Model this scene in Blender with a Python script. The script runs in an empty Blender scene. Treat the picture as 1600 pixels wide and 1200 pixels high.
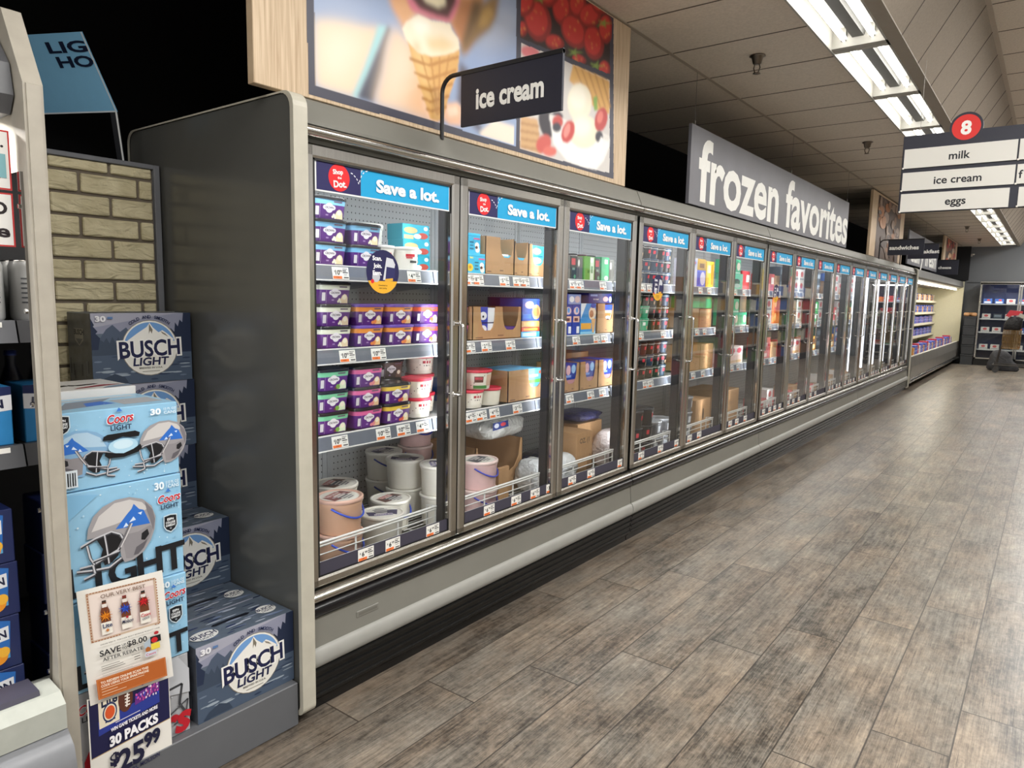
import bpy, math, random
from mathutils import Vector, Matrix

# ---------------------------------------------------------------- camera, world, lights, exposure
SC = bpy.context.scene
COL = SC.collection
random.seed(11)

cam_data = bpy.data.cameras.new('camera')
cam = bpy.data.objects.new('camera', cam_data)
COL.objects.link(cam)
SC.camera = cam
cam_data.sensor_width = 36.0
cam_data.lens = 36.0 * 1104.13 / 1600.0
cam_data.clip_start = 0.05
cam_data.clip_end = 100
YAW, PITCH, ROLL = 0.650685, 0.123194, 0.020552
_fw = Vector((-math.sin(YAW) * math.cos(PITCH), math.cos(YAW) * math.cos(PITCH), -math.sin(PITCH)))
_r0 = Vector((math.cos(YAW), math.sin(YAW), 0))
_u0 = _r0.cross(_fw)
_r = _r0 * math.cos(ROLL) + _u0 * math.sin(ROLL)
_u = _u0 * math.cos(ROLL) - _r0 * math.sin(ROLL)
_m = Matrix((_r, _u, -_fw)).transposed().to_4x4()
_m.translation = Vector((2.018, -1.479, 1.51))
cam.matrix_world = _m

world = bpy.data.worlds.new('store_ambient')
SC.world = world
world.use_nodes = True
world.node_tree.nodes['Background'].inputs[0].default_value = (1.0, 0.97, 0.93, 1)
world.node_tree.nodes['Background'].inputs[1].default_value = 0.6

SC.view_settings.view_transform = 'Standard'
SC.view_settings.look = 'None'
SC.view_settings.gamma = 1
SC.view_settings.use_curve_mapping = False
SC.view_settings.exposure = 0.27

TUBE_STRENGTH = 11.0      # fluorescent tubes of the aisle troffers
LED_WATTS = 6.0           # vertical lamps inside the freezers, behind each mullion and added at its side


def area_lamp(name, loc, rot, sx, sy, watts, color=(1, 0.98, 0.945)):
    d = bpy.data.lights.new(name, 'AREA')
    d.shape = 'RECTANGLE'
    d.size, d.size_y, d.energy, d.color = sx, sy, watts, color
    o = bpy.data.objects.new(name, d)
    COL.objects.link(o)
    o.location = loc
    o.rotation_euler = rot
    return o


# unseen fill lamps added under the higher ceiling, to the right of and behind the camera
for i, (lx, ly) in enumerate(((2.5, -3.6), (2.5, 1.0), (2.5, 5.6), (2.5, 10.2), (2.5, 14.8), (2.5, 18.8))):
    area_lamp('aisle_fill_lamp', (lx, ly, 3.50), (0, 0, 0), 0.6, 3.6, 135 if ly < 2 else 85)


# ---------------------------------------------------------------- helpers
def lin(c):
    c = c / 255.0
    return c / 12.92 if c <= 0.04045 else ((c + 0.055) / 1.055) ** 2.4


def rgb(h):
    if isinstance(h, str):
        h = h.lstrip('#')
        h = (int(h[0:2], 16), int(h[2:4], 16), int(h[4:6], 16))
    return (lin(h[0]), lin(h[1]), lin(h[2]), 1.0)


MATS = {}


def mat(name, col, rough=0.5, metal=0.0, spec=0.5, noise=0.0, nscale=30.0, emit=0.0, coat=0.0, stretch=None, bump=0.0):
    """principled material; noise adds a slight procedural mottling of the colour"""
    if name in MATS:
        return MATS[name]
    m = bpy.data.materials.new(name)
    m.use_nodes = True
    nt = m.node_tree
    b = nt.nodes['Principled BSDF']
    c = rgb(col)
    b.inputs['Base Color'].default_value = c
    b.inputs['Roughness'].default_value = rough
    b.inputs['Metallic'].default_value = metal
    b.inputs['Specular IOR Level'].default_value = spec
    if coat:
        b.inputs['Coat Weight'].default_value = coat
        b.inputs['Coat Roughness'].default_value = 0.15
    if bump:
        tb = nt.nodes.new('ShaderNodeTexNoise')
        tb.inputs['Scale'].default_value = bump
        tb.inputs['Detail'].default_value = 5
        tb.inputs['Distortion'].default_value = 0.8
        tcb = nt.nodes.new('ShaderNodeTexCoord')
        nt.links.new(tcb.outputs['Object'], tb.inputs['Vector'])
        bn = nt.nodes.new('ShaderNodeBump')
        bn.inputs['Strength'].default_value = 1.0
        bn.inputs['Distance'].default_value = 0.02
        nt.links.new(tb.outputs['Fac'], bn.inputs['Height'])
        nt.links.new(bn.outputs[0], b.inputs['Normal'])
    if emit:
        b.inputs['Emission Color'].default_value = c
        b.inputs['Emission Strength'].default_value = emit
    if noise:
        tc = nt.nodes.new('ShaderNodeTexCoord')
        mp = nt.nodes.new('ShaderNodeMapping')
        n = nt.nodes.new('ShaderNodeTexNoise')
        n.inputs['Scale'].default_value = nscale
        n.inputs['Detail'].default_value = 4
        if stretch:
            mp.inputs['Scale'].default_value = stretch
        mr = nt.nodes.new('ShaderNodeMapRange')
        mr.inputs['From Min'].default_value = 0.25
        mr.inputs['From Max'].default_value = 0.75
        mr.inputs['To Min'].default_value = 1 - noise
        mr.inputs['To Max'].default_value = 1 + noise
        mx = nt.nodes.new('ShaderNodeMix')
        mx.data_type = 'RGBA'
        mx.blend_type = 'MULTIPLY'
        mx.inputs[0].default_value = 1
        mx.inputs[6].default_value = c
        nt.links.new(tc.outputs['Object'], mp.inputs[0])
        nt.links.new(mp.outputs[0], n.inputs['Vector'])
        nt.links.new(n.outputs['Fac'], mr.inputs[0])
        nt.links.new(mr.outputs[0], mx.inputs[7])
        nt.links.new(mx.outputs[2], b.inputs['Base Color'])
    MATS[name] = m
    return m


def ink(h):
    """printing ink / plain print colour on paper or board"""
    return h if not isinstance(h, str) else mat('print_' + h.lstrip('#'), h, 0.5, 0, 0.35)


TGEO = {}
GLYPH = {}


def raw_text(s, bold):
    c = bpy.data.curves.new('t', 'FONT')
    c.body = s
    c.offset = bold
    c.resolution_u = 3
    o = bpy.data.objects.new('t', c)
    me = o.to_mesh()
    vs = [(v.co.x, v.co.y) for v in me.vertices]
    fs = [tuple(p.vertices) for p in me.polygons]
    ar = sum(p.area for p in me.polygons)
    o.to_mesh_clear()
    bpy.data.objects.remove(o)
    bpy.data.curves.remove(c)
    return vs, fs, ar


def glyph_fills(ch, bold):
    """whether a letter still fills properly when thickened by this much"""
    for k in ((ch, 0.0), (ch, bold)):
        if k not in GLYPH:
            GLYPH[k] = raw_text(*k)[2]
    return GLYPH[(ch, bold)] >= GLYPH[(ch, 0.0)] * (1 + 9 * bold)


def tgeo(s, bold):
    k = (s, bold)
    if k not in TGEO:
        for f in (1.0, 0.9, 1.1, 0.8, 1.2, 0.7, 1.3, 0.55, 0.4, 0.0):
            b = round(bold * f, 4)
            if all(glyph_fills(ch, b) for ch in set(s) if ch != ' '):
                break
        vs, fs, _ = raw_text(s, b)
        x0 = min((v[0] for v in vs), default=0)
        x1 = max((v[0] for v in vs), default=1)
        fs2 = []
        for f in fs:
            a = 0
            for i in range(len(f)):
                p, q = vs[f[i]], vs[f[(i + 1) % len(f)]]
                a += p[0] * q[1] - q[0] * p[1]
            fs2.append(f if a > 0 else tuple(reversed(f)))
        TGEO[k] = (vs, fs2, x0, x1)
    return TGEO[k]


class Fr:
    """a flat frame: origin, u to the right, v up (as the reader sees it)"""
    def __init__(s, o, u, v):
        s.o, s.u, s.v = Vector(o), Vector(u), Vector(v)
        s.n = s.u.cross(s.v).normalized()

    def p(s, a, b, h=0.0):
        return s.o + s.u * a + s.v * b + s.n * h


class MB:
    """collects shapes into one mesh"""
    def __init__(s):
        s.v, s.f, s.mi, s.sm, s.mats = [], [], [], [], []

    def m(s, mt):
        mt = ink(mt)
        if mt not in s.mats:
            s.mats.append(mt)
        return s.mats.index(mt)

    def add(s, vs, fs, mt, smooth=False):
        b = len(s.v)
        i = s.m(mt)
        s.v += [tuple(v) for v in vs]
        for f in fs:
            s.f.append(tuple(b + k for k in f))
            s.mi.append(i)
            s.sm.append(smooth)

    def box(s, x0, x1, y0, y1, z0, z1, mt, b=0.0):
        if b <= 0:
            vs = [(x, y, z) for x in (x0, x1) for y in (y0, y1) for z in (z0, z1)]
            s.add(vs, [(0, 1, 3, 2), (4, 6, 7, 5), (0, 4, 5, 1), (2, 3, 7, 6), (0, 2, 6, 4), (1, 5, 7, 3)], mt)
            return
        b = min(b, (x1 - x0) / 2.01, (y1 - y0) / 2.01, (z1 - z0) / 2.01)
        vs, idx = [], {}
        X, Y, Z = ((x0, x1), (y0, y1), (z0, z1))
        for i in (0, 1):
            for j in (0, 1):
                for k in (0, 1):
                    sx, sy, sz = (1 - 2 * i) * b, (1 - 2 * j) * b, (1 - 2 * k) * b
                    for a in range(3):
                        p = [X[i] + sx, Y[j] + sy, Z[k] + sz]
                        p[a] = (X[i], Y[j], Z[k])[a]
                        idx[(i, j, k, a)] = len(vs)
                        vs.append(p)
        fs = []
        for i in (0, 1):
            q = [idx[(i, 0, 0, 0)], idx[(i, 1, 0, 0)], idx[(i, 1, 1, 0)], idx[(i, 0, 1, 0)]]
            fs.append(q if i else q[::-1])
            q = [idx[(0, i, 0, 1)], idx[(0, i, 1, 1)], idx[(1, i, 1, 1)], idx[(1, i, 0, 1)]]
            fs.append(q if i else q[::-1])
            q = [idx[(0, 0, i, 2)], idx[(1, 0, i, 2)], idx[(1, 1, i, 2)], idx[(0, 1, i, 2)]]
            fs.append(q if i else q[::-1])
        def flip(c):
            return (c[0] + c[1] + c[2]) % 2
        for i in (0, 1):
            for j in (0, 1):
                q = [idx[(i, j, 0, 0)], idx[(i, j, 0, 1)], idx[(i, j, 1, 1)], idx[(i, j, 1, 0)]]
                fs.append(q if (i + j) % 2 == 0 else q[::-1])
                q = [idx[(i, 0, j, 0)], idx[(i, 1, j, 0)], idx[(i, 1, j, 2)], idx[(i, 0, j, 2)]]
                fs.append(q if (i + j) % 2 == 0 else q[::-1])
                q = [idx[(0, i, j, 1)], idx[(0, i, j, 2)], idx[(1, i, j, 2)], idx[(1, i, j, 1)]]
                fs.append(q if (i + j) % 2 == 0 else q[::-1])
                for k in (0, 1):
                    q = [idx[(i, j, k, 0)], idx[(i, j, k, 1)], idx[(i, j, k, 2)]]
                    fs.append(q if flip((i, j, k)) else q[::-1])
        s.add(vs, fs, mt)

    def prism(s, pts, axis, a0, a1, mt, smooth=False):
        """extrude a 2-D outline: axis Y takes (x,z), X takes (y,z), Z takes (x,y)"""
        n = len(pts)
        def P(p, a):
            return (p[0], a, p[1]) if axis == 'Y' else (a, p[0], p[1]) if axis == 'X' else (p[0], p[1], a)
        vs = [P(p, a0) for p in pts] + [P(p, a1) for p in pts]
        area = sum(pts[i][0] * pts[(i + 1) % n][1] - pts[(i + 1) % n][0] * pts[i][1] for i in range(n))
        f1 = list(range(n))
        f2 = list(range(n, 2 * n))
        pos = (area > 0) != (axis == 'Y')       # outline counter-clockwise seen from +axis
        caps = [f1[::-1], f2] if pos else [f1, f2[::-1]]
        s.add(vs, caps, mt)
        sides = []
        for i in range(n):
            j = (i + 1) % n
            q = (i, j, n + j, n + i)
            sides.append(q if pos else q[::-1])
        s.add(vs, sides, mt, smooth)

    def tube(s, path, r, mt, n=8, closed=False):
        path = [Vector(p) for p in path]
        L = len(path)
        vs, fs = [], []
        prev = None
        for i, p in enumerate(path):
            a = path[(i - 1) % L] if (closed or i > 0) else p
            b = path[(i + 1) % L] if (closed or i < L - 1) else p
            d = (b - a).normalized()
            if prev is None:
                t = Vector((0, 0, 1)) if abs(d.z) < 0.9 else Vector((1, 0, 0))
                e = d.cross(t).normalized()
            else:
                e = (prev - d * prev.dot(d)).normalized()
            prev = e
            g = d.cross(e)
            for k in range(n):
                t = 2 * math.pi * k / n
                vs.append(p + e * (r * math.cos(t)) + g * (r * math.sin(t)))
        for i in range(L if closed else L - 1):
            j = (i + 1) % L
            for k in range(n):
                k2 = (k + 1) % n
                fs.append((i * n + k, i * n + k2, j * n + k2, j * n + k))
        s.add(vs, fs, mt, True)
        if not closed:
            s.add(vs, [tuple(range(n))[::-1], tuple(range((L - 1) * n, L * n))], mt)

    def lathe(s, prof, mt, n=24, c=(0, 0, 0), sx=1.0, sy=1.0, cap0=True, cap1=True):
        vs, fs = [], []
        for r, z in prof:
            for k in range(n):
                t = 2 * math.pi * k / n
                vs.append((c[0] + r * sx * math.cos(t), c[1] + r * sy * math.sin(t), c[2] + z))
        for i in range(len(prof) - 1):
            for k in range(n):
                k2 = (k + 1) % n
                fs.append((i * n + k, i * n + k2, (i + 1) * n + k2, (i + 1) * n + k))
        s.add(vs, fs, mt, True)
        caps = []
        if cap0:
            caps.append(tuple(range(n))[::-1])
        if cap1:
            caps.append(tuple(range((len(prof) - 1) * n, len(prof) * n)))
        s.add(vs, caps, mt)

    def loft(s, rings, mt, cap0=True, cap1=True, smooth=True):
        """rings of equal point count, counter-clockwise seen from +Z"""
        n = len(rings[0])
        vs = [p for r in rings for p in r]
        fs = []
        for i in range(len(rings) - 1):
            for k in range(n):
                k2 = (k + 1) % n
                fs.append((i * n + k, i * n + k2, (i + 1) * n + k2, (i + 1) * n + k))
        s.add(vs, fs, mt, smooth)
        caps = []
        if cap0:
            caps.append(tuple(range(n))[::-1])
        if cap1:
            caps.append(tuple(range((len(rings) - 1) * n, len(rings) * n)))
        s.add(vs, caps, mt)

    # ---- printing on a frame
    def poly(s, F, pts, mt, h=0.0004):
        n = len(pts)
        a = sum(pts[i][0] * pts[(i + 1) % n][1] - pts[(i + 1) % n][0] * pts[i][1] for i in range(n))
        if a < 0:
            pts = pts[::-1]
        s.add([F.p(x, y, h) for x, y in pts], [tuple(range(n))], mt)

    def text(s, F, t, u, v, cap, mt, h=0.0004, bold=0.02, al='C', maxw=None, rot=0.0, slant=0.0):
        vs, fs, x0, x1 = tgeo(t, bold)
        k = cap / 0.73
        kx = k
        if maxw:
            kx = maxw / (x1 - x0)
        off = -(x0 + x1) / 2 if al == 'C' else -x0 if al == 'L' else -x1
        ca, sa = math.cos(rot), math.sin(rot)
        out = []
        for x, y in vs:
            X = (x + off) * kx + slant * y * k
            Y = (y - 0.365) * k
            out.append(F.p(u + X * ca - Y * sa, v + X * sa + Y * ca, h))
        s.add(out, fs, mt)

    def draw(s, F, W, H, items, e=0.0003, h0=0.0004):
        h = h0
        for it in items:
            k = it[0]
            if k == 'r':
                x0, y0, x1, y1, c = it[1:6]
                s.poly(F, [(x0 * W, y0 * H), (x1 * W, y0 * H), (x1 * W, y1 * H), (x0 * W, y1 * H)], c, h)
            elif k == 'e':
                cx, cy, rx, ry, c = it[1:6]
                n = it[6] if len(it) > 6 else 20
                s.poly(F, [(cx * W + rx * W * math.cos(2 * math.pi * i / n), cy * H + ry * H * math.sin(2 * math.pi * i / n)) for i in range(n)], c, h)
            elif k == 'c':
                cx, cy, r, c = it[1:5]
                s.poly(F, [(cx * W + r * H * math.cos(2 * math.pi * i / 28), cy * H + r * H * math.sin(2 * math.pi * i / 28)) for i in range(28)], c, h)
            elif k == 'p':
                s.poly(F, [(x * W, y * H) for x, y in it[1]], it[2], h)
            elif k == 'l':
                pts, w, c = it[1], it[2] * H, it[3]
                for a, b in zip(pts[:-1], pts[1:]):
                    ax, ay, bx, by = a[0] * W, a[1] * H, b[0] * W, b[1] * H
                    d = math.hypot(bx - ax, by - ay) or 1
                    nx, ny = -(by - ay) / d * w / 2, (bx - ax) / d * w / 2
                    s.poly(F, [(ax + nx, ay + ny), (ax - nx, ay - ny), (bx - nx, by - ny), (bx + nx, by + ny)], c, h)
            elif k == 't':
                t, x, y, cap, c = it[1:6]
                kw = dict(it[6]) if len(it) > 6 else {}
                if 'maxw' in kw:
                    kw['maxw'] = kw['maxw'] * W
                s.text(F, t, x * W, y * H, cap * H, c, h, **kw)
            h += e
        return h

    def mesh(s, name, origin=(0, 0, 0)):
        me = bpy.data.meshes.new(name)
        ox, oy, oz = origin
        me.from_pydata([(x - ox, y - oy, z - oz) for x, y, z in s.v], [], s.f)
        for m in s.mats:
            me.materials.append(m)
        me.polygons.foreach_set('material_index', s.mi)
        me.polygons.foreach_set('use_smooth', s.sm)
        me.update()
        return me


def link(name, me, parent=None, loc=None, rz=0.0):
    o = bpy.data.objects.new(name, me)
    COL.objects.link(o)
    if parent is not None:
        o.parent = parent
    if loc is not None:
        o.location = loc
    if rz:
        o.rotation_euler = (0, 0, rz)
    return o


LABELS = {}


def tag(o, label, cat, group=None):
    o['label'] = label
    o['category'] = cat
    if group:
        o['group'] = group
    n = len(label.split())
    if n < 4 or n > 16:
        print('LABEL LENGTH', n, label)
    if label in LABELS:
        print('LABEL TWICE', label)
    LABELS[label] = 1
    return o


def thing(name, label, cat, loc=(0, 0, 0), group=None):
    o = link(name, None, None, loc)
    return tag(o, label, cat, group)


def part(name, mb, root, label=None, origin=None):
    """a part (or sub-part) whose geometry was written in world coordinates"""
    o = link(name, mb.mesh(name, root.location if origin is None else origin), root)
    if label:
        o['label'] = label
    return o


def solo(name, mb, label, cat, loc=(0, 0, 0), group=None):
    o = link(name, mb.mesh(name, loc), None, loc)
    return tag(o, label, cat, group)


def struct(name, mb):
    o = link(name, mb.mesh(name))
    o['kind'] = 'structure'
    return o


def rrect(a, b, r, n=4, z=0.0, s=1.0, cx=0.0, cy=0.0):
    """rounded rectangle ring, half sizes a (x) and b (y), counter-clockwise"""
    out = []
    for qx, qy, t0 in ((1, 1, 0), (-1, 1, 90), (-1, -1, 180), (1, -1, 270)):
        for i in range(n + 1):
            t = math.radians(t0 + 90 * i / n)
            out.append((cx + s * (qx * (a - r) + r * math.cos(t)), cy + s * (qy * (b - r) + r * math.sin(t)), z))
    return out


# node helper
def nn(nt, kind, **kw):
    n = nt.nodes.new(kind)
    for k, v in kw.items():
        if k.startswith('i_'):
            n.inputs[int(k[2:])].default_value = v
        else:
            setattr(n, k, v)
    return n


def math_node(nt, op, a, b=None):
    n = nt.nodes.new('ShaderNodeMath')
    n.operation = op
    for i, x in enumerate((a, b)):
        if x is None:
            continue
        if isinstance(x, (int, float)):
            n.inputs[i].default_value = x
        else:
            nt.links.new(x, n.inputs[i])
    return n.outputs[0]

# ---------------------------------------------------------------- materials shared by many things
STEEL = mat('brushed_stainless', '#c6c4bf', 0.2, 1.0, noise=0.10, nscale=6, stretch=(40, 40, 1.2))
CHROME = mat('polished_chrome', '#d2d0cc', 0.10, 1.0, noise=0.04, nscale=14)
DARKGAP = mat('black_gasket', '#141414', 0.6, noise=0.1)
CASEGREY = mat('case_grey_enamel', '#75746d', 0.38, noise=0.05, nscale=3)
LOWERGREY = mat('lower_panel_grey', '#7c7b74', 0.40, noise=0.06, nscale=5)
BUMPER = mat('bumper_vinyl', '#9a9a95', 0.45, noise=0.05, nscale=12)
ENDTRIM = mat('end_trim_ivory_grey', '#bab6a8', 0.42, noise=0.08, nscale=16)
ENDGREY = mat('end_panel_charcoal', '#575754', 0.2, noise=0.07, nscale=4)
BLACKRIB = mat('black_kick_vinyl', '#121212', 0.26, noise=0.2, nscale=20)
LINER = mat('freezer_liner_white', '#c9cccf', 0.45, noise=0.04)
MULLION = mat('mullion_dark_grey', '#37373a', 0.4, noise=0.1, nscale=8, stretch=(20, 20, 0.5))
RAILGREY = mat('price_rail_slate', '#686d77', 0.45, noise=0.06)
STRIPNAVY = mat('price_strip_charcoal', '#3f3d4b', 0.5, noise=0.04)
WIREWHITE = mat('white_coated_wire', '#e9e9e6', 0.4, noise=0.03)
KRAFT = mat('kraft_cardboard', '#b08a63', 0.75, spec=0.2, noise=0.07, nscale=9, stretch=(1, 6, 1))
KRAFTIN = mat('kraft_cardboard_inside', '#8f6c4b', 0.8, spec=0.2, noise=0.07, nscale=9)
WHITEPL = mat('white_plastic', '#e4e1d8', 0.4, noise=0.02)
BLACKPL = mat('black_plastic', '#1b1b1e', 0.4, noise=0.1)
NAVYSIGN = mat('navy_sign_board', '#191b2b', 0.5, noise=0.03)
SIGNWHITE = mat('sign_letter_white', '#e9e9e4', 0.5, noise=0.02)
WIRE = mat('thin_steel_wire', '#77736c', 0.4, 0.8, noise=0.1)
BLACKMET = mat('black_steel', '#17171a', 0.4, 0.2, noise=0.1)


def pegboard():
    m = bpy.data.materials.new('perforated_back_panel')
    m.use_nodes = True
    nt = m.node_tree
    b = nt.nodes['Principled BSDF']
    b.inputs['Roughness'].default_value = 0.45
    tc = nn(nt, 'ShaderNodeTexCoord')
    sp = nn(nt, 'ShaderNodeSeparateXYZ')
    nt.links.new(tc.outputs['Object'], sp.inputs[0])
    fy = math_node(nt, 'SUBTRACT', math_node(nt, 'FRACT', math_node(nt, 'DIVIDE', sp.outputs['Y'], 0.026)), 0.5)
    fz = math_node(nt, 'SUBTRACT', math_node(nt, 'FRACT', math_node(nt, 'DIVIDE', sp.outputs['Z'], 0.034)), 0.5)
    d = math_node(nt, 'ADD', math_node(nt, 'MULTIPLY', fy, fy), math_node(nt, 'MULTIPLY', fz, fz))
    hole = math_node(nt, 'LESS_THAN', d, 0.014)
    mx = nn(nt, 'ShaderNodeMix', data_type='RGBA')
    nt.links.new(hole, mx.inputs[0])
    mx.inputs[6].default_value = rgb('#cfd1d2')
    mx.inputs[7].default_value = rgb('#2a2a2c')
    nt.links.new(mx.outputs[2], b.inputs['Base Color'])
    return m


PEG = pegboard()


def glass_mat(name, boost=1.0, tint='#f8f9f9'):
    """thin clear pane: passes light straight through, mirrors more at grazing angles"""
    m = bpy.data.materials.new(name)
    m.use_nodes = True
    nt = m.node_tree
    nt.nodes.remove(nt.nodes['Principled BSDF'])
    out = nt.nodes['Material Output']
    lw = nn(nt, 'ShaderNodeLayerWeight')
    lw.inputs['Blend'].default_value = 0.5
    p5 = math_node(nt, 'POWER', lw.outputs['Facing'], 4.2)
    f = math_node(nt, 'ADD', math_node(nt, 'MULTIPLY', p5, 0.62 * boost), 0.028 * boost)
    tr = nn(nt, 'ShaderNodeBsdfTransparent')
    tr.inputs[0].default_value = rgb(tint)
    gl = nn(nt, 'ShaderNodeBsdfGlossy')
    gl.inputs['Roughness'].default_value = 0.015
    gl.inputs['Color'].default_value = (1, 1, 1, 1)
    mx = nn(nt, 'ShaderNodeMixShader')
    nt.links.new(f, mx.inputs[0])
    nt.links.new(tr.outputs[0], mx.inputs[1])
    nt.links.new(gl.outputs[0], mx.inputs[2])
    nt.links.new(mx.outputs[0], out.inputs[0])
    return m


GLASS = glass_mat('door_glass')
CLEARPL = glass_mat('clear_plastic_wrap', 1.6, '#f2f4f6')


def floor_mat():
    m = bpy.data.materials.new('weathered_vinyl_planks')
    m.use_nodes = True
    nt = m.node_tree
    b = nt.nodes['Principled BSDF']
    tc = nn(nt, 'ShaderNodeTexCoord')
    sp = nn(nt, 'ShaderNodeSeparateXYZ')
    nt.links.new(tc.outputs['Object'], sp.inputs[0])
    PW, PL = 0.241, 1.33
    u = math_node(nt, 'DIVIDE', math_node(nt, 'SUBTRACT', sp.outputs['X'], 0.185), PW)
    row = math_node(nt, 'FLOOR', u)
    fu = math_node(nt, 'FRACT', u)
    v = math_node(nt, 'DIVIDE', math_node(nt, 'SUBTRACT', math_node(nt, 'SUBTRACT', sp.outputs['Y'], math_node(nt, 'MULTIPLY', row, 0.35)), 0.42), PL)
    colm = math_node(nt, 'FLOOR', v)
    fv = math_node(nt, 'FRACT', v)
    cb = nn(nt, 'ShaderNodeCombineXYZ')
    nt.links.new(row, cb.inputs[0])
    nt.links.new(colm, cb.inputs[1])
    wn = nn(nt, 'ShaderNodeTexWhiteNoise')
    nt.links.new(cb.outputs[0], wn.inputs['Vector'])
    # grain coordinates shifted per plank
    vm = nn(nt, 'ShaderNodeVectorMath', operation='MULTIPLY_ADD')
    nt.links.new(wn.outputs['Color'], vm.inputs[0])
    vm.inputs[1].default_value = (7, 9, 5)
    nt.links.new(tc.outputs['Object'], vm.inputs[2])

    def noise(scale, det, st, rough=0.6):
        mp = nn(nt, 'ShaderNodeMapping')
        mp.inputs['Scale'].default_value = st
        nt.links.new(vm.outputs[0], mp.inputs[0])
        n = nn(nt, 'ShaderNodeTexNoise')
        n.inputs['Scale'].default_value = scale
        n.inputs['Detail'].default_value = det
        n.inputs['Roughness'].default_value = rough
        nt.links.new(mp.outputs[0], n.inputs['Vector'])
        return n.outputs['Fac']

    grain = noise(5, 10, (11, 0.6, 1), 0.76)
    fine = noise(17, 6, (16, 0.5, 1), 0.7)
    blot = noise(3.2, 8, (1.6, 0.7, 1), 0.66)
    scuff = noise(38, 6, (1, 0.8, 1), 0.75)
    g = math_node(nt, 'ADD', math_node(nt, 'MULTIPLY', grain, 0.48), math_node(nt, 'ADD', math_node(nt, 'MULTIPLY', fine, 0.36), math_node(nt, 'MULTIPLY', blot, 0.52)))
    g = math_node(nt, 'ADD', g, math_node(nt, 'MULTIPLY', math_node(nt, 'SUBTRACT', scuff, 0.5), 0.38))
    g = math_node(nt, 'ADD', g, math_node(nt, 'MULTIPLY', math_node(nt, 'SUBTRACT', wn.outputs['Value'], 0.5), 0.05))
    cr = nn(nt, 'ShaderNodeValToRGB')
    e = cr.color_ramp.elements
    e[0].position, e[0].color = 0.50, rgb('#2b2620')
    e[1].position, e[1].color = 0.84, rgb('#a29787')
    for pos, c in ((0.57, '#49433c'), (0.63, '#655d54'), (0.69, '#797065'), (0.76, '#8b8175')):
        x = cr.color_ramp.elements.new(pos)
        x.color = rgb(c)
    nt.links.new(g, cr.inputs[0])
    # dark crack lines
    crack = math_node(nt, 'LESS_THAN', noise(8, 6, (22, 0.5, 1), 0.62), 0.375)
    # seams
    s1 = math_node(nt, 'LESS_THAN', math_node(nt, 'MINIMUM', fu, math_node(nt, 'SUBTRACT', 1.0, fu)), 0.011)
    s2 = math_node(nt, 'LESS_THAN', math_node(nt, 'MINIMUM', fv, math_node(nt, 'SUBTRACT', 1.0, fv)), 0.0022)
    seam = math_node(nt, 'MAXIMUM', s1, s2)
    dk = math_node(nt, 'MAXIMUM', math_node(nt, 'MULTIPLY', seam, 0.85), math_node(nt, 'MULTIPLY', crack, 0.55))
    mx = nn(nt, 'ShaderNodeMix', data_type='RGBA')
    hue = nn(nt, 'ShaderNodeValToRGB')
    hue.color_ramp.elements[0].position, hue.color_ramp.elements[0].color = 0.38, (0.94, 1.0, 1.03, 1)
    hue.color_ramp.elements[1].position, hue.color_ramp.elements[1].color = 0.64, (1.07, 1.0, 0.92, 1)
    nt.links.new(noise(3.4, 5, (1.5, 0.8, 1), 0.6), hue.inputs[0])
    hm = nn(nt, 'ShaderNodeMix', data_type='RGBA', blend_type='MULTIPLY')
    hm.inputs[0].default_value = 1.0
    nt.links.new(cr.outputs[0], hm.inputs[6])
    nt.links.new(hue.outputs[0], hm.inputs[7])
    nt.links.new(dk, mx.inputs[0])
    nt.links.new(hm.outputs[2], mx.inputs[6])
    mx.inputs[7].default_value = rgb('#2b2622')
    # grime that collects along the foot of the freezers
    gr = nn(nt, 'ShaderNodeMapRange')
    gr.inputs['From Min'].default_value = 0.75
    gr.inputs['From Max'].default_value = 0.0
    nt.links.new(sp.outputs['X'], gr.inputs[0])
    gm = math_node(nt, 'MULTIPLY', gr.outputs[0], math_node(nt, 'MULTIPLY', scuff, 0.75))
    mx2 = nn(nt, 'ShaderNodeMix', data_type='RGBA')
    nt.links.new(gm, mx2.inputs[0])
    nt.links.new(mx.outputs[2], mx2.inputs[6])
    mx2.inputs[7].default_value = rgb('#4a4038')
    nt.links.new(mx2.outputs[2], b.inputs['Base Color'])
    r = nn(nt, 'ShaderNodeMapRange')
    r.inputs['To Min'].default_value = 0.25
    r.inputs['To Max'].default_value = 0.40
    nt.links.new(blot, r.inputs[0])
    nt.links.new(r.outputs[0], b.inputs['Roughness'])
    b.inputs['Specular IOR Level'].default_value = 0.5
    bp = nn(nt, 'ShaderNodeBump')
    bp.inputs['Strength'].default_value = 0.12
    bp.inputs['Distance'].default_value = 0.004
    nt.links.new(math_node(nt, 'SUBTRACT', g, math_node(nt, 'MULTIPLY', dk, 0.5)), bp.inputs['Height'])
    nt.links.new(bp.outputs[0], b.inputs['Normal'])
    return m


def tile_mat(name, col):
    """speckled acoustic tile"""
    m = mat(name, col, 0.85, spec=0.1, noise=0.10, nscale=70)
    return m


# ---------------------------------------------------------------- the building
mb = MB()
mb.box(-1.4, 7.0, -4.5, 21.2, -0.05, 0.0, floor_mat())
struct('floor', mb)

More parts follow.
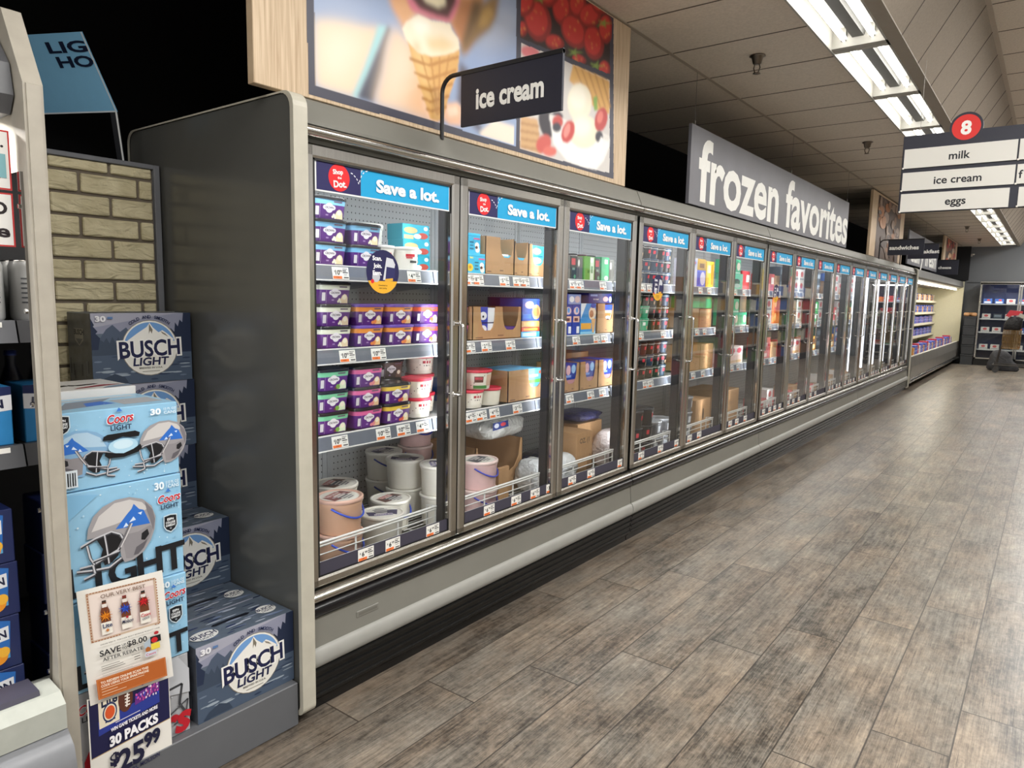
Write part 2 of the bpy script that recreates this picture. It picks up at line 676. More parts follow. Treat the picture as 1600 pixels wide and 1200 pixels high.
CEIL = 3.05
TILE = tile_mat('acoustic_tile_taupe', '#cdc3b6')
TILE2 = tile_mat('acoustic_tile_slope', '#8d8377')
GRID = mat('ceiling_grid_taupe', '#a89c8e', 0.6, noise=0.05)
GRIDDK = mat('tile_joint_dark', '#5a5047', 0.7, noise=0.05)
mb = MB()
mb.box(-1.4, 0.775, -4.5, 21.2, CEIL, CEIL + 0.03, TILE)
mb.box(1.095, 1.17, -4.5, 21.2, CEIL - 0.002, CEIL + 0.03, mat('ceiling_beam_taupe', '#91887b', 0.6, noise=0.04))
mb.box(0.765, 1.1, -4.5, 21.2, CEIL + 0.15, CEIL + 0.17, TILE)
struct('ceiling', mb)
mb = MB()
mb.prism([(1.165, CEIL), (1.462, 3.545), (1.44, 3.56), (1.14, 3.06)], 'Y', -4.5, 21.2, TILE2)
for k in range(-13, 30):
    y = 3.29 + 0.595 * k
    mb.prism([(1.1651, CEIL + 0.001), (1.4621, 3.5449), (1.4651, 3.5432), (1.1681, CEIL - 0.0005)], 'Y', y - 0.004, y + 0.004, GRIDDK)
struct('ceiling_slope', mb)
mb = MB()
mb.box(1.45, 7.0, -4.5, 21.2, 3.545, 3.575, TILE)
struct('ceiling_upper', mb)
mb = MB()
mb.box(-0.066, -0.04, -4.5, 20.9, CEIL - 0.004, CEIL, GRID)
mb.box(-1.29, -1.265, -4.5, 20.9, CEIL - 0.004, CEIL, GRID)
for k in range(-12, 30):
    y = 2.83 + 0.608 * k
    mb.box(-1.27, 0.775, y - 0.005, y + 0.005, CEIL - 0.002, CEIL, GRIDDK)
mb.box(1.455, 1.49, -4.5, 20.9, 3.535, 3.545, GRID)
for k in range(-12, 30):
    y = 3.29 + 0.61 * k
    mb.box(1.49, 3.0, y - 0.005, y + 0.005, 3.543, 3.545, GRIDDK)
struct('trim_1', mb)

BLACKWALL = mat('flat_black_paint', '#0b0b0c', 0.9, spec=0.1, noise=0.2, nscale=3)
mb = MB()
mb.box(-1.4, -1.25, -4.5, 21.2, 0, CEIL, BLACKWALL)
struct('wall_left', mb)
mb = MB()
mb.box(-1.25, 7.0, 20.9, 21.1, 0, 3.6, mat('wall_paint_grey', '#6d7073', 0.75, noise=0.03, nscale=2))
mb.box(0.1, 7.0, 20.885, 20.9, 2.12, 2.13, mat('wall_joint', '#45484b', 0.7))
struct('wall_back', mb)
mb = MB()
mb.box(-1.25, 0.075, 20.72, 20.9, 2.17, CEIL, BLACKWALL)
mb.box(-1.25, 0.13, 20.66, 20.72, 2.17, CEIL, mat('soffit_charcoal', '#191a1d', 0.8))
struct('wall_soffit', mb)
# ---------------------------------------------------------------- fluorescent troffers in one continuous row
TUBE = mat('fluorescent_tube', '#fffcf6', 0.4, emit=TUBE_STRENGTH)
TROFFER = mat('troffer_white_enamel', '#a09e97', 0.45, noise=0.04)
REFL = mat('troffer_grey_ballast_cover', '#4c4c49', 0.5, noise=0.05)
mb = MB()
X0, X1, L = 0.775, 1.095, 1.215
mb.box(X0, X0 + 0.012, 0, L, CEIL - 0.014, CEIL + 0.1, TROFFER)
mb.box(X1 - 0.012, X1, 0, L, CEIL - 0.004, CEIL + 0.1, TROFFER)
mb.box(X0, X1, 0, 0.05, CEIL - 0.004, CEIL + 0.1, TROFFER)
mb.box(X0, X1, L - 0.05, L, CEIL - 0.004, CEIL + 0.1, TROFFER)
mb.box(X0, X1, 0, L, CEIL + 0.1, CEIL + 0.112, TROFFER)
mb.prism([(0.885, CEIL + 0.1), (0.9, CEIL + 0.045), (0.965, CEIL + 0.045), (0.98, CEIL + 0.1)], 'Y', 0.05, L - 0.05, REFL)
mb.box(X0, X1, L, L + 0.004, CEIL - 0.003, CEIL + 0.05, DARKGAP)
for y in (0.05, L - 0.075):
    for x in (0.855, 1.012):
        mb.box(x - 0.014, x + 0.014, y, y + 0.022, CEIL + 0.031, CEIL + 0.1, TROFFER)
troffer_me = mb.mesh('housing')
mb = MB()
mb.tube([(0, 0.055, 0), (0, L - 0.055, 0)], 0.0165, TUBE, 10)
tube_me = mb.mesh('fluorescent_tube')
ORD = ['first', 'second', 'third', 'fourth', 'fifth', 'sixth', 'seventh', 'eighth', 'ninth', 'tenth', 'eleventh', 'twelfth',
       'thirteenth', 'fourteenth', 'fifteenth', 'sixteenth', 'seventeenth', 'eighteenth', 'nineteenth', 'twentieth']
for n in range(19):
    y = 3.345 - 1.22 * 5 + 1.22 * n
    t = thing('ceiling_light', '%s two-tube fluorescent troffer of the ceiling row, counted from behind the viewer' % ORD[n],
              'ceiling light', (0, y, 0), 'fluorescent troffers over the aisle')
    link('housing', troffer_me, t)
    for x in (0.855, 1.012):
        link('fluorescent_tube', tube_me, t, (x, 0, CEIL + 0.045))

# sprinklers
mb = MB()
mb.lathe([(0.045, 0), (0.05, -0.006), (0.035, -0.012), (0.026, -0.05), (0.014, -0.055)], mat('sprinkler_brass', '#6b6258', 0.3, 0.9, noise=0.1), 18)
esc = mb.mesh('escutcheon')
mb = MB()
mb.tube([(-0.013, 0, -0.05), (-0.02, 0, -0.075), (-0.012, 0, -0.1), (0, 0, -0.106), (0.012, 0, -0.1), (0.02, 0, -0.075), (0.013, 0, -0.05)], 0.004, mat('sprinkler_brass', 0), 6)
mb.lathe([(0.022, -0.106), (0.024, -0.109), (0.004, -0.111)], mat('sprinkler_brass', 0), 12)
frm = mb.mesh('frame_arm')
for (x, y), nm in (((0.38, 3.16), 'nearest the ice cream poster'), ((0.44, 6.15), 'beside the aisle number sign'),
                   ((0.5, 15.1), 'third from the viewer, below the eggs panel'), ((0.48, 18.2), 'farthest one, near the back wall')):
    t = thing('fire_sprinkler', 'brass fire sprinkler head on the ceiling, ' + nm, 'sprinkler', (x, y, CEIL), 'sprinkler heads')
    link('escutcheon', esc, t)
    link('frame_arm', frm, t)

mb = MB()  # housings added so that the unseen fill lamps hang from a fixture
mb.box(-0.32, 0.32, -1.85, 1.85, 0.004, 0.043, TROFFER)
mb.box(-0.3, 0.3, -1.8, 1.8, 0.001, 0.004, mat('fill_housing_lens', '#eceae4', 0.5))
hm_ = mb.mesh('housing')
for n, (lx, ly) in enumerate(((2.5, -3.6), (2.5, 1.0), (2.5, 5.6), (2.5, 10.2), (2.5, 14.8), (2.5, 18.8))):
    t = thing('ceiling_light', '%s wide troffer of the upper ceiling over the neighbouring aisle' % ORD[n], 'ceiling light', (lx, ly, 3.502), 'wide troffers of the upper ceiling')
    link('housing', hm_, t)

# ---------------------------------------------------------------- freezer cases with glass doors
NDOOR = 16
YD = [0.79 * k + 0.03 * (k >= 3) + 0.03 * (k >= 6) + 0.03 * (k >= 11) for k in range(NDOOR)]
CASES = [(0, 3), (3, 6), (6, 11), (11, 16)]
ZB, ZT = 0.455, 2.005
SHELVES = (1.612, 1.295, 0.962)
DECK = 0.40
DOORW = 0.79

# -- one door, written with its lower left hinge corner at Y = 0
fw = 0.046
y0, y1 = 0.004, DOORW - 0.004
frame_mb = MB()
for (a, b, c, d) in ((y0, y1, ZB, ZB + 0.034), (y0, y1, ZT - fw, ZT), (y0, y0 + fw, ZB, ZT), (y1 - fw, y1, ZB, ZT)):
    frame_mb.box(-0.034, 0.004, a, b, c, d, STEEL, 0.007)
    frame_mb.box(-0.042, -0.034, a, b, c, d, DARKGAP)
for (a, b, c, d) in ((y0 + fw - 0.002, y1 - fw + 0.002, ZB + 0.032, ZB + 0.038), (y0 + fw, y1 - fw, ZT - fw - 0.007, ZT - fw + 0.002),
                     (y0 + fw - 0.002, y0 + fw + 0.006, ZB + 0.03, ZT - fw), (y1 - fw - 0.006, y1 - fw + 0.002, ZB + 0.03, ZT - fw)):
    frame_mb.box(-0.02, -0.003, a, b, c, d, DARKGAP)
frame_mb.box(-0.012, 0.0, y1 - fw - 0.011, y1 - fw - 0.007, ZB + 0.09, ZT - 0.16, CHROME)
door_me = frame_mb.mesh('door')

mb = MB()
mb.box(-0.016, -0.011, y0 + fw - 0.001, y1 - fw + 0.001, ZB + 0.03, ZT - fw + 0.001, GLASS)
glass_me = mb.mesh('glass')

mb = MB()     # slim chrome pull on the right stile, held by two posts
mb.tube([(0.003, 0, 1.392), (0.03, 0.004, 1.392), (0.04, 0.006, 1.386), (0.042, 0.006, 1.372), (0.042, 0.006, 1.105), (0.04, 0.006, 1.092), (0.03, 0.004, 1.086), (0.003, 0, 1.086)], 0.0065, CHROME, 8)
mb.box(-0.002, 0.008, -0.012, 0.022, 1.075, 1.1, CHROME, 0.003)
mb.box(-0.002, 0.008, -0.012, 0.022, 1.38, 1.405, CHROME, 0.003)
handle_me = mb.mesh('door_handle')

mb = MB()     # sale banner along the head of the glass
BW, BH = 0.672, 0.104
mb.box(-0.0098, -0.0082, 0.058, 0.058 + BW, 1.853, 1.853 + BH, mat('banner_white_card', '#e8eaec', 0.45))
F = Fr((-0.0082, 0.058, 1.853), (0, 1, 0), (0, 0, 1))
NV, BL = '#27245a', '#18a2d8'
mb.draw(F, BW, BH, [
    ('r', 0.012, 0.05, 0.30, 1.0, NV),
    ('p', [(0.30, 0.05), (0.995, 0.05), (0.995, 1.0), (0.335, 1.0), (0.315, 0.95), (0.303, 0.82)], BL),
    ('p', [(0.30, 0.05), (0.303, 0.05), (0.303, 1.0), (0.30, 1.0)], BL),
    ('c', 0.155, 0.53, 0.445, '#e2252c'),
    ('l', [(0.232, 0.76), (0.245, 0.74)], 0.035, '#e8eaf4'), ('l', [(0.252, 0.70), (0.263, 0.65)], 0.035, '#e8eaf4'),
    ('l', [(0.269, 0.61), (0.277, 0.55)], 0.035, '#e8eaf4'), ('l', [(0.280, 0.5), (0.285, 0.44)], 0.035, '#e8eaf4'),
    ('l', [(0.289, 0.50), (0.293, 0.58)], 0.035, '#e8eaf4'), ('l', [(0.298, 0.66), (0.304, 0.74)], 0.035, '#e8eaf4'),
    ('l', [(0.312, 0.80), (0.32, 0.86)], 0.035, '#e8eaf4'), ('l', [(0.33, 0.9), (0.345, 0.93)], 0.035, '#e8eaf4'),
    ('t', 'Shop', 0.145, 0.72, 0.155, '#f4eeee', {'bold': 0.035, 'rot': 0.1}),
    ('t', 'the', 0.155, 0.535, 0.09, '#f4eeee', {'bold': 0.03, 'rot': 0.1}),
    ('t', 'Dot.', 0.158, 0.335, 0.22, '#f4eeee', {'bold': 0.04, 'rot': 0.1}),
    ('t', 'Save a lot.', 0.655, 0.50, 0.43, '#eceef0', {'bold': 0.045, 'maxw': 0.50}),
], e=0.0002, h0=0.0003)
banner_me = mb.mesh('sale_banner')

mb = MB()     # dark strip for the price tags at the foot of the glass
mb.box(-0.0105, -0.008, y0 + fw + 0.006, y1 - fw - 0.006, 0.487, 0.542, STRIPNAVY)
strip_me = mb.mesh('price_strip')


def tag_mesh(price, w=0.078, h=0.046, orange=True, soft='#efeee9'):
    """white shelf tag: dollar amount, small print and an orange foot"""
    mb = MB()
    mb.box(0, 0.0012, 0, w, 0, h, mat('tag_card_' + soft.lstrip('#'), soft, 0.5))
    F = Fr((0.0012, 0, 0), (0, 1, 0), (0, 0, 1))
    d, c = price.split('.')
    it = []
    if orange:
        it.append(('r', 0.03, 0.03, 0.56, 0.26, '#ef7a3c'))
        it.append(('t', price, 0.3, 0.145, 0.11, '#5a2a18', {'bold': 0.01}))
    it += [('t', '$', 0.13, 0.66, 0.16, '#222222', {'bold': 0.02}),
           ('t', d, 0.31, 0.57, 0.40, '#1d1d1f', {'bold': 0.03, 'maxw': 0.16 if len(d) < 2 else 0.26}),
           ('t', c, 0.50, 0.68, 0.2, '#222222', {'bold': 0.02}),
           ('r', 0.62, 0.84, 0.92, 0.89, '#444444'), ('r', 0.62, 0.68, 0.84, 0.76, '#333333'),
           ('r', 0.62, 0.52, 0.94, 0.60, '#333333'), ('r', 0.66, 0.36, 0.88, 0.40, '#777777'),
           ('r', 0.66, 0.10, 0.95, 0.2, '#555555')]
    mb.draw(F, w, h, it, e=0.00008, h0=0.0002)
    return mb.mesh('price_tag')


TAGS = {}


def tag_me(price):
    if price not in TAGS:
        TAGS[price] = tag_mesh(price)
    return TAGS[price]


# shelf tags of the near doors: (door, shelf, distance from the door's left edge, price); shelf 3 is the strip on the door
NEAR_TAGS = {
    (0, 0): [(0.27, '10.99'), (0.66, '4.99')],
    (0, 1): [(0.30, '10.99'), (0.46, '10.99')],
    (0, 2): [(0.26, '10.99'), (0.485, '10.99'), (0.60, '10.99'), (0.715, '4.99')],
    (0, 3): [(0.19, '6.99'), (0.33, '6.99'), (0.56, '6.99')],
    (1, 0): [(0.225, '3.99'), (0.29, '8.99'), (0.49, '5.79'), (0.60, '5.79'), (0.66, '5.79')],
    (1, 1): [(0.235, '3.99'), (0.36, '2.99'), (0.55, '2.99')],
    (1, 2): [(0.25, '4.99'), (0.33, '4.99'), (0.43, '4.99'), (0.62, '3.99')],
    (1, 3): [(0.15, '6.99'), (0.36, '6.99'), (0.52, '6.99'), (0.66, '3.99')],
    (2, 0): [(0.33, '6.49'), (0.40, '6.49'), (0.66, '5.99'), (0.75, '5.99')],
    (2, 1): [(0.38, '5.49'), (0.61, '5.49'), (0.70, '5.49')],
    (2, 2): [(0.33, '5.99'), (0.56, '5.99'), (0.70, '5.99')],
    (2, 3): [(0.08, '6.99'), (0.28, '6.99'), (0.63, '3.99')],
    (3, 0): [(0.36, '5.49'), (0.46, '5.49'), (0.6, '5.49')],
    (3, 1): [(0.36, '5.49'), (0.70, '5.49')],
    (3, 2): [(0.46, '5.49'), (0.54, '5.49'), (0.74, '5.49')],
    (3, 3): [(0.08, '5.49'), (0.36, '5.49'), (0.62, '5.49')],
}

shelf_cache = {}


def shelf_mesh(w):
    """wire-look shelf plate with a slate price rail, Y from 0 to w, top of rail at z = 0"""
    mb = MB()
    mb.box(-0.86, -0.16, 0, w, -0.03, -0.012, LINER)
    mb.prism([(-0.165, 0.0), (-0.158, 0.002), (-0.148, -0.052), (-0.155, -0.056), (-0.165, -0.02)], 'Y', 0, w, RAILGREY)
    mb.box(-0.166, -0.157, 0, w, -0.001, 0.003, WIREWHITE)
    mb.box(-0.155, -0.1465, 0, w, -0.057, -0.052, WIREWHITE)
    for i in range(3):
        mb.prism([(-0.80, -0.03), (-0.24, -0.03), (-0.80, -0.09)], 'Y', 0.02 + (w - 0.05) * i / 2, 0.03 + (w - 0.05) * i / 2, LINER)
    return mb.mesh('shelf')


def fence_mesh():
    """white wire fence and floor rack at the foot of one door"""
    mb = MB()
    w = DOORW
    zf = 0.585
    for half in ((0.06, w * 0.93),):
        a, b = half
        mb.tube([(-0.075, a, zf), (-0.075, b, zf)], 0.0052, WIREWHITE, 6)
        mb.tube([(-0.075, a, zf - 0.012), (-0.075, b, zf - 0.012)], 0.004, WIREWHITE, 6)
        for z in (zf - 0.045, zf - 0.075, zf - 0.105, zf - 0.14):
            mb.tube([(-0.075, a, z), (-0.075, b, z)], 0.0028, WIREWHITE, 5)
        for i in range(4):
            y = a + (b - a) * i / 3
            mb.tube([(-0.079, y, zf), (-0.079, y, DECK)], 0.0042, WIREWHITE, 6)
        mb.tube([(-0.075, b, zf), (-0.13, b, zf - 0.005), (-0.13, b, DECK)], 0.004, WIREWHITE, 6)
    for i in range(24):
        x = -0.09 - 0.032 * i
        mb.tube([(x, 0.01, DECK - 0.004), (x, w - 0.01, DECK - 0.004)], 0.0026, WIREWHITE, 5)
    for y in (0.05, 0.3, 0.55, 0.74):
        mb.tube([(-0.08, y, DECK - 0.01), (-0.86, y, DECK - 0.01)], 0.0036, WIREWHITE, 5)
    return mb.mesh('wire_rack')


RACK = fence_mesh()

mb = MB()     # mullion between two doors; its lamp looks into the case
mb.box(-0.062, -0.042, -0.036, 0.036, ZB - 0.02, ZT + 0.02, MULLION)
mb.box(-0.105, -0.06, -0.026, 0.026, ZB - 0.02, ZT + 0.02, MULLION, 0.004)
mull_me = mb.mesh('mullion')
LEDMAT = mat('led_lens_lit', '#f6f8ff', 0.4, emit=2.2)
mb = MB()
mb.box(-0.1065, -0.105, -0.012, 0.012, 0.62, 1.93, LEDMAT)
led_me = mb.mesh('lamp_strip')
mb = MB()
mb.box(-0.142, -0.105, -0.02, 0.02, 0.60, 1.90, LEDMAT, 0.006)
led_far_me = mb.mesh('lamp_strip')

HEADER = [(-1.05, 2.16), (-0.055, 2.16), (-0.02, 2.145), (0.012, 2.072), (0.012, 2.062), (-0.02, 2.058), (-0.02, 2.008), (-0.05, 2.006), (-1.05, 2.03)]
RAILP = [(-0.02, 2.056), (0.018, 2.056), (0.03, 2.05), (0.034, 2.040), (0.03, 2.028), (0.018, 2.022), (-0.02, 2.022)]
SILL = [(-0.05, 0.448), (-0.01, 0.447), (0.018, 0.436), (0.026, 0.424), (0.026, 0.412), (0.01, 0.406), (-0.05, 0.406)]
TRIMB = [(-0.03, 0.405), (0.018, 0.405), (0.032, 0.395), (0.036, 0.38), (0.03, 0.362), (0.016, 0.354), (-0.03, 0.354)]
LOWER = [(-0.03, 0.353), (0.018, 0.353), (0.026, 0.246), (-0.03, 0.246)]
NOSE = [(-0.03, 0.246), (0.026, 0.246), (0.037, 0.239), (0.044, 0.22), (0.045, 0.2), (0.041, 0.182), (0.03, 0.172), (-0.03, 0.168)]
KICK = [(-0.05, 0.168), (0.03, 0.171), (0.041, 0.166), (0.041, 0.158), (0.03, 0.152), (0.03, 0.138), (0.038, 0.134), (0.038, 0.127), (0.028, 0.122), (0.028, 0.106), (0.036, 0.102), (0.036, 0.095), (0.026, 0.09), (0.026, 0.074), (0.033, 0.07), (0.033, 0.062), (0.018, 0.054), (0.0, 0.03), (0.0, 0.0), (-0.05, 0.0)]
END = []
for cx, cz, t0 in ((0.056 - 0.05, 2.146 - 0.05, 0), (-1.06 + 0.05, 2.146 - 0.05, 90), (-1.06 + 0.02, 0.03 + 0.02, 180), (0.056 - 0.03, 0.03 + 0.03, 270)):
    rr = {0: 0.05, 90: 0.05, 180: 0.02, 270: 0.03}[t0]
    for i in range(6):
        t = math.radians(t0 + 90 * i / 5)
        END.append((cx + rr * math.cos(t), cz + rr * math.sin(t)))


def end_panel(y0, y1, root, outer_first=True):
    mb = MB()
    mb.prism([(x * 0.995, z * 0.997) for x, z in END], 'Y', y0 + 0.006, y1 - 0.002, ENDGREY)
    p = part('end_panel', mb, root)
    tr = MB()          # edge trim wrapped round the panel
    n = len(END)
    inner = [(x + (-0.018 if x > -0.5 else 0.018), z + (-0.006 if z > 1 else 0.01)) for x, z in END]
    vs = [(x, y0, z) for x, z in END] + [(x, y1, z) for x, z in END] + [(x, y0, z) for x, z in inner] + [(x, y1, z) for x, z in inner]
    fs = []
    for i in range(n):
        j = (i + 1) % n
        fs.append((i, n + i, n + j, j))
        fs.append((i, j, 2 * n + j, 2 * n + i))
        fs.append((n + i, 3 * n + i, 3 * n + j, n + j))
    tr.add(vs, fs, ENDTRIM)
    for z in (2.08, 1.7, 0.12):
        F = Fr((0.0565, y0 + 0.02, z), (0, 1, 0), (0, 0, 1))
    part('edge_trim', tr, p, origin=root.location)
    return p


ORDC = ['first', 'second', 'third', 'fourth']
CLAB = ['first freezer case of the row, three glass doors, beside the beer display',
        'second freezer case of the row, three glass doors, starting under the frozen favorites sign',
        'third freezer case of the row, five glass doors, under the frozen favorites sign',
        'farthest freezer case of the row, five glass doors, next to the open dairy case']
DOOR_TAGS_FAR = 3
rnd = random.Random(5)
DOORS = []
for ci, (a, b) in enumerate(CASES):
    ya = YD[a] - 0.012
    yb = YD[b - 1] + DOORW + 0.012
    root = thing('freezer_case', CLAB[ci], 'freezer', (0, ya, 0), 'glass door freezer cases')
    g = 0.0015
    mb = MB()
    mb.box(-1.05, -0.99, ya + g, yb - g, 0.03, 2.1, CASEGREY)
    mb.box(-0.99, -0.03, ya + g, yb - g, 0.1, 0.36, CASEGREY)
    mb.box(-0.98, -0.06, ya + g, yb - g, 2.012, 2.06, LINER)
    part('body', mb, root)
    mb = MB()
    mb.box(-0.09, -0.06, ya + 0.05, yb - 0.05, 2.005, 2.012, LEDMAT)  # glowing strip added as the body of the made-up header fill
    part('header_fill_strip', mb, root)
    mb = MB()
    mb.box(-0.93, -0.90, ya + g, yb - g, 0.36, 2.012, PEG)
    for k in range(a, b + 1):
        y = YD[k] if k < b else yb
        for dy in ((0.0,) if k == a else (-0.03,) if k == b else (-0.03, 0.0)):
            mb.box(-0.90, -0.895, max(y + dy - 0.002, ya + g), min(y + dy + 0.02, yb - g), 0.42, 2.0, LINER)
    part('back_panel', mb, root)
    mb = MB()
    mb.prism(HEADER, 'Y', ya + g, yb - g, CASEGREY)
    part('header', mb, root)
    mb = MB()
    mb.prism(RAILP, 'Y', ya + g, yb - g, STEEL, True)
    part('header_rail', mb, root, 'bright stainless rail over the doors')
    mb = MB()
    mb.prism(SILL, 'Y', ya + g, yb - g, STEEL, True)
    part('sill_rail', mb, root, 'bright stainless sill under the doors')
    mb = MB()
    mb.prism(TRIMB, 'Y', ya + g, yb - g, mat('black_rail_gloss', '#121216', 0.22, noise=0.1), True)
    part('trim_rail', mb, root, 'glossy black rail')
    mb = MB()
    mb.prism(LOWER, 'Y', ya + g, yb - g, LOWERGREY)
    if ci == 0:
        mb.box(0.02, 0.0255, 0.2, 0.31, 0.29, 0.315, LOWERGREY, 0.002)
        mb.box(0.0255, 0.0262, 0.21, 0.30, 0.297, 0.308, mat('name_plate_grey', '#6b6962', 0.4))
    part('lower_panel', mb, root)
    mb = MB()
    mb.prism(NOSE, 'Y', ya + g, yb - g, BUMPER, True)
    part('bumper', mb, root, 'light grey bumper rail')
    mb = MB()
    mb.prism(KICK, 'Y', ya + g, yb - g, BLACKRIB)
    mb.box(-0.16, -0.14, ya + g, yb - g, 0.0, 0.1, BLACKRIB)
    mb.box(-0.99, -0.95, ya + g, yb - g, 0.0, 0.1, BLACKRIB)
    part('kick_plate', mb, root, 'black ribbed kick plate')
    for k in range(a, b + 1):
        y = YD[k] if k < b else YD[b - 1] + DOORW
        o = link('mullion', mull_me, root, (0, y - ya + (0.026 if k == a else -0.026 if k == b else 0), 0))
        last = ci == 3 and a <= k < b - 1
        link('lamp_strip', led_far_me if last else led_me, o)
        area_lamp('freezer_lamp_and_fill', (-0.116, y, 1.27), (0, math.radians(90), 0), 1.34, 0.03, (LED_WATTS * 0.2 if a < k < b else LED_WATTS * 0.12) * (1 if k < 5 else 0.6), (0.97, 0.99, 1.0))
        if k < b:
            area_lamp('freezer_lamp_and_fill', (-0.083, y + (0.055 if k == a else 0.029), 1.2), (math.radians(90), 0, math.radians(180 - 2)), 0.03, 1.5, LED_WATTS * (2.8 if k < 5 else 1.5), (0.97, 0.99, 1.0))  # extra side lamp, out of sight, added to spread light over the goods
    for k in range(a, b):
        dy = YD[k] - ya
        area_lamp('freezer_header_fill', (-0.075, YD[k] + DOORW / 2, 2.004), (0, math.radians(20), 0), 0.03, 0.66, 3.6, (0.97, 0.99, 1.0))  # added fill under the header, brightens the goods from above
        d = link('door', door_me, root, (0, dy, 0))
        DOORS.append(d)
        link('glass', glass_me, d)
        link('door_handle', handle_me, d, (0, DOORW - 0.028, 0))
        link('sale_banner', banner_me, d)
        link('price_strip', strip_me, d)
        link('wire_rack', RACK, root, (0, dy, 0))
        for si, z in enumerate(SHELVES):
            if DOORW not in shelf_cache:
                shelf_cache[DOORW] = shelf_mesh(DOORW - 0.006)
            s = link('shelf', shelf_cache[DOORW], root, (0, dy + 0.003, z))
            tl = NEAR_TAGS.get((k, si))
            if tl is None:
                # spread over the stretch one can look at through this door and the next
                tl = [(0.12 + 0.19 * q + rnd.uniform(-0.04, 0.04), rnd.choice(('3.99', '4.49', '5.99', '6.49'))) for q in range(4)]
            for y, pr in tl:
                if y > DOORW - 0.07:
                    continue
                o = link('price_tag', tag_me(pr), s, (-0.1475, y - 0.031, -0.0505))
                o.rotation_euler = (0, math.radians(-10), 0)
        tl = NEAR_TAGS.get((k, 3)) or [(0.07 + 0.17 * q + rnd.uniform(-0.03, 0.03), rnd.choice(('3.99', '4.99', '6.99'))) for q in range(rnd.choice((2, 3, 4)))]
        for y, pr in tl:
            o = link('price_tag', tag_me(pr), d, (-0.0075, 0.045 + y, 0.492))
    if ci == 0:
        end_panel(-0.068, -0.014, root)
    if ci == 3:
        end_panel(yb + 0.002, yb + 0.056, root)
YEND = YD[-1] + DOORW + 0.07

# round "Scan. Join. Earn." stickers on the glass of three doors
mb = MB()
F = Fr((-0.0095, 0, 0), (0, 1, 0), (0, 0, 1))
R_ = 0.082


def circ(r, n=32, a0=0, a1=360):
    return [(r * math.cos(math.radians(a0 + (a1 - a0) * i / n)), r * math.sin(math.radians(a0 + (a1 - a0) * i / n))) for i in range(n + (a1 - a0 < 360))]


mb.poly(F, circ(R_), '#1f1d4c', 0.0003)
mb.poly(F, circ(R_ * 0.985, 24, 205, 335), '#e2a92e', 0.0006)
mb.poly(F, [(0.018, 0.055), (0.05, 0.05), (0.062, 0.03), (0.045, -0.03), (0.0, -0.03)], '#c9ccd4', 0.0008)
mb.poly(F, [(0.018, 0.02), (0.062, 0.016), (0.058, -0.022), (0.012, -0.026)], '#2a2a5c', 0.001)
mb.poly(F, [(0.012, -0.026), (0.05, -0.022), (0.05, -0.033), (0.008, -0.036)], '#d8a53a', 0.0012)
mb.poly(F, circ(0.019) and [(x - 0.034, y - 0.02) for x, y in circ(0.019)], '#b9bcc4', 0.0008)
mb.poly(F, [(x - 0.052, y - 0.036) for x, y in circ(0.008)], '#d2222a', 0.001)
for i, s in enumerate(('Scan.', 'Join.', 'Earn.')):
    mb.text(F, s, -0.006, 0.05 - 0.027 * i, 0.0165, '#f0f0f4', 0.0009, 0.035, 'R')
mb.text(F, 'Download to', 0.0, -0.05, 0.006, '#3a2d10', 0.0009, 0.01)
mb.text(F, 'start saving', 0.0, -0.06, 0.006, '#3a2d10', 0.0009, 0.01)
stk = mb.mesh('round_sticker')
for k, y, z in ((0, 0.366, 1.592), (3, 0.30, 1.583), (6, 0.31, 1.585)):
    link('round_sticker', stk, DOORS[k], (0, y, z))

# ---------------------------------------------------------------- what stands in the freezers
DOORN = ['first', 'second', 'third', 'fourth', 'fifth', 'sixth', 'seventh', 'eighth', 'ninth', 'tenth', 'eleventh', 'twelfth',
         'thirteenth', 'fourteenth', 'fifteenth', 'sixteenth']
SHELFN = ['top shelf', 'second shelf', 'third shelf', 'bottom rack']
PROTO = {}


def put(key, x, y, z, label, rz=0.0, group=None):
    """stand a copy of a thing (and its parts) at a place"""
    name, me, kids, cat = PROTO[key]
    o = link(name, me, None, (x, y, z), rz)
    tag(o, label, cat, group)
    for kn, km, kl in kids:
        c = link(kn, km, o)
        if kl:
            c['label'] = kl
    return o


PURPLE = mat('tub_purple', '#5f2a82', 0.35, noise=0.03)
TUBW, TUBD, TUBH = 0.158, 0.118, 0.0835


